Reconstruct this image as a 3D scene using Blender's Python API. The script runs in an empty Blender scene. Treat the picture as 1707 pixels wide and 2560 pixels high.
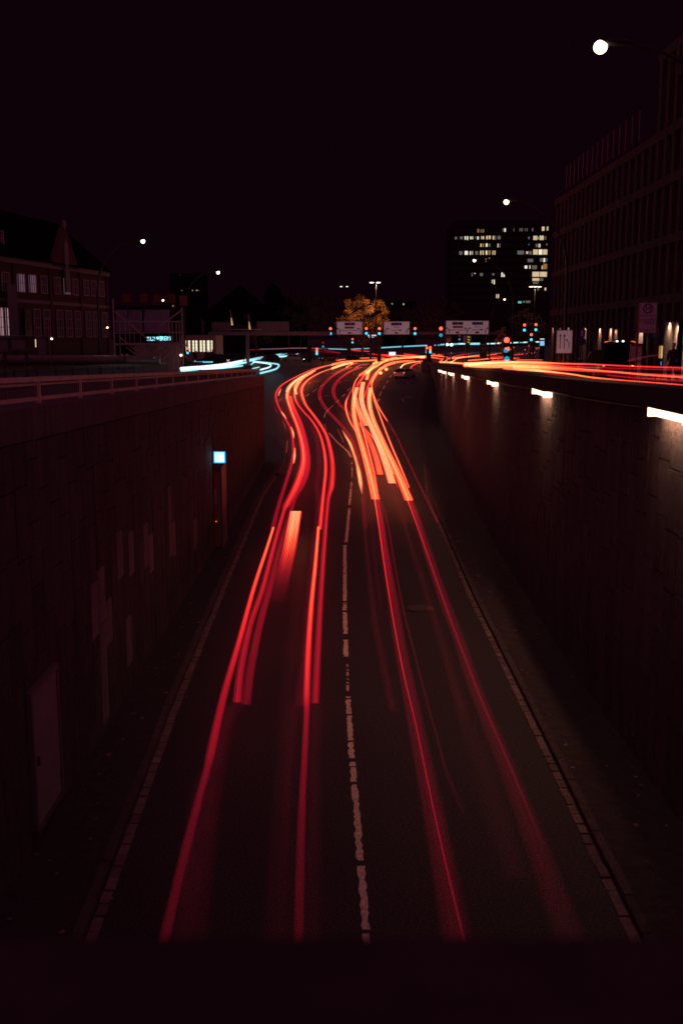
import bpy, bmesh, math, random
from mathutils import Vector, Matrix
random.seed(7)
R = math.radians
SC = bpy.context.scene
COL = SC.collection

# ------------------------------------------------------------------ camera
CZ = 8.3
PITCH = R(9.65)
FPX = 2547.4                       # focal length in photo pixels (photo 1707 x 2560)
cam_d = bpy.data.cameras.new('camera')
cam = bpy.data.objects.new('camera', cam_d)
COL.objects.link(cam)
cam.location = (0, 0, CZ)
cam.rotation_euler = (R(90) - PITCH, 0, 0)
cam_d.sensor_fit = 'VERTICAL'
cam_d.sensor_height = 36
cam_d.lens = 36 * FPX / 2560
cam_d.clip_start = 0.05
cam_d.clip_end = 6000
cam_d.dof.use_dof = True
cam_d.dof.focus_distance = 70
cam_d.dof.aperture_fstop = 3.2
SC.camera = cam

# ------------------------------------------------------------------ world
W = bpy.data.worlds.new('World')
SC.world = W
W.use_nodes = True
nt = W.node_tree
nt.nodes.clear()
out = nt.nodes.new('ShaderNodeOutputWorld')
bg = nt.nodes.new('ShaderNodeBackground')
bg.inputs['Color'].default_value = (0.0040, 0.00055, 0.0021, 1)   # city-lit night sky, even in every direction
bg.inputs['Strength'].default_value = 1.0
nt.links.new(bg.outputs[0], out.inputs[0])

# dim, very soft light of the night sky
sun_d = bpy.data.lights.new('night_glow', 'SUN')
sun_d.energy = 0.34
sun_d.color = (1.0, 0.25, 0.55)
sun_d.angle = R(165)
sun = bpy.data.objects.new('night_glow', sun_d)
COL.objects.link(sun)
sun.rotation_euler = (R(30), 0, 0)

SC.view_settings.view_transform = 'Standard'
SC.view_settings.look = 'None'
SC.view_settings.exposure = 0
SC.view_settings.gamma = 1
SC.view_settings.use_curve_mapping = False
SC.render.engine = 'CYCLES'
SC.cycles.use_denoising = True
SC.cycles.filter_width = 1.7
SC.cycles.max_bounces = 5
SC.cycles.diffuse_bounces = 2
SC.cycles.glossy_bounces = 2
SC.cycles.transparent_max_bounces = 48
SC.cycles.caustics_reflective = False
SC.cycles.caustics_refractive = False
SC.cycles.sample_clamp_indirect = 2.0

# ------------------------------------------------------------------ projection helpers (photo pixels)
CP, SP = math.cos(PITCH), math.sin(PITCH)
def ray(sx, sy):
    u = (sx - 853.5) / FPX
    v = (1280.0 - sy) / FPX
    return Vector((u, CP + v * SP, -SP + v * CP))
def dep(sx, sy, d):                # point on the pixel's ray at ground distance y = d
    r = ray(sx, sy)
    t = d / r.y
    return Vector((r.x * t, d, CZ + r.z * t))
def interp(tab, y):
    if y <= tab[0][0]: return tab[0][1]
    for (a, b), (c, d) in zip(tab, tab[1:]):
        if y <= c:
            f = (y - a) / (c - a)
            return b + (d - b) * f
    return tab[-1][1]
ZR = [(-50, 0), (50, 0), (58, .05), (66, .17), (74, .38), (82, .68), (92, 1.1), (105, 1.7), (120, 2.4), (135, 3.02), (148, 3.4), (165, 3.45), (250, 3.45), (330, 5.2), (600, 5.6)]
def zr(y): return interp(ZR, y)
def zs(y):
    if y < 20: return 6.7
    if y > 215: return zr(y)
    return max(3.48, 6.7 - (y - 20) * 0.0165)
XR = [(-20, 5.8), (26, 5.8), (40, 6.15), (63, 7.1), (80, 7.9), (95, 9.0), (120, 11.0), (150, 13.0), (700, 13.0)]
def xr(y): return interp(XR, y)
def xl(y): return -9.0 - max(0, y - 66) * 0.075
def on(sx, sy, zf, h=0.0, tmax=900):
    r = ray(sx, sy)
    def f(t): return CZ + r.z * t - zf(r.y * t) - h
    t0, t = 2.0, 2.0
    step = 1.5
    while t < tmax:
        if f(t) <= 0: break
        t0 = t
        t += step
        step *= 1.01
    a, b = t0, t
    for _ in range(30):
        m = (a + b) / 2
        if f(m) > 0: a = m
        else: b = m
    return Vector((r.x * b, r.y * b, CZ + r.z * b))

# ------------------------------------------------------------------ materials
def mat_new(name):
    m = bpy.data.materials.new(name)
    m.use_nodes = True
    m.node_tree.nodes.clear()
    return m, m.node_tree
def pm(name, col, rough=.6, metal=0, noise=0.0, nscale=8, bump=0.0, bscale=40, spec=.5, objrand=0.0, col2=None, nd=6):
    m, t = mat_new(name)
    o = t.nodes.new('ShaderNodeOutputMaterial')
    p = t.nodes.new('ShaderNodeBsdfPrincipled')
    t.links.new(p.outputs[0], o.inputs[0])
    p.inputs['Base Color'].default_value = (*col, 1)
    p.inputs['Roughness'].default_value = rough
    p.inputs['Metallic'].default_value = metal
    p.inputs['Specular IOR Level'].default_value = spec
    tc = None
    if noise or bump or objrand:
        tc = t.nodes.new('ShaderNodeNewGeometry')
    csock = None
    if noise or col2:
        n = t.nodes.new('ShaderNodeTexNoise')
        n.inputs['Scale'].default_value = nscale
        n.inputs['Detail'].default_value = nd
        n.inputs['Roughness'].default_value = .65
        t.links.new(tc.outputs['Position'], n.inputs['Vector'])
        rp = t.nodes.new('ShaderNodeValToRGB')
        c2 = col2 or tuple(c * (1 + noise) for c in col)
        rp.color_ramp.elements[0].position = .35
        rp.color_ramp.elements[1].position = .68
        rp.color_ramp.elements[0].color = (*[c * (1 - noise) for c in col], 1)
        rp.color_ramp.elements[1].color = (*c2, 1)
        t.links.new(n.outputs['Fac'], rp.inputs[0])
        csock = rp.outputs[0]
    if objrand:
        oi = t.nodes.new('ShaderNodeObjectInfo')
        mr = t.nodes.new('ShaderNodeMapRange')
        mr.inputs[3].default_value = 1 - objrand
        mr.inputs[4].default_value = 1 + objrand
        t.links.new(oi.outputs['Random'], mr.inputs[0])
        mx = t.nodes.new('ShaderNodeVectorMath')
        mx.operation = 'SCALE'
        if csock: t.links.new(csock, mx.inputs[0])
        else: mx.inputs[0].default_value = col
        t.links.new(mr.outputs[0], mx.inputs['Scale'])
        csock = mx.outputs[0]
    if csock: t.links.new(csock, p.inputs['Base Color'])
    if bump:
        n2 = t.nodes.new('ShaderNodeTexNoise')
        n2.inputs['Scale'].default_value = bscale
        n2.inputs['Detail'].default_value = 5
        t.links.new(tc.outputs['Position'], n2.inputs['Vector'])
        b = t.nodes.new('ShaderNodeBump')
        b.inputs['Strength'].default_value = bump
        b.inputs['Distance'].default_value = .03
        t.links.new(n2.outputs['Fac'], b.inputs['Height'])
        t.links.new(b.outputs[0], p.inputs['Normal'])
    return m
def em(name, col, strength):
    m, t = mat_new(name)
    o = t.nodes.new('ShaderNodeOutputMaterial')
    e = t.nodes.new('ShaderNodeEmission')
    e.inputs[0].default_value = (*col, 1)
    e.inputs[1].default_value = strength
    t.links.new(e.outputs[0], o.inputs[0])
    return m

def asphalt(name, base, spk=.5, rough=.75):
    m, t = mat_new(name)
    N = t.nodes.new; L = t.links.new
    o = N('ShaderNodeOutputMaterial'); p = N('ShaderNodeBsdfPrincipled'); g = N('ShaderNodeNewGeometry')
    L(p.outputs[0], o.inputs[0])
    n1 = N('ShaderNodeTexNoise'); n1.inputs['Scale'].default_value = 32; n1.inputs['Detail'].default_value = 4
    n2 = N('ShaderNodeTexNoise'); n2.inputs['Scale'].default_value = .35; n2.inputs['Detail'].default_value = 6
    v = N('ShaderNodeTexVoronoi'); v.inputs['Scale'].default_value = 27
    for q in (n1, n2, v): L(g.outputs['Position'], q.inputs['Vector'])
    rp = N('ShaderNodeValToRGB')
    rp.color_ramp.elements[0].position = .42; rp.color_ramp.elements[1].position = .70
    rp.color_ramp.elements[0].color = (*[c * (1 - spk) for c in base], 1)
    rp.color_ramp.elements[1].color = (*[c * (1 + 1.6 * spk) for c in base], 1)
    L(n1.outputs['Fac'], rp.inputs[0])
    mr = N('ShaderNodeMapRange'); mr.inputs[1].default_value = .3; mr.inputs[2].default_value = .7
    mr.inputs[3].default_value = .7; mr.inputs[4].default_value = 1.25
    L(n2.outputs['Fac'], mr.inputs[0])
    sc = N('ShaderNodeVectorMath'); sc.operation = 'SCALE'
    L(rp.outputs[0], sc.inputs[0]); L(mr.outputs[0], sc.inputs['Scale'])
    # sparse pale chippings
    st = N('ShaderNodeMapRange'); st.inputs[1].default_value = .17; st.inputs[2].default_value = .06
    st.inputs[3].default_value = 0; st.inputs[4].default_value = .42
    L(v.outputs['Distance'], st.inputs[0])
    mx = N('ShaderNodeMixRGB'); mx.inputs[2].default_value = (.3, .26, .22, 1)
    L(st.outputs[0], mx.inputs[0]); L(sc.outputs[0], mx.inputs[1]); L(mx.outputs[0], p.inputs['Base Color'])
    b = N('ShaderNodeBump'); b.inputs['Strength'].default_value = .5; b.inputs['Distance'].default_value = .01
    L(n1.outputs['Fac'], b.inputs['Height']); L(b.outputs[0], p.inputs['Normal'])
    rr = N('ShaderNodeMapRange'); rr.inputs[3].default_value = rough - .14; rr.inputs[4].default_value = rough + .1
    L(n2.outputs['Fac'], rr.inputs[0]); L(rr.outputs[0], p.inputs['Roughness'])
    return m

def concrete(name, base, rand=.18, bump=.6, bscale=9):
    """weathered stone or concrete: blotches, vertical run marks and rough relief"""
    m, t = mat_new(name)
    N = t.nodes.new; L = t.links.new
    o = N('ShaderNodeOutputMaterial'); p = N('ShaderNodeBsdfPrincipled'); g = N('ShaderNodeNewGeometry')
    L(p.outputs[0], o.inputs[0]); p.inputs['Roughness'].default_value = .85; p.inputs['Specular IOR Level'].default_value = .25
    mp = N('ShaderNodeMapping'); mp.inputs['Scale'].default_value = (3, 3, .35)
    L(g.outputs['Position'], mp.inputs[0])
    n1 = N('ShaderNodeTexNoise'); n1.inputs['Scale'].default_value = 1.3; n1.inputs['Detail'].default_value = 8; n1.inputs['Roughness'].default_value = .7
    L(mp.outputs[0], n1.inputs['Vector'])
    n2 = N('ShaderNodeTexNoise'); n2.inputs['Scale'].default_value = bscale; n2.inputs['Detail'].default_value = 9; n2.inputs['Roughness'].default_value = .72
    L(g.outputs['Position'], n2.inputs['Vector'])
    r1 = N('ShaderNodeMapRange'); r1.inputs[1].default_value = .3; r1.inputs[2].default_value = .7; r1.inputs[3].default_value = .62; r1.inputs[4].default_value = 1.3
    r2 = N('ShaderNodeMapRange'); r2.inputs[1].default_value = .3; r2.inputs[2].default_value = .75; r2.inputs[3].default_value = .7; r2.inputs[4].default_value = 1.3
    L(n1.outputs['Fac'], r1.inputs[0]); L(n2.outputs['Fac'], r2.inputs[0])
    mu = N('ShaderNodeMath'); mu.operation = 'MULTIPLY'
    L(r1.outputs[0], mu.inputs[0]); L(r2.outputs[0], mu.inputs[1])
    oi = N('ShaderNodeObjectInfo'); r3 = N('ShaderNodeMapRange'); r3.inputs[3].default_value = 1 - rand; r3.inputs[4].default_value = 1 + rand
    L(oi.outputs['Random'], r3.inputs[0])
    m2 = N('ShaderNodeMath'); m2.operation = 'MULTIPLY'
    L(mu.outputs[0], m2.inputs[0]); L(r3.outputs[0], m2.inputs[1])
    sc = N('ShaderNodeVectorMath'); sc.operation = 'SCALE'; sc.inputs[0].default_value = base
    L(m2.outputs[0], sc.inputs['Scale']); L(sc.outputs[0], p.inputs['Base Color'])
    b = N('ShaderNodeBump'); b.inputs['Strength'].default_value = bump; b.inputs['Distance'].default_value = .11
    L(n2.outputs['Fac'], b.inputs['Height']); L(b.outputs[0], p.inputs['Normal'])
    return m

def brickmat(name, c1, c2, mortar):
    m, t = mat_new(name)
    N = t.nodes.new; L = t.links.new
    o = N('ShaderNodeOutputMaterial'); p = N('ShaderNodeBsdfPrincipled'); tc = N('ShaderNodeTexCoord')
    L(p.outputs[0], o.inputs[0]); p.inputs['Roughness'].default_value = .85
    mp = N('ShaderNodeMapping'); mp.inputs['Rotation'].default_value = (R(90), 0, 0)
    L(tc.outputs['Object'], mp.inputs[0])
    b = N('ShaderNodeTexBrick'); b.inputs['Scale'].default_value = 4
    b.inputs['Color1'].default_value = (*c1, 1); b.inputs['Color2'].default_value = (*c2, 1); b.inputs['Mortar'].default_value = (*mortar, 1)
    b.inputs['Mortar Size'].default_value = .015
    L(mp.outputs[0], b.inputs[0]); L(b.outputs[0], p.inputs['Base Color'])
    return m

def streak_mat(name, stops, gain, soft=.6, stripes=0, stripe_amt=0.0, fil=9.0, fila=.34):
    """light streak: the light it gives off follows its 'power' along the path; it lets what is behind show through"""
    m, t = mat_new(name)
    N = t.nodes.new; L = t.links.new
    o = N('ShaderNodeOutputMaterial'); ad = N('ShaderNodeAddShader'); tr = N('ShaderNodeBsdfTransparent'); e = N('ShaderNodeEmission')
    L(tr.outputs[0], ad.inputs[0]); L(e.outputs[0], ad.inputs[1]); L(ad.outputs[0], o.inputs[0])
    pw = N('ShaderNodeAttribute'); pw.attribute_name = 'power'
    ac = N('ShaderNodeAttribute'); ac.attribute_name = 'across'
    # profile 1-(2a-1)^2
    a1 = N('ShaderNodeMath'); a1.operation = 'MULTIPLY_ADD'; a1.inputs[1].default_value = 2; a1.inputs[2].default_value = -1
    L(ac.outputs['Fac'], a1.inputs[0])
    a2 = N('ShaderNodeMath'); a2.operation = 'MULTIPLY'; L(a1.outputs[0], a2.inputs[0]); L(a1.outputs[0], a2.inputs[1])
    a3 = N('ShaderNodeMath'); a3.operation = 'SUBTRACT'; a3.inputs[0].default_value = 1.0; a3.use_clamp = True; L(a2.outputs[0], a3.inputs[1])
    a4 = N('ShaderNodeMath'); a4.operation = 'POWER'; a4.inputs[1].default_value = soft; L(a3.outputs[0], a4.inputs[0])
    prof = a4.outputs[0]
    if stripes:
        s1 = N('ShaderNodeMath'); s1.operation = 'MULTIPLY'; s1.inputs[1].default_value = stripes * 6.28318; L(ac.outputs['Fac'], s1.inputs[0])
        s2 = N('ShaderNodeMath'); s2.operation = 'SINE'; L(s1.outputs[0], s2.inputs[0])
        s3 = N('ShaderNodeMath'); s3.operation = 'MULTIPLY_ADD'; s3.inputs[1].default_value = stripe_amt; s3.inputs[2].default_value = 1 - stripe_amt * .5
        L(s2.outputs[0], s3.inputs[0])
        s4 = N('ShaderNodeMath'); s4.operation = 'MULTIPLY'; L(prof, s4.inputs[0]); L(s3.outputs[0], s4.inputs[1])
        prof = s4.outputs[0]
    # fine filaments that run along the streak, different for each one
    oi = N('ShaderNodeObjectInfo')
    f1 = N('ShaderNodeMath'); f1.operation = 'MULTIPLY_ADD'; f1.inputs[1].default_value = fil
    f0 = N('ShaderNodeMath'); f0.operation = 'MULTIPLY'; f0.inputs[1].default_value = 90; L(oi.outputs['Random'], f0.inputs[0])
    L(ac.outputs['Fac'], f1.inputs[0]); L(f0.outputs[0], f1.inputs[2])
    fn = N('ShaderNodeTexNoise'); fn.noise_dimensions = '1D'; fn.inputs['Scale'].default_value = 1; fn.inputs['Detail'].default_value = 2
    L(f1.outputs[0], fn.inputs['W'])
    fr = N('ShaderNodeMapRange'); fr.inputs[1].default_value = .33; fr.inputs[2].default_value = .67; fr.inputs[3].default_value = 1 - fila; fr.inputs[4].default_value = 1.06
    L(fn.outputs['Fac'], fr.inputs[0])
    f5 = N('ShaderNodeMath'); f5.operation = 'MULTIPLY'; L(prof, f5.inputs[0]); L(fr.outputs[0], f5.inputs[1]); prof = f5.outputs[0]
    pp = N('ShaderNodeMath'); pp.operation = 'MULTIPLY'; L(pw.outputs['Fac'], pp.inputs[0]); L(prof, pp.inputs[1])
    rp = N('ShaderNodeValToRGB')
    els = rp.color_ramp.elements
    while len(els) > 1: els.remove(els[-1])
    els[0].position = stops[0][0]; els[0].color = (*stops[0][1], 1)
    for q, c in stops[1:]:
        x = els.new(q); x.color = (*c, 1)
    L(pp.outputs[0], rp.inputs[0])
    L(rp.outputs[0], e.inputs[0]); e.inputs[1].default_value = gain
    return m

M = {}
M['asphalt'] = asphalt('asphalt_underpass', (.043, .025, .031), .9)
M['asphalt2'] = asphalt('asphalt_street', (.045, .038, .040), .35, .5)
M['pave'] = concrete('pavement_slab', (.055, .039, .043), .05, .35, 14)
M['kerb'] = concrete('kerb_stone', (.10, .07, .072), .12, .3, 20)
M['gutter'] = concrete('gutter_stone', (.23, .165, .145), .25, .4, 24)
M['panel'] = concrete('wall_panel', (.145, .10, .106), .14, 1.0, 5.5)
M['panel_pale'] = concrete('wall_panel_pale', (.34, .245, .235), .12, .8, 7)
M['joint'] = concrete('wall_joint', (.08, .06, .06), 0, .3, 9)
M['coping'] = concrete('wall_coping', (.18, .125, .13), .05, .7, 12)
M['fascia'] = concrete('wall_fascia', (.06, .045, .045), .05, .4, 6)
M['parapet'] = concrete('bridge_parapet', (.05, .03, .037), .05, .2, 6)
M['paint'] = pm('road_paint', (.85, .69, .48), .7, noise=.35, nscale=14, bump=.2)
M['paint_faint'] = pm('road_paint_worn', (.26, .22, .20), .75, noise=.4, nscale=10)
M['rail'] = pm('rail_paint', (.80, .50, .41), .5, noise=.15, nscale=3)
M['bar'] = pm('rail_bar_paint', (.13, .065, .06), .6)
M['steel'] = pm('galvanised_steel', (.17, .14, .14), .45, .6, noise=.2, nscale=5)
M['scaff'] = pm('scaffold_tube', (.34, .22, .22), .5, .3)
M['darkmetal'] = pm('dark_metal', (.035, .03, .033), .6, 0)
M['pole'] = pm('lamp_pole', (.014, .011, .012), .7)
M['black'] = pm('black_plastic', (.012, .011, .012), .4)
M['iron'] = pm('cast_iron', (.15, .105, .105), .6, .4, noise=.3, nscale=20)
M['pipe'] = pm('pipe_paint', (.13, .08, .08), .42, .1, noise=.12, nscale=2)
M['white'] = pm('white_board', (.14, .11, .12), .5)
M['sign_white'] = pm('sign_white', (.62, .56, .60), .4)
m_, t_ = mat_new('sign_white_glow')
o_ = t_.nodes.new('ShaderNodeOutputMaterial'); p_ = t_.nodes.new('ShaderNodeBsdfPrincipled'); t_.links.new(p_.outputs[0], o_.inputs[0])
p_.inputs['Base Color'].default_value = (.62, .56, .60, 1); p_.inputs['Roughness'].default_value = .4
p_.inputs['Emission Color'].default_value = (.78, .52, .62, 1); p_.inputs['Emission Strength'].default_value = .12  # faint glow added to brighten the sign faces, no lamp behind them
M['sign_glow'] = m_
M['sign_blue'] = pm('sign_blue', (.02, .08, .30), .4)
M['sign_yellow'] = pm('sign_yellow', (.55, .33, .03), .4)
M['sign_brown'] = pm('sign_brown', (.30, .13, .06), .4)
M['sign_ink'] = pm('sign_ink', (.015, .013, .015), .5)
M['sign_red'] = pm('sign_red', (.22, .02, .02), .45)
M['glass_dark'] = pm('dark_glass', (.010, .009, .011), .12, spec=.25)
M['door'] = pm('door_paint', (.34, .26, .26), .5, noise=.1, nscale=2)
M['doorframe'] = pm('door_frame', (.20, .15, .17), .45, .2)
M['brick'] = brickmat('red_brick', (.085, .022, .018), (.065, .018, .014), (.06, .043, .04))
M['stone_trim'] = pm('stone_trim', (.20, .15, .15), .8, noise=.2)
M['roof'] = pm('roof_tiles', (.008, .005, .005), .9, noise=.3, nscale=4, spec=0)
M['winframe'] = pm('window_frame', (.45, .35, .36), .6)
M['facade'] = concrete('facade_stone', (.09, .063, .064), .04, .3, 3)
M['tower'] = pm('tower_cladding', (.035, .024, .028), .9, noise=.2, nscale=.5, spec=0)
M['darkbuild'] = pm('far_building', (.012, .008, .010), .9, noise=.3, nscale=.4, spec=0)
M['pavilion'] = pm('pavilion_wall', (.30, .16, .12), .7, noise=.2)
M['carblack'] = pm('car_paint_black', (.010, .009, .010), .25, .2, spec=.6)
M['cargrey'] = pm('car_paint_grey', (.16, .12, .12), .3, .3)
M['carsilver'] = pm('car_paint_silver', (.42, .36, .36), .3, .4)
M['tyre'] = pm('tyre', (.015, .014, .014), .85)
M['rim'] = pm('wheel_rim', (.25, .23, .23), .35, .8)
M['cloth'] = pm('dark_coat', (.018, .014, .018), .9)
M['jeans'] = pm('dark_trousers', (.02, .018, .026), .9)
M['skin'] = pm('skin', (.40, .24, .18), .6)
M['shoe'] = pm('white_shoe', (.75, .68, .68), .6)
M['hair'] = pm('dark_hair', (.015, .01, .01), .6)
M['leaf_lit'] = pm('autumn_leaf', (.34, .15, .035), .6, objrand=0, noise=.88, nscale=1.5)
M['leaf_dark'] = pm('dark_leaf', (.045, .025, .018), .7, noise=.5, nscale=.8)
M['bark'] = pm('bark', (.05, .035, .03), .9, noise=.4)
M['fallen'] = pm('fallen_leaf', (.30, .14, .07), .7, noise=.4)
M['banner_red'] = pm('banner_red', (.30, .025, .025), .8)
M['banner_pale'] = pm('banner_pale', (.13, .09, .13), .8)
M['tarp'] = pm('graffiti_board', (.36, .27, .22), .8, noise=.45, nscale=1.1)
M['slat'] = pm('cladding_slat', (.30, .20, .30), .5, .2)
M['orange'] = pm('orange_paint', (.50, .10, .03), .5)
m_, t_ = mat_new('frosted_bowl')
o_ = t_.nodes.new('ShaderNodeOutputMaterial'); a_ = t_.nodes.new('ShaderNodeAddShader'); q_ = t_.nodes.new('ShaderNodeBsdfTransparent'); e_ = t_.nodes.new('ShaderNodeEmission')
e_.inputs[0].default_value = (1, .42, .13, 1); e_.inputs[1].default_value = .05
t_.links.new(q_.outputs[0], a_.inputs[0]); t_.links.new(e_.outputs[0], a_.inputs[1]); t_.links.new(a_.outputs[0], o_.inputs[0])
M['bowl'] = m_
M['niche'] = pm('niche_stone', (.42, .34, .29), .8, noise=.15)
M['brick_niche'] = pm('niche_brick', (.20, .12, .10), .85, noise=.25, nscale=9)
M['fin'] = pm('roof_fin', (.30, .17, .14), .4, .3)
M['bikewhite'] = pm('bicycle_white', (.85, .80, .85), .4)
M['bag'] = pm('beacon_white', (.80, .74, .76), .6)
E = {}
E['lamp'] = em('lamp_glow', (1, .78, .55), 6)
E['lamp_small'] = em('lamp_glow_far', (1, .78, .52), 4)
E['tube'] = em('tube_light', (1, .66, .42), 3.2)
E['phone'] = em('phone_sign_light', (.42, .86, 1), 2.3)
E['phone_rim'] = em('phone_sign_rim', (.03, .40, 1), 1.3)
E['red'] = em('signal_red', (1, .085, .045), 3.0)
E['amber'] = em('signal_amber', (1, .40, .12), 1.2)
E['green'] = em('signal_green', (.05, .66, 1), 1.8)
E['red_dim'] = em('signal_red_dim', (1, .04, .03), .25)
E['green_dim'] = em('signal_green_dim', (.03, .5, .75), .7)
E['head'] = em('headlight', (.75, .93, 1), 4)
E['tail'] = em('taillight', (1, .24, .08), 3)
E['tailbar'] = em('tail_bar', (1, .16, .06), 1.1)
E['neon'] = em('neon_letters', (.32, .86, 1), 1.9)
E['win_warm'] = em('window_warm', (1, .74, .44), .72)
E['win_white'] = em('window_white', (1, .94, .72), .95)
E['win_dim'] = em('window_dim', (.55, .50, .44), .22)
E['win_pink'] = em('window_pink', (.50, .28, .42), .26)
E['win_pink2'] = em('window_pink_strong', (.75, .45, .50), .5)
E['win_orange'] = em('window_orange', (1, .42, .12), .35)
E['win_cyan'] = em('window_cyan', (.2, .8, .75), .6)
E['pav'] = em('pavilion_light', (1, .90, .62), 1.15)
E['strip'] = em('uplight_strip', (1, .62, .24), .6)
E['disp'] = em('display_blue', (.25, .55, 1), 1.0)
E['disp_white'] = em('display_white', (.85, .88, 1), 1.1)
E['led_yellow'] = em('led_yellow', (.75, .80, .05), .6)
E['blue_stick'] = em('blue_stick', (.06, .3, .9), .8)

RED_STOPS = [(0, (0, 0, 0)), (.12, (.007, .0003, .0008)), (.3, (.050, .0009, .0034)), (.5, (.26, .0025, .0095)), (.68, (.82, .026, .017)), (.84, (1.0, .15, .040)), (.93, (1.1, .34, .11)), (1.0, (1.25, .62, .27))]
S_RED = streak_mat('red_streak', RED_STOPS, 1.0, .60)
S_HARD = streak_mat('lamp_bar_streak', RED_STOPS, .88, .20, fila=.2)
S_RIB = streak_mat('ribbed_streak', RED_STOPS, .86, .10, 9, .36, fila=.05)
S_CORE = streak_mat('lamp_core_streak', RED_STOPS, .78, .42, fila=.22)
S_SOFT = streak_mat('faint_streak', RED_STOPS, .60, 1.3)
S_YEL = streak_mat('amber_streak', [(0, (0, 0, 0)), (.3, (.12, .012, .01)), (.6, (.7, .14, .05)), (1, (1.0, .55, .17))], .75, .7)
S_CYAN = streak_mat('white_blue_streak', [(0, (0, 0, 0)), (.3, (.010, .06, .10)), (.6, (.10, .42, .58)), (.85, (.42, .95, 1.0)), (1, (.9, 1.15, 1.15))], .62, .8)

# ------------------------------------------------------------------ mesh helpers
class MB:
    def __init__(s): s.v = []; s.f = []
    def add(s, vs, fs):
        n = len(s.v)
        s.v += [tuple(v) for v in vs]
        s.f += [tuple(i + n for i in f) for f in fs]
        return s
    def box(s, x0, x1, y0, y1, z0, z1, mat=None):
        vs = [Vector(p) for p in ((x0, y0, z0), (x1, y0, z0), (x1, y1, z0), (x0, y1, z0), (x0, y0, z1), (x1, y0, z1), (x1, y1, z1), (x0, y1, z1))]
        if mat: vs = [mat @ v for v in vs]
        return s.add(vs, [(0, 3, 2, 1), (4, 5, 6, 7), (0, 1, 5, 4), (1, 2, 6, 5), (2, 3, 7, 6), (3, 0, 4, 7)])
    def prism(s, pts, z0, z1):
        n = len(pts)
        vs = [(p[0], p[1], z0) for p in pts] + [(p[0], p[1], z1) for p in pts]
        return s.add(vs, [tuple(range(n - 1, -1, -1)), tuple(range(n, 2 * n))] + [(i, (i + 1) % n, n + (i + 1) % n, n + i) for i in range(n)])
    def tube(s, pts, r, n=8, cap=True):
        pts = [Vector(p) for p in pts]
        rs = r if isinstance(r, (list, tuple)) else [r] * len(pts)
        base = len(s.v)
        prev = None
        for i, p in enumerate(pts):
            t = (pts[min(i + 1, len(pts) - 1)] - pts[max(i - 1, 0)])
            if t.length < 1e-9: t = Vector((0, 0, 1))
            t.normalize()
            a = prev if prev is not None else (Vector((1, 0, 0)) if abs(t.x) < .9 else Vector((0, 1, 0)))
            u = (a - t * a.dot(t)).normalized()
            prev = u
            w = t.cross(u)
            for k in range(n):
                an = 2 * math.pi * k / n
                s.v.append(tuple(p + (u * math.cos(an) + w * math.sin(an)) * rs[i]))
        for i in range(len(pts) - 1):
            for k in range(n):
                a = base + i * n + k; b = base + i * n + (k + 1) % n
                s.f.append((a, b, b + n, a + n))
        if cap:
            s.f.append(tuple(base + k for k in range(n - 1, -1, -1)))
            e = base + (len(pts) - 1) * n
            s.f.append(tuple(e + k for k in range(n)))
        return s
    def ball(s, c, rx, ry=None, rz=None, n=12, m=8):
        ry = ry or rx; rz = rz or rx
        vs = [(c[0], c[1], c[2] - rz)]
        for j in range(1, m):
            ph = -math.pi / 2 + math.pi * j / m
            for k in range(n):
                a = 2 * math.pi * k / n
                vs.append((c[0] + rx * math.cos(ph) * math.cos(a), c[1] + ry * math.cos(ph) * math.sin(a), c[2] + rz * math.sin(ph)))
        vs.append((c[0], c[1], c[2] + rz))
        fs = [(0, 1 + (k + 1) % n, 1 + k) for k in range(n)]
        for j in range(m - 2):
            for k in range(n):
                a = 1 + j * n + k; b = 1 + j * n + (k + 1) % n
                fs.append((a, b, b + n, a + n))
        l = len(vs) - 1
        fs += [(l, l - n + k, l - n + (k + 1) % n) for k in range(n)]
        return s.add(vs, fs)
    def disc(s, c, r, axis='y', depth=.05, n=20):
        d = {'x': Vector((depth, 0, 0)), 'y': Vector((0, depth, 0)), 'z': Vector((0, 0, depth))}[axis]
        return s.tube([Vector(c) - d / 2, Vector(c) + d / 2], r, n)
    def build(s, name, mat, parent=None, world=True, smooth=False, label=None, kind=None):
        off = Vector((0, 0, 0))
        if parent is not None and world:
            q = parent
            while q is not None:
                off += q.location; q = q.parent
        me = bpy.data.meshes.new(name)
        me.from_pydata([tuple(Vector(v) - off) for v in s.v] if off.length else s.v, [], s.f)
        me.materials.append(mat)
        if smooth:
            for p in me.polygons: p.use_smooth = True
        o = bpy.data.objects.new(name, me)
        COL.objects.link(o)
        if parent is not None: o.parent = parent
        if label: o['label'] = label
        if kind: o['kind'] = kind
        return o
def thing(name, label, cat, loc=(0, 0, 0), rz=0, group=None):
    o = bpy.data.objects.new(name, None)
    o.empty_display_size = .3
    COL.objects.link(o)
    o.location = loc
    o.rotation_euler = (0, 0, rz)
    o['label'] = label; o['category'] = cat
    if group: o['group'] = group
    return o
def tag(o, label, cat, group=None):
    o['label'] = label; o['category'] = cat
    if group: o['group'] = group
    return o
def struct(o):
    o['kind'] = 'structure'
    return o
def copy_tree(o, parent=None):
    c = o.copy(); COL.objects.link(c)
    if parent is not None: c.parent = parent
    for ch in list(o.children): copy_tree(ch, c)
    return c
def relabel(o, label): o['label'] = label
def inst(mesh_obj, name, parent, loc, rz=0, scale=(1, 1, 1), label=None):
    o = bpy.data.objects.new(name, mesh_obj.data)
    COL.objects.link(o)
    o.parent = parent
    o.location = loc; o.rotation_euler = (0, 0, rz); o.scale = scale
    if label: o['label'] = label
    return o
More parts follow.
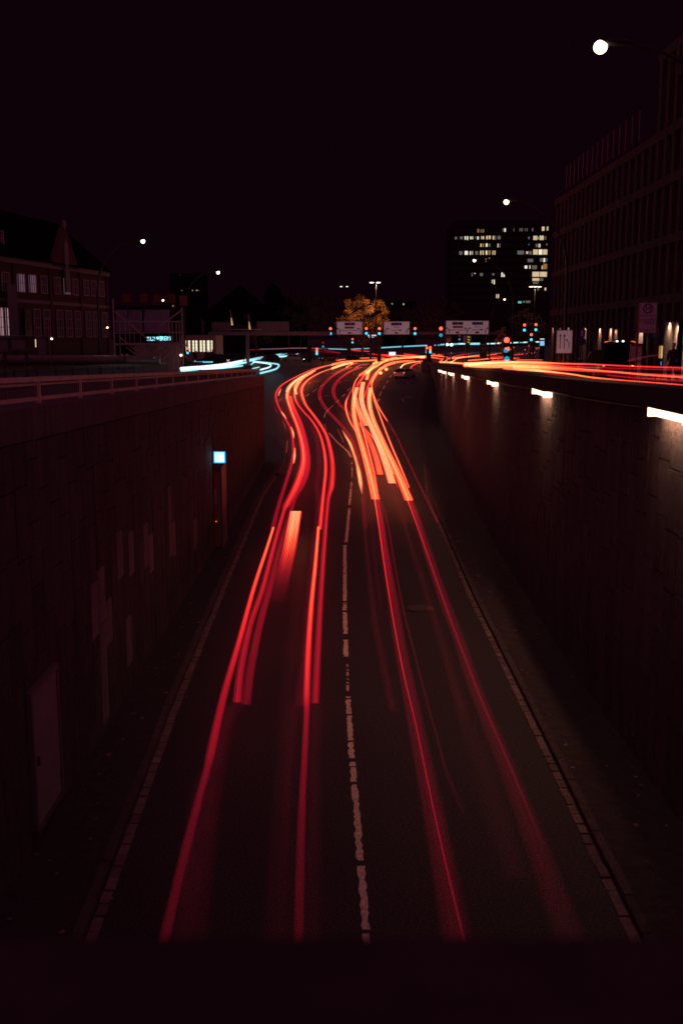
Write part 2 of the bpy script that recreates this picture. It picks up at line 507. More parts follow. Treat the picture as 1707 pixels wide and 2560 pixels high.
def text(body, parent, loc, size, mat, rot=(R(90), 0, 0), name='lettering', ext=.01, align='CENTER', sx=1):
    c = bpy.data.curves.new(name, 'FONT')
    c.body = body; c.size = size; c.extrude = ext
    c.align_x = align; c.align_y = 'CENTER'
    c.materials.append(mat)
    o = bpy.data.objects.new(name, c)
    COL.objects.link(o)
    dg = bpy.context.evaluated_depsgraph_get()
    me = bpy.data.meshes.new_from_object(o.evaluated_get(dg))
    bpy.data.objects.remove(o); bpy.data.curves.remove(c)
    o = bpy.data.objects.new(name, me)
    COL.objects.link(o)
    o.location = loc; o.rotation_euler = rot; o.scale = (sx, 1, 1)
    o.parent = parent
    return o
def spot(parent, loc, energy, col, size=150, blend=.6, rad=.25, rot=(0, 0, 0)):
    l = bpy.data.lights.new('lamp_light', 'SPOT')
    l.energy = energy; l.color = col; l.spot_size = R(size); l.spot_blend = blend; l.shadow_soft_size = rad
    o = bpy.data.objects.new('lamp_light', l)
    COL.objects.link(o)
    o.location = loc; o.rotation_euler = rot; o.parent = parent
    return o
def catmull(pts, per=10):
    P = [Vector((p[0], p[1])) for p in pts]
    if len(P) == 2: return [P[0].lerp(P[1], i / per) for i in range(per + 1)]
    o = []
    for i in range(len(P) - 1):
        a = P[max(i - 1, 0)]; b = P[i]; c = P[i + 1]; d = P[min(i + 2, len(P) - 1)]
        for k in range(per):
            t = k / per
            o.append(.5 * ((2 * b) + (c - a) * t + (2 * a - 5 * b + 4 * c - d) * t * t + (3 * b - a - 3 * c + d) * t ** 3))
    o.append(P[-1])
    return o

# ================================================================== GROUND AND ROAD
def sheet(name, ys, xa, xb, nx, zf, mat):
    vs, fs = [], []
    for y in ys:
        a, b = xa(y), xb(y)
        for i in range(nx + 1):
            x = a + (b - a) * i / nx
            vs.append((x, y, zf(x, y)))
    for j in range(len(ys) - 1):
        for i in range(nx):
            k = j * (nx + 1) + i
            fs.append((k, k + 1, k + nx + 2, k + nx + 1))
    return struct(MB().add(vs, fs).build(name, mat))
ys_n = [-6 + 3 * i for i in range(25)]
road = sheet('road', ys_n, lambda y: -5.3, lambda y: xr(y) + .3, 8, lambda x, y: zr(y), M['asphalt'])
ys_f = [66 + 2.5 * i for i in range(75)]
ys_f = [y for y in ys_f if y <= 250] + [250, 270, 290, 310, 330, 400, 500, 600]
ys_f = sorted(set(ys_f))
sheet('road_junction', ys_f, xl, lambda y: xr(y) + .25 if y <= 150 else 13.25 + min((y - 150) * .5, 20), 14, lambda x, y: zr(y), M['asphalt'])
sheet('embankment', ys_f, lambda y: xl(y) - 3.5, xl, 2, lambda x, y: zr(y) + (zs(y) - zr(y)) * min(1, max(0, (xl(y) - x) / 3.5)), M['fascia'])
ys_l = [-6, 20, 40, 60] + ys_f
sheet('street_left', ys_l, lambda y: -420, lambda y: -5.4 if y < 66 else xl(y) - 3.5, 10, lambda x, y: zs(y), M['asphalt2'])
sheet('street_right', ys_l, lambda y: xr(y) + .5 if y <= 150 else 13.25 + min((y - 150) * .5, 20), lambda y: 420, 10, lambda x, y: zs(y), M['asphalt2'])
struct(MB().add([(-2500, 598, 5.55), (2500, 598, 5.55), (2500, 4000, 5.5), (-2500, 4000, 5.5)], [(0, 1, 2, 3)]).build('ground', M['asphalt2']))

# kerb lines of the underpass
KL = [(8, -3.2), (12.8, -3.57), (22, -3.85), (32.4, -4.02), (45, -4.18), (53.8, -4.28), (62, -4.0), (68, -3.75)]
KR = [(8, 3.9), (13, 4.18), (22, 4.25), (32.4, 4.28), (45, 4.5), (53.8, 4.67), (63, 5.3), (75, 6.0), (91, 6.9), (110, 8.6), (130, 10.5), (148, 12.1)]
def kl(y): return interp(KL, y)
def kr(y): return interp(KR, y)
def strip_solid(name, ys, xa, xb, zf, h, mat):
    mb = MB()
    vs = []
    for y in ys:
        z = zf(y)
        vs += [(xa(y), y, z - .05), (xa(y), y, z + h), (xb(y), y, z + h), (xb(y), y, z - .05)]
    fs = []
    for j in range(len(ys) - 1):
        k = 4 * j
        fs += [(k, k + 4, k + 5, k + 1), (k + 1, k + 5, k + 6, k + 2), (k + 2, k + 6, k + 7, k + 3)]
    n = len(vs) - 4
    fs += [(0, 1, 2, 3), (n + 3, n + 2, n + 1, n)]
    return mb.add(vs, fs).build(name, mat)
ysk = [-4 + 2 * i for i in range(36)]
struct(strip_solid('pavement_left', [y for y in ysk if y <= 66], lambda y: -5.02, lambda y: kl(y) - .165, zr, .13, M['pave']))
struct(strip_solid('pavement_right', ysk + [70 + 3 * i for i in range(27)], lambda y: kr(y) + .165, lambda y: xr(y) + .02, zr, .13, M['pave']))
# kerbs: one stone per metre, gutters: small setts
def kerb(side, kf, y0, y1, yfar):
    root = bpy.data.objects.new('kerb_' + side, None); COL.objects.link(root); struct(root)
    sgn = -1 if side == 'left' else 1
    proto = MB().box(-.075, .075, -.49, .49, -.1, .145).build('kerb_stone', M['kerb'])
    first = True
    y = y0
    while y < y1:
        yc = y + .5
        an = -math.atan2(kf(y + 1) - kf(y), 1)
        if first: o = proto; o.parent = root; first = False
        else:
            o = bpy.data.objects.new('kerb_stone', proto.data); COL.objects.link(o); o.parent = root
        o.location = (kf(yc) + sgn * .08 + random.uniform(-.006, .006), yc, zr(yc) + random.uniform(-.006, .006))
        o.rotation_euler = (0, 0, an)
        y += 1.0
    g = bpy.data.objects.new('gutter_' + side, None); COL.objects.link(g); struct(g)
    ps = MB().box(-.075, .075, -.165, .165, -.05, .03).build('gutter_stone', M['gutter'])
    first = True
    y = 10.0
    while y < 47:
        yc = y + .18
        if first: o = ps; o.parent = g; first = False
        else:
            o = bpy.data.objects.new('gutter_stone', ps.data); COL.objects.link(o); o.parent = g
        o.location = (kf(yc) - sgn * .085 + random.uniform(-.008, .008), yc, zr(yc) + random.uniform(-.012, .008))
        o.rotation_euler = (random.uniform(-.03, .03), random.uniform(-.03, .03), -math.atan2(kf(y + .36) - kf(y), .36) + random.uniform(-.02, .02))
        o.scale = (1, random.uniform(.92, 1.04), 1)
        y += .36
    mb = MB()
    while y < yfar:
        yc = y + .18; x = kf(yc) - sgn * .085; z = zr(yc)
        mb.box(x - .075, x + .075, y + .015, y + .345, z - .05, z + .03 + random.uniform(-.012, .008))
        y += .36
    o = mb.build('gutter_stone', M['gutter'], g); o['kind'] = 'stuff'
kerb('left', kl, 9, 66, 64)
kerb('right', kr, 9, 110, 66)

# curved kerb of the island tip past the end of the left wall
tip = [on(661, 1088, zr), on(690, 1096, zr), on(709, 1115, zr), on(717, 1140, zr), on(712, 1166, zr), on(699, 1190, zr)]
pts2 = catmull([(p.x, p.y) for p in tip], 5)
isl = MB()
vs = [(x, y, zr(y) - .02) for x, y in pts2] + [(x, y, zr(y) + .13) for x, y in pts2] + [(x - .18, y - .05, zr(y) + .13) for x, y in pts2]
n = len(pts2)
isl.add(vs, [(i, i + 1, n + i + 1, n + i) for i in range(n - 1)] + [(n + i, n + i + 1, 2 * n + i + 1, 2 * n + i) for i in range(n - 1)])
k = isl.build('kerb_island', M['kerb']); struct(k)
fill = [(x - .17, y - .05) for x, y in pts2] + [(-6.0, pts2[-1][1]), (-9.5, pts2[0][1] - 2), (-9.5, pts2[0][1])]
vs = [(x, y, zr(y) + .12) for x, y in fill]
c = len(vs); cx = sum(v[0] for v in vs) / c; cy = sum(v[1] for v in vs) / c
struct(MB().add(vs + [(cx, cy, zr(cy) + .12)], [(i, (i + 1) % c, c) for i in range(c)]).build('pavement_island', M['pave']))

# ------------------------------------------------------------------ road markings
def flat_poly(pts, h=.008, zf=zr):
    return [(p[0], p[1], zf(p[1]) + h) for p in pts]
def worn_line(pts_px, w, mat=M['paint'], rough=.35, name='lane_marking', zf=zr, holes=.0, step=.10):
    P = [on(x, y, zf) for x, y in pts_px]
    fine = []
    for a, b in zip(P, P[1:]):
        n = max(1, int((b - a).length / step))
        fine += [a.lerp(b, i / n) for i in range(n)]
    fine.append(P[-1])
    mb = MB(); prev = None
    for i, p in enumerate(fine):
        t = (fine[min(i + 1, len(fine) - 1)] - fine[max(i - 1, 0)]); t.z = 0; t.normalize()
        nrm = Vector((t.y, -t.x, 0))
        l = w * .5 * (1 - rough * random.random() ** 2); r = w * .5 * (1 - rough * random.random() ** 2)
        cur = (p - nrm * l, p + nrm * r)
        if prev and random.random() >= holes:
            mb.add(flat_poly([prev[0], prev[1], cur[1], cur[0]], .008, zf), [(0, 1, 2, 3)])
        prev = cur
    return mb.build(name, mat, road)
dash = [[(919, 2390), (902, 2166)], [(900, 2152), (886, 1962)], [(885, 1955), (882, 1919)], [(881, 1916), (880, 1906)], [(879, 1896), (870, 1742)],
        [(865, 1642), (864, 1600)], [(864, 1585), (862, 1531)], [(862, 1526), (862, 1507)], [(862, 1503), (862, 1363)], [(865, 1356), (873, 1271)]]
for d in dash: worn_line(d, .135 if d[0][1] > 1700 else .15, rough=.55, holes=.02)
worn_line([(870, 1728), (868, 1706)], .09, rough=.8, holes=.3)
worn_line([(869, 1704), (868, 1655)], .07, rough=.9, holes=.4)
worn_line([(873, 1262), (879, 1205)], .15, rough=.8, holes=.25)
worn_line([(880, 1195), (879, 1152)], .12, rough=.9, holes=.5)
worn_line([(877.6, 1143), (870, 1130), (863, 1123), (842, 1105), (822, 1082)], .16, rough=.4)
worn_line([(816, 1075), (811, 1060)], .12, rough=.8, holes=.4)
worn_line([(810, 1044), (813, 1034), (819, 1026), (832, 1014)], .16, rough=.4)
for d in ([(840, 1006), (848, 1000)], [(855, 992), (863, 985)], [(868, 978), (876, 970)], [(781, 980), (793, 972)], [(763, 991), (773, 985)], [(800, 967), (810, 961)],
          [(944, 1004), (947, 997)], [(948, 990), (953, 979)], [(957, 973), (961, 964)], [(966, 958), (970, 951)], [(974, 944), (979, 938)], [(984, 932), (989, 926)], [(992, 922), (996, 916)]):
    worn_line(d, .16, M['paint'], .2, step=1)
worn_line([(817, 928), (1058, 926)], .35, M['paint_faint'], .1, step=2, name='stop_line')
worn_line([(990, 916), (1000, 915)], .4, M['paint'], .2, step=1); worn_line([(1042, 916), (1056, 915)], .4, M['paint'], .2, step=1)
def arrow(px, py, L=4.2, turn=1, w=.22, mat=M['paint_faint']):
    c = on(px, py, zr)
    def P(a, b): return (c.x + a, c.y + b)
    mb = MB()
    quads = [[P(-w / 2, -L / 2), P(w / 2, -L / 2), P(w / 2, L * .12), P(-w / 2, L * .12)],
             [P(-w / 2, L * .12), P(w / 2, L * .12), P(turn * .7 + 0, L * .33), P(turn * .7, L * .42)]]
    head = [P(turn * .55, L * .22), P(turn * 1.25, L * .40), P(turn * .55, L * .55)]
    for q in quads:
        if turn < 0: q = q
        mb.add(flat_poly(q), [(0, 1, 2, 3)])
    mb.add(flat_poly(head), [(0, 1, 2)])
    return mb.build('arrow_marking', mat, road)
for a in ((1005, 998, 5, 1), (1018, 957, 5, 1), (799, 994, 5, 1), (702, 998, 5, 1), (850, 955, 5, 1), (884, 934, 5, 1), (818, 935, 5, 1), (774, 957, 5, 1), (1024, 937, 5, 1)):
    arrow(a[0], a[1], a[2], a[3])
def manhole(px, py, rad, label):
    c = on(px, py, zr)
    t = thing('manhole_cover', label, 'manhole cover', (c.x, c.y, c.z))
    MB().add([(math.cos(a) * rad * 1.25, math.sin(a) * rad * 1.25, .006) for a in [i * math.pi / 16 for i in range(32)]], [tuple(range(32))]).build('surround', M['black'], t, world=False)
    MB().tube([(0, 0, .004), (0, 0, .014)], rad, 28).build('lid', M['iron'], t, world=False)
    mb = MB()
    for i in range(-3, 4): mb.box(-rad * .7, rad * .7, i * rad * .22 - .012, i * rad * .22 + .012, .0135, .02)
    mb.build('tread', M['iron'], t, world=False)
manhole(1049, 1521, .36, 'large round iron manhole cover in the near right lane')
manhole(990, 1091, .36, 'smaller looking far manhole cover where the right lane starts to bend')
# fallen leaves along the pavements
mb = MB()
for i in range(150):
    left = random.random() < .6
    y = 13 + 50 * random.random() ** 1.5
    x = random.uniform(-4.9, kl(y) - .05) if left else random.uniform(kr(y) + .1, xr(y) - .1)
    if random.random() < .2: x = kl(y) + random.uniform(0, .35)
    z = zr(y) + (.135 if (x < kl(y) - .1 or x > kr(y) + .16) else .04)
    s = random.uniform(.03, .075); a = random.random() * 6.28
    pts = []
    for q in range(6):
        rr = s * (1 if q % 2 == 0 else .55)
        pts.append((x + rr * math.cos(a + q * 1.047), y + rr * math.sin(a + q * 1.047), z + random.uniform(.002, .03)))
    mb.add(pts, [tuple(range(6))])
lv = mb.build('fallen_leaves', M['fallen']); lv['kind'] = 'stuff'

# ================================================================== RETAINING WALLS
def ztl(y): return 7.25 - .0261 * (y - 15)
def ztr(y): return 7.48 - .0193 * (y - 17)
PALE_L = []
def pale_spot(px, py): 
    r = ray(px, py); t = -5 / r.x
    PALE_L.append((r.y * t, CZ + r.z * t))
for p in ((235, 1520), (257, 1548), (274, 1574), (320, 1571), (263, 1635), (268, 1724), (327, 1405), (298, 1418), (370, 1348), (384, 1373), (430, 1277), (433, 1351), (426, 1395), (491, 1370), (593, 1235)): pale_spot(*p)
def build_wall(side):
    left = side == 'left'
    y0, y1 = 8.0, (66.0 if left else 152.0)
    xf = (lambda y: -5.0) if left else xr
    zt = ztl if left else ztr
    lab = 'tall stone panel retaining wall with low railing left of the sunken road' if left else 'tall stone panel retaining wall with tube lamps right of the sunken road'
    w = thing('retaining_wall', lab, 'wall', (xf(30), 30, 0))
    s = -1 if left else 1
    cop = .52 if left else .35
    # backing
    mb = MB()
    ys = [y0 + (y1 - y0) * i / 40 for i in range(41)]
    vs = []
    for y in ys:
        vs += [(xf(y) + s * .05, y, -.3), (xf(y) + s * .05, y, zt(y) - cop), (xf(y) + s * .5, y, zt(y) - cop), (xf(y) + s * .5, y, -.3)]
    fs = []
    for j in range(40):
        k = 4 * j
        fs += [(k, k + 4, k + 5, k + 1), (k + 1, k + 5, k + 6, k + 2), (k + 2, k + 6, k + 7, k + 3)]
    nn = len(vs) - 4
    fs += [(0, 1, 2, 3), (nn + 3, nn + 2, nn + 1, nn)]
    mb.add(vs, fs).build('backing', M['joint'], w)
    # coping / fascia
    vs = []
    pro = .03 if left else -.26
    for y in ys:
        a = xf(y) + (s * pro if left else pro)
        if left: a = xf(y) + .02
        b = xf(y) + s * .62
        vs += [(a, y, zt(y) - cop), (a, y, zt(y)), (b, y, zt(y)), (b, y, zt(y) - cop)]
    fs = []
    for j in range(40):
        k = 4 * j
        fs += [(k, k + 4, k + 5, k + 1), (k + 1, k + 5, k + 6, k + 2), (k + 2, k + 6, k + 7, k + 3), (k + 3, k + 7, k + 4, k)]
    nn = len(vs) - 4
    fs += [(0, 1, 2, 3), (nn + 3, nn + 2, nn + 1, nn)]
    MB().add(vs, fs).build('coping' if left else 'fascia', M['coping'] if left else M['fascia'], w)
    # panels
    pb = MB()
    # box with a slightly chamfered front, unit size 1x1, front at x=0 facing the road
    q = .488
    fx = 0.0
    vs = [(-s * .0, -q, -q), (0, q, -q), (0, q, q), (0, -q, q), (s * .06, -.5, -.5), (s * .06, .5, -.5), (s * .06, .5, .5), (s * .06, -.5, .5)]
    pb.add(vs, [(0, 1, 2, 3), (0, 4, 5, 1), (1, 5, 6, 2), (2, 6, 7, 3), (3, 7, 4, 0)])
    me = bpy.data.meshes.new('panel'); me.from_pydata(pb.v, [], pb.f); me.materials.append(M['panel'])
    me2 = me.copy(); me2.materials.clear(); me2.materials.append(M['panel_pale'])
    far = MB(); count = 0
    y = y0 if not left else y0
    wd = .62
    start = 11.0
    ncol = 0
    while y < y1 - .3:
        yc = y + wd / 2
        zb = zr(yc) + .10
        top = zt(yc) - cop - .01
        z = zb - random.uniform(0, .95)
        an = -math.atan2(xf(yc + .3) - xf(yc - .3), .6)
        while z < top - .02:
            hgt = random.uniform(.98, 1.2)
            za, zc = max(z, zb), min(z + hgt, top)
            if top - zc < .25: zc = top
            z = zc if zc == top else z + hgt
            if zc - za < .05: continue
            cz = (za + zc) / 2
            dx = random.uniform(-.009, .006)
            individual = yc >= start and count < 296
            if individual:
                pale = left and any(abs(yc - a) < wd * .5 and za <= b <= zc for a, b in PALE_L)
                o = bpy.data.objects.new('panel', me2 if pale else me)
                COL.objects.link(o); o.parent = w
                o.location = Vector((xf(yc) + s * .0 + dx, yc, cz)) - w.location
                o.rotation_euler = (random.uniform(-.004, .004), 0, an)
                o.scale = (1, wd - .008, zc - za - .008)
                if pale: o['label'] = 'paler stone panel'
                count += 1
            else:
                hw, hh = (wd - .008) / 2, (zc - za - .008) / 2
                mt = Matrix.Translation((xf(yc) + dx, yc, cz)) @ Matrix.Rotation(an, 4, 'Z')
                far.add([mt @ Vector((v[0], v[1] * 2 * hw, v[2] * 2 * hh)) for v in pb.v], pb.f)
        y += wd
        ncol += 1
    o = far.build('panel', M['panel'], w); o['kind'] = 'stuff'
    return w
wall_l = build_wall('left')
wall_r = build_wall('right')
# return face at the end of the left wall
MB().box(-9.2, -4.99, 66.0, 66.5, -.2, ztl(66)).build('end_face', M['coping'], wall_l)
# end pillar of right wall
pe = thing('wall_end_pillar', 'dark squat stone pillar ending the right retaining wall at the junction', 'pillar', (12.6, 151.6, 3.4))
MB().box(11.7, 13.5, 150.8, 152.4, 3.3, 5.0).build('base', M['coping'], pe)
MB().box(11.95, 13.2, 151.0, 152.2, 5.0, 5.35).build('cap', M['fascia'], pe)

# doors in the left wall
def wall_door(y0, y1, z0, z1, label):
    t = thing('service_door', label, 'door', (-4.97, (y0 + y1) / 2, z0))
    MB().box(-5.02, -4.945, y0, y1, z0, z1).build('leaf', M['door'], t)
    f = MB()
    f.box(-5.03, -4.925, y0 - .09, y0 - .003, z0 - .02, z1 + .09)
    f.box(-5.03, -4.925, y1 + .003, y1 + .09, z0 - .02, z1 + .09)
    f.box(-5.03, -4.925, y0 - .001, y1 + .001, z1 + .003, z1 + .09)
    f.build('frame', M['doorframe'], t)
    MB().box(-5.03, -4.90, y0 - .09, y1 + .09, z0 - .07, z0 - .022).build('threshold', M['steel'], t)
    MB().box(-4.945, -4.90, y0 + .12, y0 + .16, (z0 + z1) / 2 - .1, (z0 + z1) / 2 + .05).build('handle', M['steel'], t)
    mb = MB()
    for zz in (z0 + .25, z1 - .3): mb.tube([(-4.93, y1 - .01, zz), (-4.93, y1 - .01, zz + .14)], .018, 6)
    mb.build('hinge', M['steel'], t)
wall_door(15.55, 16.95, .42, 2.66, 'plain pale grey service door near the bridge in the left wall')
# emergency niche with phone sign
nz = thing('emergency_niche', 'tall pale emergency phone cabinet with orange red strip under the blue lit sign', 'cabinet', (-4.75, 40.2, .14))
MB().box(-4.98, -4.70, 39.6, 41.0, .14, 3.3).build('body', M['doorframe'], nz)
MB().box(-4.89, -4.735, 39.55, 39.597, .2, 3.15).build('door', M['door'], nz)
MB().box(-4.985, -4.90, 39.54, 39.597, .2, 3.2).build('strip', M['orange'], nz)
MB().box(-4.73, -4.68, 39.50, 41.1, .14, 3.35).build('edge_trim', M['doorframe'], nz)
MB().ball((-4.93, 39.52, 1.2), .014).build('indicator_light', E['tail'], nz)
MB().box(-4.975, -4.905, 39.53, 39.539, 1.9, 2.5).build('notice', M['sign_white'], nz)
ps = thing('phone_sign', 'glowing blue white square sign with black telephone receiver on the left wall', 'sign', (-4.7, 39.3, 3.78))
MB().box(-4.95, -4.46, 39.16, 39.44, 3.54, 4.03).build('housing', M['darkmetal'], ps)
MB().box(-4.93, -4.48, 39.15, 39.158, 3.56, 4.01).build('rim', E['phone_rim'], ps)
MB().box(-4.885, -4.525, 39.138, 39.148, 3.605, 3.965).build('face', E['phone'], ps)
pts = [(-4.79 + .10 * (1 - math.cos(a)) * 1.3, 39.128, 3.90 - .23 * i / 8) for i, a in enumerate([R(70) * i / 8 for i in range(9)])]
MB().tube(pts, [.016, .014, .010, .008, .008, .008, .010, .014, .016], 6).build('handset_symbol', M['sign_ink'], ps)
MB().tube([(-5.0, 39.3, 3.7), (-4.94, 39.3, 3.7)], .03, 8).build('bracket', M['steel'], ps)
MB().tube([(-5.0, 39.3, 3.25), (-4.8, 39.3, 3.53)], .018, 6).build('brace', M['steel'], ps)

# tube lamps under the fascia of the right wall
def wall_lamp(y, label, first=[None]):
    if first[0] is None:
        t = thing('wall_lamp', label, 'wall lamp', (0, 0, 0), 0, 'tube lamps along the right retaining wall')
        MB().box(-.26, -.02, -.95, .95, .083, .12).build('housing', M['darkmetal'], t, world=False)
        mb = MB()
        L = .93
        prof = [(-.24, .08), (-.25, .02), (-.21, -.055), (-.12, -.08), (-.05, -.055), (-.04, .08)]
        vs = [(a, -L, b) for a, b in prof] + [(a, L, b) for a, b in prof]
        nq = len(prof)
        mb.add(vs, [tuple(range(nq)), tuple(range(2 * nq - 1, nq - 1, -1))] + [(i, nq + i, nq + (i + 1) % nq, (i + 1) % nq) for i in range(nq)])
        mb.build('diffuser', E['tube'], t, world=False)
        for yy in (-.965, .95): MB().box(-.275, -.02, yy, yy + .015, -.08, .082).build('end_cap', E['tube'], t, world=False)
        al = bpy.data.lights.new('lamp_light', 'AREA'); al.shape = 'RECTANGLE'; al.size = .16; al.size_y = 1.7; al.energy = 13; al.color = (1, .60, .34)
        ao = bpy.data.objects.new('lamp_light', al); COL.objects.link(ao); ao.parent = t; ao.location = (-.15, 0, -.10); ao.rotation_euler = (0, R(-22), 0)
        first[0] = t
    else:
        t = copy_tree(first[0]); t['label'] = label
    t.location = (xr(y), y, ztr(y) - .475)
    t.rotation_euler = (0, 0, -math.atan2(xr(y + .5) - xr(y - .5), 1))
names = ['nearest tube lamp on the right wall, cut by the frame edge', 'second tube lamp from the near end of the right wall', 'third tube lamp from the near end of the right wall',
         'middle tube lamp, fourth from the near end of the right wall', 'fifth tube lamp from the near end of the right wall', 'small sixth tube lamp along the right wall', 'smallest farthest tube lamp along the right wall']
for y, l in zip((17.5, 29.4, 41.2, 55, 67, 76, 84.5), names): wall_lamp(y, l)
cb = MB().tube([(xr(y) - .1, y, ztr(y) - .40 - .04 * math.sin((y - 17.5) * .262) ** 2) for y in [14 + i * 1.5 for i in range(52)]], .018, 5).build('lamp_cable', M['steel'])
tag(cb, 'thin sagging cable strung between the tube lamps on the right wall', 'cable')

# guard rails
def guard_rail(label, x, y0, y1, pitch, zb, H, group, railmat, bars=True, start_post=0):
    t = thing('guard_rail', label, 'railing', (x, (y0 + y1) / 2, zb((y0 + y1) / 2)), 0, group)
    n = int(round((y1 - y0) / pitch))
    nb = 0
    post = MB().box(-.035, .035, -.045, .045, 0, H - .03).build('post', railmat)
    plate = MB().box(-.09, .09, -.14, .14, 0, .015).build('base_plate', M['steel'])
    barm = MB().box(-.008, .008, -.02, .02, 0, H - .19).build('bar', M['bar'])
    post.parent = t; plate.parent = post; barm.parent = t
    placed = False
    stuff = MB()
    for i in range(n + 1):
        y = y0 + i * pitch
        p = post if i == 0 else inst(post, 'post', t, (0, 0, 0))
        p.location = Vector((x, y, zb(y))) - t.location
        if i: inst(plate, 'base_plate', p, (0, 0, 0))
        if i == n: break
        ya, yb = y + .03, y + pitch - .03
        m1 = MB()
        for (za, zc, wx) in ((H - .05, H + .03, .06), (H - .115, H - .075, .018), (.06, .13, .02)):
            vs = []
            for yy in (y - .0 if za > H - .06 else ya, y + pitch - .006 if za > H - .06 else yb):
                z = zb(yy)
                vs += [(x - wx, yy, z + za), (x + wx, yy, z + za), (x + wx, yy, z + zc), (x - wx, yy, z + zc)]
            mm = MB().add(vs, [(0, 1, 2, 3), (7, 6, 5, 4), (0, 4, 5, 1), (1, 5, 6, 2), (2, 6, 7, 3), (3, 7, 4, 0)])
            mm.build('top_rail' if za > H - .06 else ('upper_rail' if za > .2 else 'bottom_rail'), railmat, t)
        k = int((yb - ya) / .142)
        for j in range(k):
            yy = ya + (j + .5) * (yb - ya) / k
            if bars and nb < 290:
                if not placed: b = barm; placed = True
                else: b = inst(barm, 'bar', t, (0, 0, 0))
                b.location = Vector((x, yy, zb(yy) + .10)) - t.location
                nb += 1
            else:
                stuff.box(x - .008, x + .008, yy - .02, yy + .02, zb(yy) + .10, zb(yy) + H - .09)
    if not placed: bpy.data.objects.remove(barm)
    if stuff.v:
        o = stuff.build('bar', M['bar'] if bars else M['darkmetal'], t); o['kind'] = 'stuff'
guard_rail('low reddish railing standing on top of the left retaining wall', -5.3, 9.35, 9.35 + 2.86 * 19 + 1.4, 2.86, lambda y: ztl(y) + .0, .44, 'railings on the left street', M['rail'])
guard_rail('darker second railing across the left street behind the wall railing', -12.2, 30, 72, 2.8, lambda y: zs(y) - .15, .95, 'railings on the left street', M['darkmetal'], bars=False)

# bridge parapet in front of the camera
pa = thing('bridge_parapet', 'dark out of focus parapet of the footbridge across the bottom of the photo', 'parapet', (0, .5, 7.0))
MB().box(-6, 6, .38, .625, 6.6, 7.84).build('panel', M['parapet'], pa)
MB().box(-6, 6, .34, .665, 7.843, CZ - .421).build('handrail', M['parapet'], pa)
struct(MB().box(-6.5, 6.5, -3.2, .8, 6.15, 6.58).build('bridge_deck', M['parapet']))

# ================================================================== STREET LAMPS
def street_lamp(base, head, label, energy, lens=.30, mat='lamp', size=140):
    """base: (x, y, z) foot of the pole; head: lamp position"""
    b = Vector(base); h = Vector(head)
    t = thing('street_lamp', label, 'street lamp', b, 0, 'arched street lamps')
    H = h.z - b.z
    dx, dy = h.x - b.x, h.y - b.y
    pts = [(0, 0, 0), (0, 0, H * .3), (0, 0, H * .62)]
    # curved top: quarter ellipse
    zc = H * .62
    for i in range(1, 13):
        a = R(90) * i / 12
        pts.append((dx * (1 - math.cos(a)) * .93, dy * (1 - math.cos(a)) * .93, zc + (H + .12 - zc) * math.sin(a)))
    rs = [.10, .09, .08] + [.075 - .0035 * i for i in range(12)]
    MB().tube(pts, rs, 10).build('pole', M['pole'], t, world=False, smooth=True)
    MB().tube([(0, 0, 0), (0, 0, 1.1)], .13, 12).build('pole_base', M['pole'], t, world=False)
    hd = MB()
    an = math.atan2(dy, dx)
    mt = Matrix.Translation((dx, dy, H)) @ Matrix.Rotation(an, 4, 'Z')
    hb = MB().ball((-.34, 0, .13), .46, .17, .08, 14, 8)
    hd.add([mt @ Vector(v) for v in hb.v], hb.f)
    ho = hd.build('head', M['pole'], t, world=False, smooth=True)
    lb = MB().ball((.02, 0, .02), lens, lens * .95, lens * .95, 16, 10)
    MB().add([mt @ Vector(v) for v in lb.v], lb.f).build('lens', E[mat], t, world=False, smooth=True)
    if energy:
        spot(t, (dx, dy, H - lens * .8), energy, (1, .47, .27), size, 1.0, .2)
    return t
def px(sx, sy, d): return dep(sx, sy, d)
def lamp_px(hx, hy, d, bx, label, energy, lens=.3, mat='lamp', zf=zs, size=130):
    h = px(hx, hy, d); b = px(bx, 1000, d)
    street_lamp((b.x, d, zf(d)), h, label, energy, lens, mat, size)
lamp_px(1502, 120, 26, 1502 + 330, 'big bright street lamp high at top right, closest to the bridge', 1700, .165, size=104)
lamp_px(1266, 506, 52, 1404, 'second street lamp on the right, its arch in front of the large stone facade', 900, .13)
lamp_px(1186, 652, 86, 1276, 'third street lamp on the right, in front of the lit office tower', 700, .12)
lamp_px(1260, 749, 125, 1220, 'small dim lamp low in front of the office tower', 250, .12, 'lamp_small')
lamp_px(357, 604, 70, 255, 'nearest left street lamp arching in front of the brick gable', 650, .14)
lamp_px(545, 682, 98, 466, 'far left street lamp arching above the scaffold tower', 400, .15)
def mast_lamp(hx, hy, d, label, energy, arms, zf=zr, lens=.22):
    p = px(hx, hy, d)
    z0 = zf(d)
    t = thing('mast_lamp', label, 'street lamp', (p.x, d, z0), 0, 'straight mast street lamps')
    H = p.z - z0
    MB().tube([(0, 0, 0), (0, 0, H * .5), (0, 0, H)], [.16, .12, .08], 10).build('pole', M['pole'], t, world=False)
    for a in arms:
        MB().tube([(0, 0, H), (a * .85, 0, H + .08)], .05, 6).build('arm', M['pole'], t, world=False)
        MB().ball((a, 0, H + .06), .62, .3, .12, 12, 6).build('head', M['pole'], t, world=False)
        MB().ball((a, -.05, H - .04), lens * 2.2, lens * 1.2, lens * .55, 12, 6).build('lens', E['lamp_small'], t, world=False)
    if energy: spot(t, (0, 0, H - .3), energy, (1, .55, .24), 175, .3, .4)
    return t
mast_lamp(940, 706, 226, 'tall mast with two lit heads above the glowing autumn tree', 8000, (-.95, .45), zr)
mast_lamp(1337, 716, 150, 'straight mast with three orange lit heads beside the right office facade', 1500, (-.6, 0, .6), zs, .14)
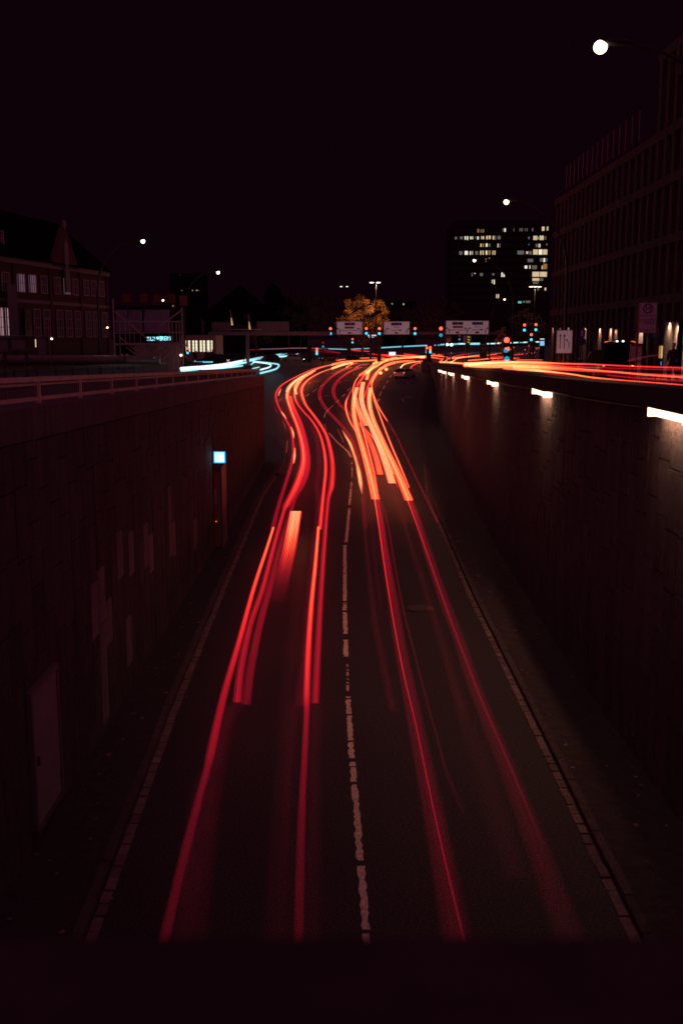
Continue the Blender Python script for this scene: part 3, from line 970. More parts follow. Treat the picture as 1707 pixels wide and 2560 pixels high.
mast_lamp(862, 716, 300, 'tiny distant mast lamp behind the dark tree', 0, (-1.1, .6), zr, .16)

# ================================================================== TREES
def tree(p, H, cw, label, leafmat, n=1500, ls=.35, group='trees around the junction', seed=1, base=.28, clumps=26):
    rnd = random.Random(seed)
    t = thing('tree', label, 'tree', p, 0, group)
    tr = MB()
    tr.tube([(0, 0, 0), (.1, 0, H * .25), (.05, .1, H * .5), (0, 0, H * .8)], [.32, .24, .16, .05], 8)
    for i in range(8):
        a = rnd.random() * 6.28; z0 = H * rnd.uniform(.25, .55); L = cw * rnd.uniform(.45, .85)
        tr.tube([(0.05, .05, z0), (math.cos(a) * L * .5, math.sin(a) * L * .5, z0 + L * .45), (math.cos(a) * L, math.sin(a) * L, z0 + L * .7)], [.13, .08, .02], 5)
    tr.build('trunk', M['bark'], t, world=False)
    cl = []
    for i in range(clumps):
        while True:
            q = Vector((rnd.uniform(-1, 1), rnd.uniform(-1, 1), rnd.uniform(-1, 1)))
            if .35 < q.length < 1: break
        zc = H * (base + (1 - base) / 2)
        cl.append((Vector((q.x * cw, q.y * cw, zc + q.z * H * (1 - base) / 2 * .92)), rnd.uniform(.13, .30) * cw))
    mb = MB()
    for i in range(n):
        c, r = rnd.choice(cl)
        v = Vector((rnd.gauss(0, 1), rnd.gauss(0, 1), rnd.gauss(0, .8)))
        v = v.normalized() * r * rnd.random() ** .4
        o = c + v
        a = Vector((rnd.gauss(0, 1), rnd.gauss(0, 1), rnd.gauss(0, 1))).normalized()
        b = a.cross(Vector((rnd.gauss(0, 1), rnd.gauss(0, 1), rnd.gauss(0, 1)))).normalized()
        s = ls * rnd.uniform(.6, 1.3)
        mb.add([o - a * s * .5, o + b * s * .32, o + a * s * .5, o - b * s * .32], [(0, 1, 2, 3)])
    mb.build('crown', leafmat, t, world=False)
    return t
p = px(905, 900, 236)
tree((p.x, 236, zr(236)), 15.6, 5.6, 'autumn tree glowing golden under the mast lamp behind the sign gantry', M['leaf_lit'], 6500, .32, seed=3, base=.22, clumps=44)
p = px(770, 900, 262)
tree((p.x, 262, zr(255)), 17, 7.5, 'dark bare looking tree left of the glowing autumn tree', M['leaf_dark'], 3500, .5, seed=5, clumps=44)
p = px(1090, 900, 262)
tree((p.x, 262, zr(255)), 15, 7.5, 'dark tree behind the wide direction sign', M['leaf_dark'], 3500, .5, seed=8, clumps=44)
p = px(1005, 900, 275)
tree((p.x, 275, zr(270)), 13, 5.5, 'dark tree right of the glowing autumn tree', M['leaf_dark'], 2200, .5, seed=9, clumps=36)
p = px(1320, 900, 160)
tree((p.x, 160, zs(160)), 8.5, 3.0, 'reddish brown tree under the three headed mast lamp', M['leaf_dark'], 2200, .34, seed=11, clumps=30)
p = px(1255, 900, 240)
tree((p.x, 240, 3.4), 7.5, 2.2, 'small tree with a few yellow lit leaves behind the red signals', M['leaf_lit'], 700, .4, seed=12, clumps=16)
p = px(640, 900, 250)
tree((p.x, 250, 3.4), 11, 4.5, 'dark tree beyond the left gantry post', M['leaf_dark'], 1800, .45, seed=14, clumps=30)

# ================================================================== BUILDINGS
def window(root, c, e, nrm, w, h, framemat, panemat, bars=1, rows=2, fw=.07, deep=.10, name='window'):
    """window > pane: frame ring with glazing bars at c (centre on the facade), e along, nrm outwards"""
    c = Vector(c); e = Vector(e); nrm = Vector(nrm); z = Vector((0, 0, 1))
    mt = Matrix((( e.x, nrm.x, 0, c.x), (e.y, nrm.y, 0, c.y), (0, 0, 1, c.z), (0, 0, 0, 1)))
    f = MB()
    f.box(-w / 2, -w / 2 + fw, -deep, .04, -h / 2, h / 2, mt); f.box(w / 2 - fw, w / 2, -deep, .04, -h / 2, h / 2, mt)
    f.box(-w / 2 + fw, w / 2 - fw, -deep, .04, -h / 2, -h / 2 + fw, mt); f.box(-w / 2 + fw, w / 2 - fw, -deep, .04, h / 2 - fw, h / 2, mt)
    for i in range(bars):
        x = -w / 2 + w * (i + 1) / (bars + 1)
        f.box(x - .022, x + .022, -deep, .03, -h / 2 + fw, h / 2 - fw, mt)
    for i in range(rows - 1):
        q = -h / 2 + h * (i + 1) / rows
        f.box(-w / 2 + fw, w / 2 - fw, -deep + .005, .025, q - .022, q + .022, mt)
    fo = f.build(name, framemat, root)
    MB().box(-w / 2 + fw * .5, w / 2 - fw * .5, -deep - .05, -deep + .03, -h / 2 + fw * .5, h / 2 - fw * .5, mt).build('pane', panemat, fo)
    return fo

# ---- brick building with gable on the left
A = Vector((-33.5, 100, 0)); EB = Vector((.196, .981, 0)); NB = Vector((.981, -.196, 0))
def s_of(sx, off=0):                # position along the facade of a photo column
    u = (sx - 853.5) / FPX
    # solve (A + s e + off n).x = u * depth, depth ~ y*CP + ...
    k = u * 1.003
    return (k * (A.y + off * NB.y) - (A.x + off * NB.x)) / (EB.x - k * EB.y)
def fz(sx, sy):
    s = s_of(sx); p = A + EB * s
    return dep(sx, sy, p.y).z
br = thing('brick_building', 'dark red brick building with pointed stone trimmed gable and tall windows on the left', 'building', A + Vector((0, 0, 5)))
MT = Matrix(((EB.x, NB.x, 0, A.x), (EB.y, NB.y, 0, A.y), (0, 0, 1, 0), (0, 0, 0, 1)))
S0, S1 = -14.0, s_of(285)
ZE = 16.2
wmb = MB().box(S0, S1, -14, 0, 4.2, ZE, MT)
ws = wmb.build('wall', M['brick'], br)
rf = MB()
rf.add([MT @ Vector(v) for v in [(S0 - .3, .5, ZE + .003), (S1 + .3, .5, ZE + .003), (S1 + .3, -14.5, ZE + .003), (S0 - .3, -14.5, ZE + .003), (S0 + 2, -5, ZE + 5.6), (S1 - 2.5, -5, ZE + 5.6), (S1 - 2.5, -9, ZE + 5.6), (S0 + 2, -9, ZE + 5.6)]],
       [(0, 1, 5, 4), (1, 2, 6, 5), (2, 3, 7, 6), (3, 0, 4, 7), (4, 5, 6, 7), (0, 3, 2, 1)])
roof = rf.build('roof', M['roof'], br)
cor = MB().box(S0 - .1, S1 + .1, .003, .28, ZE - .5, ZE, MT).build('cornice', M['stone_trim'], br)
# gable
sg = s_of(179)
g = MB()
gz0, gz1 = ZE - .2, fz(179, 573) + .2
gp = [(sg - 3.2, gz0), (sg + 3.2, gz0), (sg + 2.5, gz0 + 1.2), (sg + 1.3, gz0 + 2.9), (sg + .35, gz1), (sg - .35, gz1), (sg - 1.3, gz0 + 2.9), (sg - 2.5, gz0 + 1.2)]
vs = [MT @ Vector((a, .30, b)) for a, b in gp] + [MT @ Vector((a, -.15, b)) for a, b in gp]
n = len(gp)
g.add(vs, [tuple(range(n)), tuple(range(2 * n - 1, n - 1, -1))] + [((i + 1) % n, i, n + i, n + (i + 1) % n) for i in range(n)])
g.build('gable', M['brick'], br)
gr_ = MB().add([MT @ Vector(v) for v in [(sg - 3.1, -.16, gz0), (sg + 3.1, -.16, gz0), (sg, -.16, gz1 - .4), (sg - 3.1, -3.5, gz0 + 2), (sg + 3.1, -3.5, gz0 + 2), (sg, -4.5, gz1 - .4)]], [(0, 2, 5, 3), (1, 4, 5, 2), (0, 1, 2)])
gr_.build('gable_roof', M['roof'], br)
tr = MB()
tr.box(sg - .55, sg + .55, .31, .50, fz(179, 731), fz(179, 676), MT)
tr.box(sg - .75, sg + .75, .31, .56, fz(179, 678), fz(179, 672), MT)
tr.box(sg - .42, sg + .42, .31, .46, fz(179, 671), fz(179, 612), MT)
tr.add([MT @ Vector(v) for v in [(sg - .5, .31, fz(179, 612)), (sg + .5, .31, fz(179, 612)), (sg, .31, fz(179, 598)), (sg - .5, .46, fz(179, 612)), (sg + .5, .46, fz(179, 612)), (sg, .46, fz(179, 598))]], [(3, 4, 5), (0, 2, 1), (0, 1, 4, 3), (1, 2, 5, 4), (2, 0, 3, 5)])
tr.ball(MT @ Vector((sg, .3, gz1 + .3)), .25, .25, .5, 8, 6)
tr.build('stone_surround', M['stone_trim'], br)
ups = [(4.6, 'win_pink2'), (33.7, None), (72.5, 'win_pink'), (100, 'win_pink'), (127, None), (159, None), (184, 'win_dim'), (203, None), (230, None), (248, None), (267, None)]
for sx, lit in ups:
    s = s_of(sx)
    zt_, zb_ = fz(sx, 684 + (sx - 72) * .10), fz(sx, 731 + (sx - 72) * .055)
    c = MT @ Vector((s, .17, (zt_ + zb_) / 2))
    window(br, c, EB, NB, 1.35, zt_ - zb_, M['winframe'], E[lit] if lit else M['glass_dark'], 2, 2)
for sx, lit in [(-14, 'win_pink2'), (4, 'win_pink2'), (14.5, 'win_pink2'), (40, 'win_pink2'), (106, None), (130, None), (162, None), (184, None), (206, None), (232, None), (250, None), (271, None)]:
    s = s_of(sx)
    zt_, zb_ = fz(sx, 772 + (sx - 100) * .05), fz(sx, 843)
    c = MT @ Vector((s, .17, (zt_ + zb_) / 2))
    window(br, c, EB, NB, 1.4, zt_ - zb_, M['winframe'], E[lit] if lit else M['glass_dark'], 2, 3)
for sx in (22, 50):
    s = s_of(sx)
    c = MT @ Vector((s, -.90, ZE + 1.9))
    MB().box(s - .9, s + .9, -3.6, -1.06, ZE + .6, ZE + 3.0, MT).build('dormer', M['roof'], br)
    window(br, c, EB, NB, 1.3, 1.5, M['winframe'], M['glass_dark'], 2, 2)
for s in [s_of(x) for x in (56, 143, 217, 281)]: MB().box(s - .22, s + .22, .003, .16, 4.4, ZE - .503, MT).build('pilaster', M['brick'], br)
MB().box(S0, S1, .003, .12, 11.9, 12.25, MT).build('string_course', M['stone_trim'], br)
bn = thing('hanging_banner', 'long pale violet banner hanging on the brick facade between window rows', 'banner', MT @ Vector((s_of(33), .8, 8.2)))
MB().box(s_of(22), s_of(45), .75, .78, 8.4, fz(33, 712), MT).build('cloth', M['banner_pale'], bn)
MB().tube([MT @ Vector((s_of(22), .765, fz(33, 710))), MT @ Vector((s_of(46), .765, fz(33, 710)))], .03, 6).build('rod', M['steel'], bn)
vb = thing('vertical_sign', 'narrow dark vertical sign with pale letters on the brick facade', 'sign', MT @ Vector((s_of(78), .5, 8.5)))
MB().box(s_of(70), s_of(86), .30, .42, 8.5, fz(78, 772), MT).build('board', M['black'], vb)
rz_b = math.atan2(EB.y, EB.x)
for i, ch in enumerate('KHH'):
    o = text(ch, vb, Vector(MT @ Vector((s_of(78), .44, fz(78, 782 + 18 * i)))) - vb.location, .75, M['stone_trim'], (R(90), 0, rz_b), 'letter')

# ---- low pavilion and stage building behind the scaffold
def boxhouse(name, label, cat, sx0, sx1, sy, d, depth, zbase, mat, roofh=0, group=None, roofmat=None):
    a = px(sx0, sy, d); b = px(sx1, sy, d)
    t = thing(name, label, cat, ((a.x + b.x) / 2, d, zbase), 0, group)
    MB().box(a.x, b.x, d, d + depth, zbase, a.z).build('wall', mat, t)
    if roofh:
        xm = (a.x + b.x) / 2
        MB().add([(a.x - .3, d - .3, a.z + .003), (b.x + .3, d - .3, a.z + .003), (b.x + .3, d + depth + .3, a.z + .003), (a.x - .3, d + depth + .3, a.z + .003), (xm, d + depth * .3, a.z + roofh), (xm, d + depth * .7, a.z + roofh)],
                 [(0, 1, 4), (1, 2, 5, 4), (2, 3, 5), (3, 0, 4, 5), (0, 3, 2, 1)]).build('roof', roofmat or M['roof'], t)
    return t
st = boxhouse('slatted_building', 'low building clad in violet vertical slats behind the scaffold tower', 'building', 284, 440, 766, 96, 2.5, 5.2, M['darkbuild'])
a = px(361, 774, 95.8); b = px(424, 829, 95.8)
nsl = 22
sl = MB().box(-.035, .035, -.05, .05, 0, a.z - b.z).build('slat', M['slat'], st, world=False)
for i in range(nsl):
    o = sl if i == 0 else inst(sl, 'slat', st, (0, 0, 0))
    o.location = Vector((a.x + (b.x - a.x) * i / (nsl - 1), 95.93, b.z)) - st.location
a = px(290, 774, 95.8); b = px(355, 829, 95.8)
for i in range(20):
    o = inst(sl, 'slat', st, Vector((a.x + (b.x - a.x) * i / 19, 95.93, b.z)) - st.location)
for k, (x0, x1, ch) in enumerate(((306, 330, '☰'), (350, 370, '方'), (384, 404, '☰'), (420, 440, '方'))):
    a = px(x0, 735, 95.2); b = px(x1, 757, 95.2)
    t = thing('roof_banner', ['dark red banner with bars on the slatted roof, leftmost', 'dark red banner with a character, second from the left on the slatted roof', 'dark red banner with bars, third on the slatted roof', 'dark red banner with a character beside the bright red poster'][k], 'banner', ((a.x + b.x) / 2, 95.2, b.z), 0, 'dark red banners on the slatted roof')
    MB().box(a.x, b.x, 95.2, 95.25, b.z, a.z).build('cloth', pm('banner_dark', (.10, .015, .018), .8), t)
    if ch == '方':
        text('方', t, (0, -.03, (a.z - b.z) / 2), .8, M['banner_red'], name='character')
    else:
        mb = MB()
        for q in (.2, .45, .7): mb.box(a.x + .12, b.x - .12, 95.16, 95.19, b.z + q * (a.z - b.z), b.z + (q + .08) * (a.z - b.z))
        mb.build('bars', M['banner_red'], t)
    MB().tube([((a.x + b.x) / 2, 95.4, b.z - 1.3), ((a.x + b.x) / 2, 95.4, a.z)], .03, 6).build('post', M['darkmetal'], t)
a = px(449, 739, 84); b = px(469, 764, 84)
t = thing('red_poster', 'red poster panel on top of the scaffold tower right corner', 'sign', ((a.x + b.x) / 2, 84, b.z))
MB().box(a.x, b.x, 84, 84.06, b.z, a.z).build('panel', M['sign_red'], t)
mb = MB()
for q, w in ((.75, .1), (.55, .25), (.38, .35), (.2, .35), (.08, .3)): mb.box((a.x + b.x) / 2 - w * .6, (a.x + b.x) / 2 + w * .6, 83.98, 83.99, b.z + q * (a.z - b.z), b.z + (q + .05) * (a.z - b.z))
mb.build('print', M['banner_pale'], t)
for (sx, sy, d, lab) in ((408, 751, 94.8, 'small bright floodlight above the slatted building roof'), (433, 765, 94.8, 'tiny amber lamp below the roof banners'), (130, 847, 90, 'small white lamp at the brick building entrance'), (453, 888, 80, 'small white lamp on the scaffold tower right leg'), (269, 819, 98, 'tiny lamp by the brick building corner')):
    p = px(sx, sy, d)
    t = thing('small_lamp', lab, 'lamp', p)
    MB().ball(p, .10 if sx != 433 else .06, .10, .08).build('bulb', E['lamp_small'] if sx != 433 else E['win_orange'], t)
    MB().box(p.x - .14, p.x + .14, p.y + .05, p.y + .2, p.z - .02, p.z + .14).build('housing', M['darkmetal'], t)
# neon lettering sign
a = px(377, 845, 84); b = px(421, 852, 84)
t = thing('neon_sign', 'glowing ice blue letter sign hanging in the scaffold tower', 'sign', ((a.x + b.x) / 2, 84, b.z - .2))
q1 = px(400, 850, 84)
text('KUNST', t, Vector((px(388, 847.5, 84).x, 83.9, px(388, 847.5, 84).z)) - t.location, .46, E['neon'], sx=.88)
text('VEREIN', t, Vector((px(410.5, 846, 84).x, 83.9, px(410, 846.5, 84).z)) - t.location, .46, E['neon'], sx=.76)
MB().box(a.x - .02, b.x + .02, 84.0, 84.06, px(400, 855, 84).z, px(400, 841, 84).z).build('board', M['black'], t)

# scaffold tower
def zig(d=80):
    t = thing('scaffold_tower', 'tall tube scaffold tower with diagonal braces behind the large pipe', 'scaffold', (px(366, 900, d).x, d, zs(d)))
    z0 = zs(d)
    def P(sx, sy, dd=d): return px(sx, sy, dd)
    xs = [P(283, 900).x, P(298, 900).x, P(423, 900).x, P(455, 900).x]
    ztop = P(283, 748).z
    for sx, sy in ((283, 747), (455, 768)):
        a = P(sx, sy); MB().tube([(a.x, d, z0), a], .06, 8).build('standard', M['scaff'], t)
    for sx in (298, 422, 430, 440, 448):
        a = P(sx, 802); MB().tube([(a.x, d + .1, z0), (a.x, d + .1, a.z)], .045, 7).build('standard', M['scaff'], t)
    for sx in (309, 320, 331, 347, 394):
        a = P(sx, 802); b = P(sx, 858); MB().tube([(a.x, d + .6, b.z), (a.x, d + .6, a.z)], .035, 6).build('post', M['scaff'], t)
    for sy0, sy1, dz in ((804, 804, 0), (833, 831, 0), (860, 857, 0), (862, 862, 1.5)):
        a = P(284, sy0, d + dz); b = P(456, sy1, d + dz)
        MB().tube([a, b], .045, 7).build('ledger', M['scaff'], t)
    for q in (((287, 779), (372, 850)), ((454, 775), (398, 818)), ((297, 840), (345, 880)), ((316, 868), (350, 893)), ((423, 866), (372, 912)), ((425, 862), (380, 845))):
        MB().tube([P(*q[0], d + .2), P(*q[1], d + .2)], .055, 7).build('brace', M['scaff'], t)
    for i in range(5):
        x0 = 338 + i * 22
        MB().tube([P(x0, 862, d + .5), P(x0 + 44, 896, d + .5)], .045, 6).build('brace', M['scaff'], t)
        MB().tube([P(x0 + 40, 862, d + .55), P(x0 - 4, 896, d + .55)], .045, 6).build('brace', M['scaff'], t)
    for q in (((336, 930), (366, 905)), ((360, 905), (385, 932)), ((373, 930), (420, 880)), ((395, 900), (430, 930)), ((400, 932), (425, 905)), ((430, 930), (452, 912))):
        MB().tube([P(*q[0], d + .5), P(*q[1], d + .5)], .05, 6).build('brace', M['scaff'], t)
    MB().box(P(290, 860).x, P(455, 860).x, d - .2, d + 1.4, P(366, 862).z, P(366, 859.5).z).build('deck', M['scaff'], t)
    return t
zig()
# graffiti board behind the scaffold
a = px(336, 862, 84); b = px(450, 935, 84)
t = thing('painted_hoarding', 'pale graffiti painted hoarding behind the scaffold braces', 'hoarding', ((a.x + b.x) / 2, 84, zs(84)))
pan = None
for i in range(5):
    x0 = a.x + (b.x - a.x) * i / 5; x1 = a.x + (b.x - a.x) * (i + 1) / 5
    MB().box(x0 + .012, x1 - .012, 84, 84.05, zs(84), a.z + random.uniform(-.05, .05)).build('panel', M['tarp'], t)
# warning diamond on the pipe end
p = px(389, 896, 63)
t = thing('warning_plate', 'small red and white diamond plate on the end of the large pipe', 'sign', p)
MB().add([(p.x - .13, 62.6, p.z), (p.x, 62.6, p.z - .13), (p.x + .13, 62.6, p.z), (p.x - .13, 62.63, p.z), (p.x, 62.63, p.z - .13), (p.x + .13, 62.63, p.z)], [(0, 1, 2), (5, 4, 3), (0, 3, 4, 1), (1, 4, 5, 2), (2, 5, 3, 0)]).build('red_half', M['sign_red'], t)
MB().add([(p.x - .13, 62.6, p.z + .004), (p.x + .13, 62.6, p.z + .004), (p.x, 62.6, p.z + .13), (p.x - .13, 62.63, p.z + .004), (p.x + .13, 62.63, p.z + .004), (p.x, 62.63, p.z + .13)], [(0, 1, 2), (5, 4, 3), (0, 3, 4, 1), (1, 4, 5, 2), (2, 5, 3, 0)]).build('white_half', M['sign_white'], t)

# big horizontal pipe on supports
dP = 63
zc = px(200, 900.5, dP).z
x0, x1 = px(-60, 900, dP).x, px(400, 900, dP).x
t = thing('large_pipe', 'large horizontal site pipe on stub supports behind the left railing', 'pipe', ((x0 + x1) / 2, dP, zs(dP)))
MB().tube([(x0, dP, zc), (x1, dP, zc)], .29, 24).build('pipe_run', M['pipe'], t, smooth=True)
fl = None
for sx in (8, 70, 305, 318):
    x = px(sx, 900, dP).x
    MB().tube([(x - .07, dP, zc), (x + .07, dP, zc)], .37, 24).build('flange', M['pipe'], t)
for sx in (9, 69, 312):
    x = px(sx, 900, dP).x
    MB().box(x - .16, x + .16, dP - .2, dP + .2, zs(dP) - .05, zc - .30).build('support', M['pipe'], t)
# tubular frame with plates
dF = 60
t = thing('tubular_frame', 'rounded tubular frame carrying blank plates beside the large pipe', 'frame', (px(40, 930, dF).x, dF, zs(dF)))
c = [(-30, 840), (112, 840), (121, 843), (125, 850), (130, 918), (127, 925), (118, 928), (-30, 928)]
MB().tube([px(x, y, dF) for x, y in c], .035, 8).build('frame_tube', M['steel'], t)
MB().tube([px(-30, 872.5, dF), px(127, 872.5, dF)], .02, 6).build('cross_tube', M['steel'], t)
for (xa, ya, xb, yb) in ((28, 850, 63, 875), (95, 847, 116, 890), (-20, 850, 20, 880)):
    p, q = px(xa, ya, dF), px(xb, yb, dF)
    MB().box(p.x, q.x, dF + .05, dF + .08, q.z, p.z).build('plate', M['white'], t)
for sx in (12, 68):
    p = px(sx, 878, dF); MB().box(p.x - .09, p.x + .09, dF - .1, dF + .02, zs(dF), p.z).build('post', M['darkmetal'], t)
p, q = px(89, 848, dF), px(91, 868, dF)
MB().box(p.x - .015, q.x + .015, dF - .01, dF + .01, q.z, p.z).build('reflector', E['win_warm'], t)
p, q = px(125, 852, dF), px(127, 882, dF)
MB().box(p.x - .02, p.x + .02, dF - .06, dF - .04, q.z, p.z).build('red_marker', M['sign_red'], t)

# pavilion with lit windows
pv = boxhouse('lit_pavilion', 'low pavilion with bright yellow lit windows and people outside', 'building', 452, 540, 838, 170, 10, 4.0, M['pavilion'])
for (xa, xb) in ((462, 467), (470, 477), (480.5, 487), (488, 495), (499, 506), (507, 514), (517, 525.5), (527, 532.5)):
    p, q = px(xa, 850.5, 169.9), px(xb, 880, 169.9)
    window(pv, ((p.x + q.x) / 2, 169.95, (p.z + q.z) / 2), (1, 0, 0), (0, -1, 0), q.x - p.x, p.z - q.z, M['pavilion'], E['pav'], 0, 4, .05, .06)
    
# roof uplights and buildings beyond
def far_house(label, sx0, sx1, sy, d, roofh, mat=M['darkbuild'], wins=(), cat='building', dep_=14):
    t = boxhouse('far_building', label, cat, sx0, sx1, sy, d, dep_, 3.0 if d < 330 else 5, mat, roofh, 'dark buildings beyond the junction')
    for (wx, wy, ww, wh, m) in wins:
        p, q = px(wx, wy, d), px(wx + ww, wy + wh, d)
        window(t, ((p.x + q.x) / 2, d - .12, (p.z + q.z) / 2), (1, 0, 0), (0, -1, 0), q.x - p.x, p.z - q.z, M['darkbuild'], E[m], 0, 1, .04, .05)
    return t
far_house('dark flat topped block behind the far left street lamp with small lit windows', 424, 502, 683, 260, 0, wins=((449, 687, 1.5, 1.5, 'win_white'), (453, 725, 4, 3, 'win_dim'), (480, 724, 4, 4, 'win_orange'), (491, 724, 3, 4, 'win_warm'), (497, 725, 2.5, 3, 'win_dim')))
far_house('long dark low roofed hall between the slatted building and the left gantry', 500, 690, 795, 280, 9, dep_=20, wins=((528, 758, 0, 0, 'win_dim'),)[:0])
dm = boxhouse('domed_building', 'dark domed building rising behind the left gantry', 'building', 660, 704, 744, 330, 10, 5, M['darkbuild'])
p = px(682, 744, 335)
MB().ball((p.x, 335, p.z), 2.9, 2.9, 4.4, 16, 8).build('dome', M['roof'], dm)
MB().tube([(p.x, 335, p.z + 4.2), (p.x, 335, p.z + 6)], .12, 6).build('spire', M['roof'], dm)
far_house('dark gabled building right of the domed building', 640, 765, 770, 300, 4)
far_house('dark distant block right of the glowing tree with three tiny lit windows', 960, 1040, 752, 420, 0, wins=((979, 758, 2, 3, 'win_white'), (1007, 758, 3, 5, 'win_warm'), (1019, 749, 0, 0, 'win_white'), (1000, 758, 2, 4, 'win_dim'))[:2] + ((1061, 742, 2.5, 4, 'win_white'),)[:0])
for (sx0, sy0, sx1, sy1, lab) in ((576, 776, 581, 813, 'left slanting warm lit column on the dark hall roof'), (620.5, 785, 625, 824, 'right warm lit column on the dark hall beside the gantry post')):
    d = 200; a = px(sx0, sy0, d); b = px(sx1, sy1, d)
    t = thing('lit_column', lab, 'column', (b.x, d, b.z))
    MB().tube([b, a], [.22, .10], 8).build('shaft', M['stone_trim'], t)
    m = b.lerp(a, .5)
    MB().tube([b + Vector((0, -.2, 0)), m + Vector((0, -.18, 0))], [.17, .05], 6).build('light_strip', E['strip'], t)
# flag poles
for (sx, sy0, sx1, sy1, d, lab) in ((505, 800, 512, 838, 150, 'pale violet flag hanging from a pole near the pavilion'),):
    a = px(sx, sy0, d); b = px(sx1, sy1, d)
    t = thing('flag', lab, 'flag', (a.x, d, zs(d)))
    MB().tube([(a.x, d, zs(d)), (a.x, d, a.z + .3)], .05, 6).build('pole', M['steel'], t)
    n_ = 6
    vs = []
    for i in range(n_ + 1):
        f = i / n_
        vs += [(a.x + f * (b.x - a.x), d + .1 * math.sin(f * 9), a.z - .2 * f), (a.x + f * (b.x - a.x) * .8, d + .1 * math.sin(f * 9 + 1), b.z + .1 * f)]
    vs2 = [(v[0], v[1] + .02, v[2]) for v in vs]
    m_ = len(vs)
    mb = MB().add(vs + vs2, [(2 * i, 2 * i + 2, 2 * i + 3, 2 * i + 1) for i in range(n_)] + [(m_ + 2 * i, m_ + 2 * i + 1, m_ + 2 * i + 3, m_ + 2 * i + 2) for i in range(n_)])
    mb.build('cloth', M['banner_pale'], t)
    
# ---- office tower
dT = 480
a = px(1130, 562, dT); b = px(1371, 770, dT)
tw = thing('office_tower', 'tall dark office tower with scattered lit windows behind the junction', 'building', ((a.x + b.x) / 2, dT, 5.5))
MB().box(a.x, b.x, dT, dT + 25, 5.0, a.z).build('wall', M['tower'], tw)
MB().box(a.x + 1, b.x - 4, dT + 2, dT + 20, a.z + .003, a.z + 2.2).build('roof_plant', M['tower'], tw)
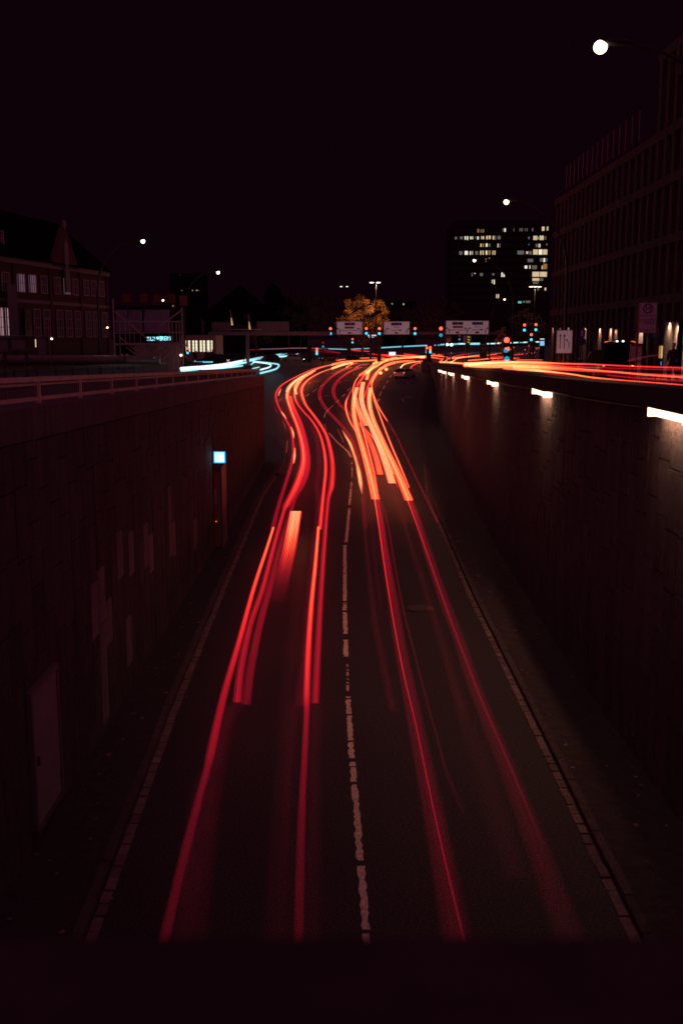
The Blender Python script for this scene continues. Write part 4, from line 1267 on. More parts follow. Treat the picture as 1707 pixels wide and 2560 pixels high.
# zoom pixel -> photo pixel for the tower crop
def T4(X, Y): return 1040 + X / 4.126, 500 + Y / 4.126
def twin(X, Y, Wd, Hh, m, bars=0):
    p = px(*T4(X, Y), dT); q = px(*T4(X + Wd, Y + Hh), dT)
    return window(tw, ((p.x + q.x) / 2, dT - .14, (p.z + q.z) / 2), (1, 0, 0), (0, -1, 0), q.x - p.x, p.z - q.z, M['tower'], E[m] if m in E else M[m], bars, 1, .10, .06)
lit = [(628, 298, 20, 40, 'win_orange'), (660, 300, 16, 40, 'win_dim'), (682, 300, 16, 40, 'win_orange'), (888, 290, 14, 36, 'win_dim'), (905, 290, 18, 40, 'win_white'), (1000, 290, 10, 36, 'win_dim'), (1062, 288, 12, 38, 'win_dim'), (1080, 288, 16, 38, 'win_dim'), (1115, 288, 10, 36, 'win_dim'), (1135, 288, 12, 36, 'win_dim'), (1190, 288, 16, 36, 'win_dim'), (1292, 268, 30, 52, 'win_warm'), (1343, 266, 18, 50, 'win_warm'),
       (395, 378, 28, 30, 'win_dim'), (448, 374, 32, 34, 'win_dim'), (497, 372, 16, 38, 'win_white'), (520, 372, 16, 42, 'win_white'), (552, 374, 16, 34, 'win_white'), (572, 374, 16, 34, 'win_warm'), (605, 374, 14, 26, 'win_dim'), (626, 374, 18, 36, 'win_white'), (666, 372, 14, 34, 'win_warm'), (684, 372, 14, 34, 'win_white'), (718, 368, 20, 40, 'win_warm'), (744, 366, 24, 40, 'win_warm'), (786, 368, 18, 42, 'win_warm'), (806, 368, 16, 44, 'win_dim'), (836, 368, 34, 40, 'win_dim'),
       (1150, 376, 20, 30, 'win_dim'), (1204, 368, 46, 50, 'win_warm'), (1240, 384, 24, 20, 'win_cyan'), (1268, 366, 46, 50, 'win_warm'), (1325, 372, 14, 40, 'win_dim'),
       (658, 448, 16, 38, 'win_warm'), (680, 448, 18, 38, 'win_orange'), (714, 446, 22, 38, 'win_white'), (744, 448, 20, 36, 'win_dim'), (834, 448, 14, 48, 'win_warm'), (854, 448, 14, 46, 'win_dim'), (1155, 452, 10, 14, 'win_cyan'), (1228, 450, 20, 38, 'win_dim'), (1256, 450, 24, 40, 'win_warm'), (1336, 446, 16, 26, 'win_dim'),
       (440, 526, 36, 44, 'win_dim'), (497, 524, 36, 48, 'win_white'), (550, 526, 14, 44, 'win_white'), (572, 526, 12, 44, 'win_warm'), (606, 526, 32, 44, 'win_dim'), (656, 520, 16, 50, 'win_warm'), (680, 520, 16, 50, 'win_warm'), (714, 520, 18, 50, 'win_white'), (740, 518, 26, 50, 'win_orange'), (782, 520, 12, 50, 'win_warm'), (802, 520, 14, 50, 'win_warm'), (1040, 520, 70, 44, 'win_dim'), (1130, 528, 24, 30, 'win_warm'), (1160, 526, 30, 40, 'win_dim'), (1202, 508, 50, 58, 'win_warm'), (1258, 508, 40, 58, 'win_white'), (1302, 508, 48, 58, 'win_warm'),
       (708, 600, 18, 40, 'win_dim'), (744, 592, 16, 18, 'win_orange'), (1145, 604, 60, 40, 'win_dim'), (1272, 598, 34, 40, 'win_dim'), (1308, 598, 20, 46, 'win_white'), (1336, 600, 14, 40, 'win_dim'),
       (1115, 674, 30, 36, 'win_white'), (1162, 672, 16, 40, 'win_warm'), (1192, 672, 52, 44, 'win_dim'), (1290, 676, 14, 40, 'win_warm'), (1306, 656, 42, 60, 'win_orange'),
       (568, 750, 14, 40, 'win_dim'), (598, 750, 12, 16, 'win_white'), (654, 752, 34, 34, 'win_dim'), (780, 754, 26, 26, 'win_dim'), (874, 746, 16, 54, 'win_white'), (894, 746, 18, 54, 'win_white'), (1194, 738, 74, 56, 'win_warm'), (1272, 738, 74, 56, 'win_warm'), (1194, 802, 74, 34, 'win_warm'), (1272, 802, 36, 34, 'win_dim'), (1200, 838, 60, 30, 'win_dim'),
       (776, 820, 14, 42, 'win_warm'), (796, 820, 14, 52, 'win_white'), (820, 970, 14, 44, 'win_warm'), (838, 970, 16, 46, 'win_warm'), (1242, 902, 22, 34, 'win_dim'), (1320, 902, 20, 34, 'win_warm'), (1046, 1042, 40, 26, 'win_cyan'), (1096, 1038, 26, 24, 'win_dim'), (1128, 1036, 50, 28, 'win_dim')]
for l in lit: twin(*l, bars=3 if l[2] > 40 else 0)
occ = [(l[0], l[1], l[0] + l[2], l[1] + l[3]) for l in lit]
cnt = 0
for row in range(10):
    Y = 296 + row * 76
    for c_ in range(24):
        X = 388 + c_ * 41
        w_, h_ = 26, 40
        if any(X < o[2] + 2 and X + w_ > o[0] - 2 and Y < o[3] and Y + h_ > o[1] for o in occ): continue
        twin(X, Y, w_, h_, 'glass_dark'); cnt += 1
bands = MB()
for row in range(11):
    p = px(*T4(372, 268 + row * 76), dT); bands.box(a.x - .1, b.x + .1, dT - .45, dT - .005, p.z - .3, p.z + .3)
bands.build('floor_band', M['tower'], tw)

# ---- right stone building
XF = 19.0
def fy(sx): return XF / ((sx - 853.5) / FPX) / 1.012
ZR1 = 20.6
rb = thing('stone_office_building', 'large dark stone office building with ribbed facade filling the right side', 'building', (XF, 70, 5.5))
Y0, Y1, YM = 38, fy(1362), 64.5
MB().box(XF + .5, XF + 40, Y0, Y1, 4.5, ZR1).build('wall', M['facade'], rb)
MB().box(XF + .5, XF + 40, Y0, YM, ZR1 + .003, 25.2).build('upper_wall', M['facade'], rb)
floors = [10.6, 14.0, 17.4, ZR1 - .4]
for z in floors + [24.8]:
    MB().box(XF - .06, XF + .55, Y0 - .1, Y1 + .1 if z < 22 else YM, z - .25, z + .25).build('floor_band', M['facade'], rb)
pitch = 1.52
pila = MB().box(-.02, .52, -.26, .26, 0, 1).build('pilaster', M['facade'], rb, world=False)
pane = MB().box(.40, .49, -.5, .5, 0, 1).build('window', M['glass_dark'], rb, world=False)
first = [True, True]
y = Y0 + .3
k = 0
while y < Y1 - .3:
    zlev = [5.2] + floors + ([24.8] if y < YM else [])
    for za, zb_ in zip(zlev, zlev[1:]):
        o = pila if first[0] else inst(pila, 'pilaster', rb, (0, 0, 0)); first[0] = False
        o.location = Vector((XF, y, za + .25)) - rb.location; o.scale = (1, 1, zb_ - za - .5)
        o = pane if first[1] else inst(pane, 'window', rb, (0, 0, 0)); first[1] = False
        o.location = Vector((XF, y + pitch / 2, za + .25)) - rb.location; o.scale = (1, pitch - .55, zb_ - za - .5)
    y += pitch; k += 1
# fins on the roof edges
finm = MB().box(-.03, .03, -.035, .035, 0, 1).build('roof_fin', M['fin'], rb, world=False)
f1 = True
for X in (215, 250, 290, 332, 376, 420, 468, 516, 568, 620, 676, 736, 797, 862, 932):
    sx = 1340 + X / 4.272
    o = finm if f1 else inst(finm, 'roof_fin', rb, (0, 0, 0)); f1 = False
    o.location = Vector((XF - .12, fy(sx), ZR1 + .1)) - rb.location; o.scale = (1, 1, 1.9)
for sx, sya, syb in ((1621, 196, 222), (1652, 101, 138), (1648, 156, 184), (1680, 108, 143), (1683, 52, 93)):
    yy = fy(sx); p, q = dep(sx, sya, yy), dep(sx, syb, yy)
    o = inst(finm, 'roof_fin', rb, Vector((XF - .12, yy, q.z)) - rb.location, scale=(1, 1, p.z - q.z))
# lit ground floor niches: a downlight in each
niches = [(1368, 818, .25, 5), (1385, 818, .25, 6), (1406, 818, .3, 8), (1447, 818, .4, 14), (1483, 820, .5, 20), (1509, 820, .6, 24), (1522, 822, .4, 10), (1583, 806, .9, 60), (1652, 805, .7, 20), (1674, 805, 1.2, 70), (1684, 805, 1.0, 40)]
for i, (sx, sy, w_, e_) in enumerate(niches):
    yy = fy(sx) ; z = dep(sx, sy, yy).z
    dl = MB().box(XF - .28, XF - .05, yy - .10, yy + .10, z, z + .12).build('niche_downlight', M['darkmetal'], rb)
    hw_ = .55 if sx < 1560 else .5 + .35 * (sx > 1640)
    MB().box(XF - .05, XF - .022, yy - hw_, yy + hw_, zs(yy), z - .002).build('niche_light_plate', M['niche'] if sx > 1560 else M['brick_niche'], rb)  # paler plate added to catch the downlight, sized to its lit patch
    l = spot(rb, Vector((XF - .17, yy, z - .02)) - rb.location, e_ * 6.0, (1, .64, .40), 125, 1.0, .06, rot=(0, R(-20), 0))
# doorway lamp by the entrance
for sx, sy in ((1632, 880), (1637, 880)):
    yy = fy(sx); p = dep(sx, sy, yy)
    MB().box(XF - .12, XF - .03, yy - .03, yy + .03, p.z - .36, p.z + .36).build('wall_light', E['strip'] if sx == 1637 else E['win_orange'], rb)

# ================================================================== GANTRIES, SIGNS, SIGNALS
def sign_arrow(mb, x, z, h, turn, y, w=.16):
    mb.box(x - w / 2, x + w / 2, y - .012, y, z, z + h * .62)
    mb.add([(x - w / 2, y, z + h * .62), (x + w / 2, y, z + h * .62), (x + turn * .42 + .05, y, z + h * .86), (x + turn * .42 - .05, y, z + h * .98)], [(0, 1, 2, 3)])
    mb.add([(x + turn * .25, y, z + h * .72), (x + turn * .85, y, z + h), (x + turn * .22, y, z + h * 1.05)], [(0, 1, 2) if turn > 0 else (2, 1, 0)])
dG = 200
gl = px(690, 832, dG); gr = px(1240, 832, dG)
zb_ = px(900, 833, dG).z
t = thing('sign_gantry', 'wide gantry beam over the junction with direction signs and signals', 'gantry', (px(948, 900, dG).x, dG, zr(dG)))
MB().box(gl.x - 4, gr.x + 1, dG + .1, dG + .5, zb_ - .25, zb_ + .25).build('beam', M['steel'], t)
mb = MB()
for sx in (926, 945, 950): 
    x = px(sx, 900, dG).x; mb.box(x - .2, x + .2, dG + .1, dG + .5, zr(dG), zb_ - .253)
mb.build('column', M['darkmetal'], t)
for sx in (1113, 1214): 
    x = px(sx, 900, dG).x; MB().box(x - .15, x + .15, dG + .1, dG + .4, zr(dG), zb_ - .253).build('column', M['darkmetal'], t)
def dsign(sx0, sy0, sx1, sy1, d, label, parts):
    a, b = px(sx0, sy0, d), px(sx1, sy1, d)
    t = thing('direction_sign', label, 'sign', ((a.x + b.x) / 2, d - .1, b.z), 0, 'white direction signs on the gantry')
    W_, H_ = b.x - a.x, a.z - b.z
    MB().box(a.x, b.x, d - .14, d - .06, b.z, a.z).build('board', M['sign_glow'], t)
    fr = MB(); k = .10
    fr.box(a.x, b.x, d - .16, d - .141, b.z, b.z + k); fr.box(a.x, b.x, d - .16, d - .141, a.z - k, a.z); fr.box(a.x, a.x + k, d - .16, d - .141, b.z + k, a.z - k); fr.box(b.x - k, b.x, d - .16, d - .141, b.z + k, a.z - k)
    fr.build('border', M['steel'], t)
    yq = d - .143
    for p in parts:
        kind = p[0]
        if kind == 'box':
            _, x0, y0, x1, y1, m = p
            MB().box(a.x + W_ * x0, a.x + W_ * x1, yq - .012, yq, a.z - H_ * y1, a.z - H_ * y0).build('panel', M[m], t)
        elif kind == 'txt':
            _, x, y, s, body, m = p
            text(body, t, Vector((a.x + W_ * x, yq - .02, a.z - H_ * y)) - t.location, s, M[m], ext=.004)
        elif kind == 'arr':
            _, x, turn, both = p
            mb = MB(); sign_arrow(mb, a.x + W_ * x, b.z + H_ * .12, H_ * .36, turn, yq - .004)
            if both: sign_arrow(mb, a.x + W_ * x, b.z + H_ * .12, H_ * .355, -turn, yq - .006)
            mb.build('arrow', M['sign_ink'], t)
        elif kind == 'motor':
            _, x, y, s = p
            cx, cz = a.x + W_ * x, a.z - H_ * y
            mb = MB()
            mb.add([(cx - s, yq - .015, cz - s), (cx - s * .55, yq - .015, cz - s), (cx - s * .12, yq - .015, cz + s), (cx - s * .3, yq - .015, cz + s)], [(0, 1, 2, 3)])
            mb.add([(cx + s, yq - .015, cz - s), (cx + s * .55, yq - .015, cz - s), (cx + s * .12, yq - .015, cz + s), (cx + s * .3, yq - .015, cz + s)], [(3, 2, 1, 0)])
            mb.box(cx - s * .8, cx + s * .8, yq - .018, yq - .014, cz + s * .15, cz + s * .35)
            mb.build('motorway_symbol', M['sign_white'], t)
half = lambda o, s: []
dsign(841, 803, 906, 837, dG, 'direction sign reading Bergedorf Harburg, leftmost on the gantry',
      [('box', .31, .10, .70, .31, 'sign_blue'), ('motor', .52, .205, .24), ('box', .31, .39, .68, .55, 'sign_yellow'), ('txt', .5, .47, .34, 'Elbbrücken', 'sign_ink'), ('txt', .5, .67, .44, 'Bergedorf Harburg', 'sign_ink'), ('box', .44, .80, .56, .92, 'sign_brown'), ('txt', .5, .86, .26, '252', 'sign_ink'), ('arr', .13, -1, 0), ('arr', .93, -1, 0)])
dsign(958.5, 803, 1024, 837, dG, 'direction sign reading Altona HafenCity, in the middle of the gantry',
      [('box', .29, .10, .69, .31, 'sign_blue'), ('motor', .58, .205, .24), ('txt', .42, .205, .30, 'A7', 'sign_white'), ('txt', .5, .44, .44, 'Altona', 'sign_ink'), ('txt', .45, .66, .42, 'HafenCity', 'sign_ink'), ('box', .60, .62, .67, .71, 'sign_ink'), ('box', .43, .80, .55, .92, 'sign_brown'), ('txt', .49, .86, .26, '223', 'sign_ink'), ('arr', .07, 1, 0), ('arr', .88, 1, 0)])
dsign(1113.5, 801, 1221, 836.5, dG, 'widest direction sign with both destinations, right end of the gantry',
      [('box', .15, .11, .40, .31, 'sign_blue'), ('motor', .28, .21, .25), ('box', .61, .11, .86, .31, 'sign_blue'), ('motor', .79, .21, .25), ('txt', .70, .21, .30, 'A7', 'sign_white'), ('box', .16, .38, .40, .54, 'sign_yellow'), ('txt', .28, .46, .36, 'Elbbrücken', 'sign_ink'), ('txt', .27, .67, .46, 'Bergedorf Harburg', 'sign_ink'),
       ('txt', .735, .44, .44, 'Altona', 'sign_ink'), ('txt', .70, .65, .42, 'HafenCity', 'sign_ink'), ('box', .80, .61, .86, .70, 'sign_ink'), ('box', .24, .78, .31, .92, 'sign_brown'), ('txt', .275, .85, .28, '252', 'sign_ink'), ('box', .69, .78, .77, .92, 'sign_brown'), ('txt', .73, .85, .28, '223', 'sign_ink'), ('arr', .08, -1, 0), ('arr', .505, -1, 1), ('arr', .92, 1, 0)])

SIGP = {}
def signal(sx, sy_red, d, label, pattern='ryg', s=1.0,  group='traffic signals at the junction', post=False, zf=zr, rows=None):
    """hanging or post mounted three lens signal head; sy_red = photo row of the red lens"""
    s *= 1.3
    p = px(sx, sy_red, d)
    t = thing('traffic_light', label, 'traffic light', (p.x, d, p.z - .8 * s), 0, group)
    MB().box(-.22 * s, .22 * s, -.12 * s, .12 * s, -.05 * s, 1.0 * s).build('housing', M['black'], t, world=False)
    for z, ch, on_m, off_m in ((.82, 'r', E['red'], M['black']), (.48, 'y', E['amber'], M['black']), (.14, 'g', E['green'], M['black'])):
        m = on_m if ch in pattern else off_m
        if ch.upper() in pattern and ch != ch.upper(): m = {'r': E['red_dim'], 'g': E['green_dim'], 'y': M['black']}[ch]
        MB().ball((0, -.11 * s, z * s), .19 * s, .08 * s, .19 * s, 14, 8).build({'r': 'red_lens', 'y': 'amber_lens', 'g': 'green_lens'}[ch], m, t, world=False, smooth=True)
        mb = MB()
        for k in range(8):
            a0 = math.pi * k / 8; a1 = math.pi * (k + 1) / 8
            q = [(.195 * s * math.cos(a), yy, z * s + .195 * s * math.sin(a)) for a in (a0, a1) for yy in (-.12 * s, -.24 * s)]
            q2 = [(.205 * s * math.cos(a), yy, z * s + .205 * s * math.sin(a)) for a in (a0, a1) for yy in (-.12 * s, -.24 * s)]
            mb.add(q + q2, [(0, 1, 3, 2), (4, 6, 7, 5), (1, 5, 7, 3)])
        mb.build('visor', M['black'], t, world=False)
    if post:
        z0 = zf(d) - (p.z - .8 * s)
        MB().tube([(0, .05, z0), (0, .05, -.04 * s)], .07, 8).build('post', M['darkmetal'], t, world=False)
    return t
signal(826, 822, dG, 'leftmost overhead signal with red and green lit, left of the Bergedorf sign', 'rg', 1.05)
signal(915.5, 822, dG, 'overhead signal just right of the Bergedorf sign, beside another', 'rg', 1.0)
signal(948, 822, dG, 'overhead signal just left of the Altona HafenCity sign', 'rg', 1.05)
signal(1037, 822, dG, 'overhead signal just right of the Altona HafenCity sign', 'rg', 1.05)
signal(1101.5, 822, dG, 'overhead signal with big red glow left of the widest sign', 'rG', 1.4)
signal(881, 848, 225, 'small signal under the Bergedorf sign', 'rg', .8, post=True)
signal(792, 873, 150, 'low signal on a post between the dark cars and the streaks', 'rgy', .75, post=True)
signal(807.5, 857, 190, 'unlit looking dim signal left of the low bright one', 'RG', .8, post=True)
signal(1066.5, 870, 152, 'left narrow signal on the wall end pillar', 'rgy', .72)
signal(1075, 869, 151, 'right larger red signal on the wall end pillar', 'rgy', .75)
signal(1148, 840, 300, 'tiny distant signal under the widest sign', 'RG', 1.1, post=True)
signal(1265, 851, 112, 'upper large red signal on the mast before the white light line', 'rG', 1.25, zf=zs)
signal(1266, 873, 112, 'lower large red signal on the same mast, nearer the streaks', 'rG', 1.2, post=True, zf=zs)
signal(1310, 813, 130, 'left overhead signal on the curved arm at the right', 'rg', .7, zf=zs)
signal(1338.5, 812, 130, 'right overhead signal at the tip of the curved arm', 'rg', .7, zf=zs)
signal(1327, 837, 140, 'single signal below the curved arm on a post', 'rg', .75, post=True, zf=zs)
signal(469.5, 872, 120, 'small signal in front of the lit pavilion', 'rg', .55, post=True, zf=zs)
# curved arm for two signals
d = 130
b = px(1268, 900, d)
t = thing('signal_arm', 'thin curved mast arm carrying two signals at the right', 'mast', (b.x, d, zs(d)))
MB().tube([(b.x, d + .1, zs(d)), (b.x, d + .1, px(0, 840, d).z), px(1270, 826, d), px(1280, 818, d), px(1300, 814, d), px(1340, 811, d)], [.09, .08, .07, .06, .05, .04], 8).build('arm', M['pole'], t)
# reflective triangle boards around the upper red signal
d = 112.2
t = thing('warning_triangle', 'faint triangular road sign behind the upper large red signal', 'sign', px(1265, 852, d))
a, b_, c = px(1252, 843, d), px(1279, 843, d), px(1265.5, 858, d)
o_ = Vector((0, .03, 0))
MB().add([a, b_, c, a + o_, b_ + o_, c + o_], [(0, 2, 1), (3, 4, 5), (0, 1, 4, 3), (1, 2, 5, 4), (2, 0, 3, 5)]).build('plate', M['sign_white'], t)
# dark pillar posts and columns standing in the junction
def block(name, label, cat, sx, sy0, sy1, wpx, d, mat=M['black'], cap=True):
    a = px(sx - wpx / 2, sy0, d); b = px(sx + wpx / 2, sy1, d)
    t = thing(name, label, cat, ((a.x + b.x) / 2, d, b.z))
    w = b.x - a.x
    MB().box(a.x, b.x, d - w / 2, d + w / 2, b.z, a.z).build('body', mat, t)
    if cap: MB().box(a.x - .05, b.x + .05, d - w / 2 - .05, d + w / 2 + .05, a.z + .002, a.z + .07).build('cap', mat, t)
    return t
block('dark_column', 'tall black column behind the oncoming headlights', 'column', 773.5, 864, 905, 11, 205)
block('dark_column', 'tallest black column under the Bergedorf sign', 'column', 872, 838, 886, 10, 215)
block('dark_column', 'black column carrying the signals on the wall end pillar', 'column', 1071, 874, 908, 11, 151.5)
block('control_cabinet', 'grey electrical cabinet beside the low signal post', 'cabinet', 785, 903, 924, 13, 150, M['steel'])
# poles on the far junction
for sx, sy0, sy1, d, lab in ((722, 830, 876, 215, 'thin pole left of the leftmost overhead signal'), (751.5, 832, 872, 220, 'second thin pole left of the leftmost overhead signal'), (805, 868, 890, 190, 'thin dark pole between the signals'), (1163, 850, 886, 180, 'thin post left of the letter board'), (933, 840, 873, 210, 'thin pole beneath the lit letter board')):
    a = px(sx, sy0, d); b = px(sx, sy1, d)
    t = thing('thin_pole', lab, 'pole', (a.x, d, zr(d)))
    MB().tube([(a.x, d, zr(d)), (a.x, d, a.z)], .05, 6).build('shaft', M['steel'], t)
    MB().ball((a.x, d, a.z), .07).build('cap', M['steel'], t)
# left gantry seen from behind
dL = 130
a = px(521, 828, dL); b = px(826, 840, dL)
pl = px(619.5, 919, dL)
t = thing('rear_gantry', 'sign gantry over the left carriageway seen from behind, on one thick post', 'gantry', (pl.x, dL, zs(dL)))
MB().box(a.x, b.x, dL, dL + .45, px(600, 838.5, dL).z, px(600, 829, dL).z).build('beam', M['steel'], t)
MB().box(pl.x - .20, pl.x + .20, dL - .0, dL + .45, zs(dL) - .6, px(600, 838.7, dL).z).build('post', M['steel'], t)
MB().box(pl.x - .7, pl.x + .6, dL - .4, dL + .8, zs(dL) - .6, px(600, 914, dL).z).build('footing', M['fascia'], t)
MB().tube([px(521, 824, dL), px(578, 823.6, dL)], .03, 6).build('top_rail', M['steel'], t)
MB().tube([px(578, 823.6, dL + .05), px(655, 824, dL)], .035, 6).build('top_rail', M['rail'], t)
for (xa, xb, ya, yb, lab) in ((531, 577, 805, 828, 'blank back of the sign left on the rear gantry'), (643, 722, 803.5, 828, 'wide blank back of the sign right on the rear gantry')):
    p, q = px(xa, ya, dL), px(xb, yb, dL)
    g = thing('blank_sign', lab, 'sign', ((p.x + q.x) / 2, dL + .1, q.z))
    MB().box(p.x, q.x, dL + .15, dL + .2, q.z, p.z).build('board', M['steel'], g)
    mb = MB()
    nn = 4
    for i in range(nn + 1):
        x = p.x + (q.x - p.x) * i / nn; mb.box(x - .04, x + .04, dL + .08, dL + .148, q.z - .3, p.z)
    mb.box(p.x, q.x, dL + .05, dL + .079, p.z - .08, p.z)
    mb.build('stiffener', M['steel'], g)
# lit letter board between the signals
d = 215
a = px(917, 831, d); b = px(941, 846, d)
t = thing('lit_letter_board', 'small glowing white letter board between two overhead signals', 'sign', ((a.x + b.x) / 2, d, b.z))
MB().box(a.x, b.x, d, d + .2, b.z, a.z).build('board', M['black'], t)
mb = MB(); rnd = random.Random(4)
for row, (y0, hh) in enumerate(((.42, .20), (.14, .18))):
    x = a.x + (.08 if row == 0 else .2) * (b.x - a.x)
    while x < a.x + (.98 if row == 0 else .72) * (b.x - a.x):
        w_ = rnd.uniform(.07, .14); z0 = b.z + (a.z - b.z) * y0
        mb.box(x, x + w_, d - .03, d - .01, z0 + rnd.uniform(-.05, .05), z0 + (a.z - b.z) * hh * rnd.uniform(.6, 1.1)); x += w_ + .04
mb.build('lit_print', E['disp_white'], t)
MB().box(a.x + .1, b.x - .1, d - .03, d - .01, a.z - .12, a.z - .05).build('lit_edge', E['disp_white'], t)
# parking guidance board (three rows) and others under the widest sign
d = 190
a = px(1158, 838, d); b = px(1176.5, 858, d)
t = thing('parking_board', 'three row board with yellow lit numbers under the widest sign', 'sign', ((a.x + b.x) / 2, d, zr(d)))
MB().tube([((a.x + b.x) / 2, d + .1, zr(d)), ((a.x + b.x) / 2, d + .1, a.z)], .06, 8).build('post', M['darkmetal'], t)
for i in range(3):
    z1 = a.z - (a.z - b.z) * i / 3 - .12; z0 = z1 - (a.z - b.z) / 3 + .10
    MB().box(a.x, b.x, d, d + .06, z0, z1).build('row_board', M['sign_white'], t)
    MB().box(a.x + (b.x - a.x) * .5, b.x - .07, d - .02, d - .003, z0 + .05, z1 - .05).build('display', M['black'], t)
    MB().box(a.x + (b.x - a.x) * .56, b.x - .2, d - .03, d - .021, z0 + .12, z1 - .12).build('digits', E['led_yellow'], t)
    MB().box(a.x + .08, a.x + (b.x - a.x) * .42, d - .02, d - .003, (z0 + z1) / 2 - .05, (z0 + z1) / 2 + .05).build('print', M['sign_ink'], t)
d = 205
a = px(1112, 839, d); b = px(1127, 856, d)
t = thing('small_direction_board', 'dim stacked direction board left of the parking board', 'sign', ((a.x + b.x) / 2, d, zr(d)))
for i, m in enumerate(('steel', 'sign_yellow', 'sign_white')):
    z1 = a.z - (a.z - b.z) * i / 3; MB().box(a.x, b.x, d, d + .06, z1 - (a.z - b.z) / 3 + .08, z1).build('row_board', M[m], t)
MB().tube([((a.x + b.x) / 2, d + .1, zr(d)), ((a.x + b.x) / 2, d + .1, a.z)], .05, 6).build('post', M['darkmetal'], t)
d = 165
a = px(1199.5, 857, d); b = px(1214, 882, d)
t = thing('letter_board', 'dark upright board with large letters HH right of the parking board', 'sign', ((a.x + b.x) / 2, d, zr(d)))
MB().box(a.x, b.x, d, d + .12, zr(d), a.z).build('board', M['black'], t)
text('HH', t, Vector(((a.x + b.x) / 2, d - .02, (a.z + b.z) / 2 - .1)) - t.location, .62, M['stone_trim'])
MB().box(a.x + .15, b.x - .15, d - .02, d - .004, a.z - .35, a.z - .2).build('print', M['stone_trim'], t)
MB().box(a.x + .2, b.x - .15, d - .02, d - .004, b.z + .12, b.z + .22).build('print', M['stone_trim'], t)
# blue display pillar
d = 100
a = px(1349.5, 845, d); b = px(1359.5, 864, d)
t = thing('display_pillar', 'narrow pillar with glowing light blue screen before the stone facade', 'display', ((a.x + b.x) / 2, d, zs(d)))
MB().box(a.x - .05, b.x + .05, d, d + .15, zs(d), a.z + .1).build('case', M['black'], t)
p = px(1354, 847.6, d); MB().box(a.x, b.x, d - .02, d - .002, p.z - .035, p.z + .035).build('top_bar', E['disp_white'], t)
p, q = px(1350, 852.5, d), px(1359, 864, d); MB().box(a.x, b.x, d - .02, d - .002, q.z, p.z).build('screen', E['disp'], t)

# lane sign with arrows
d = 47
a = px(1391.5, 826.5, d); b = px(1427.5, 882.5, d)
xm = (a.x + b.x) / 2
t = thing('lane_sign', 'pale rectangular lane merge sign with three black arrows on a thin post', 'sign', (xm, d, zs(d)))
MB().box(a.x, b.x, d - .03, d, b.z, a.z).build('panel', M['sign_glow'], t)
k = .022
fr = MB(); fr.box(a.x - k, b.x + k, d - .035, d + .005, a.z + .002, a.z + k); fr.box(a.x - k, b.x + k, d - .035, d + .005, b.z - k, b.z - .002); fr.box(a.x - k, a.x - .002, d - .035, d + .005, b.z, a.z); fr.box(b.x + .002, b.x + k, d - .035, d + .005, b.z, a.z)
fr.build('frame', M['steel'], t)
MB().tube([(px(1410, 900, d).x, d + .05, zs(d)), (px(1411, 766, d).x, d + .05, px(1411, 766, d).z)], .032, 8).build('post', M['steel'], t)
W_, H_ = b.x - a.x, a.z - b.z
for fx_, full in ((.22, 1), (.49, 1)):
    mb = MB(); x = a.x + W_ * fx_
    mb.box(x - .017, x + .017, d - .04, d - .031, b.z + H_ * .2, b.z + H_ * .76)
    mb.add([(x - .06, d - .036, b.z + H_ * .74), (x + .06, d - .036, b.z + H_ * .74), (x, d - .036, b.z + H_ * .86)], [(0, 1, 2)])
    mb.build('arrow', M['sign_ink'], t)
mb = MB(); x = a.x + W_ * .80
mb.box(x - .017, x + .017, d - .04, d - .031, b.z + H_ * .2, b.z + H_ * .47)
mb.add([(x - .017, d - .036, b.z + H_ * .46), (x + .017, d - .036, b.z + H_ * .46), (x - .085, d - .036, b.z + H_ * .60), (x - .11, d - .036, b.z + H_ * .56)], [(0, 1, 2, 3)])
mb.add([(x - .06, d - .036, b.z + H_ * .62), (x - .145, d - .036, b.z + H_ * .63), (x - .12, d - .036, b.z + H_ * .52)], [(0, 1, 2)])
mb.build('arrow', M['sign_ink'], t)
# round sign with small plate
d = 62
p = px(1453, 854, d)
t = thing('round_sign', 'round sign lit in streaks on a thin post with a small plate above', 'sign', (p.x, d, zs(d)))
MB().disc((p.x, d - .03, p.z), .245, 'y', .02, 26).build('face', M['sign_white'], t)
mb = MB(); N_ = 26
ri, ro = .205, .25
vs = []
for i in range(N_):
    a = 2 * math.pi * i / N_
    vs += [(p.x + ri * math.cos(a), d - .045, p.z + ri * math.sin(a)), (p.x + ro * math.cos(a), d - .045, p.z + ro * math.sin(a))]
mb.add(vs, [(2 * i, 2 * i + 1, (2 * i + 3) % (2 * N_), (2 * i + 2) % (2 * N_)) for i in range(N_)]).build('rim', M['sign_red'], t)
MB().disc((p.x, d - .043, p.z), .2, 'y', .004, 24).build('field', M['sign_blue'], t)
a, b = px(1448.5, 823.5, d), px(1461, 842, d)
MB().box(a.x, b.x, d - .04, d - .02, b.z, a.z).build('plate', M['sign_blue'], t)
MB().box(a.x + .06, b.x - .12, d - .05, d - .041, b.z + .06, a.z - .06).build('print', M['sign_white'], t)
MB().tube([(p.x + .02, d + .01, zs(d)), (p.x, d + .01, a.z)], .03, 8).build('post', M['steel'], t)
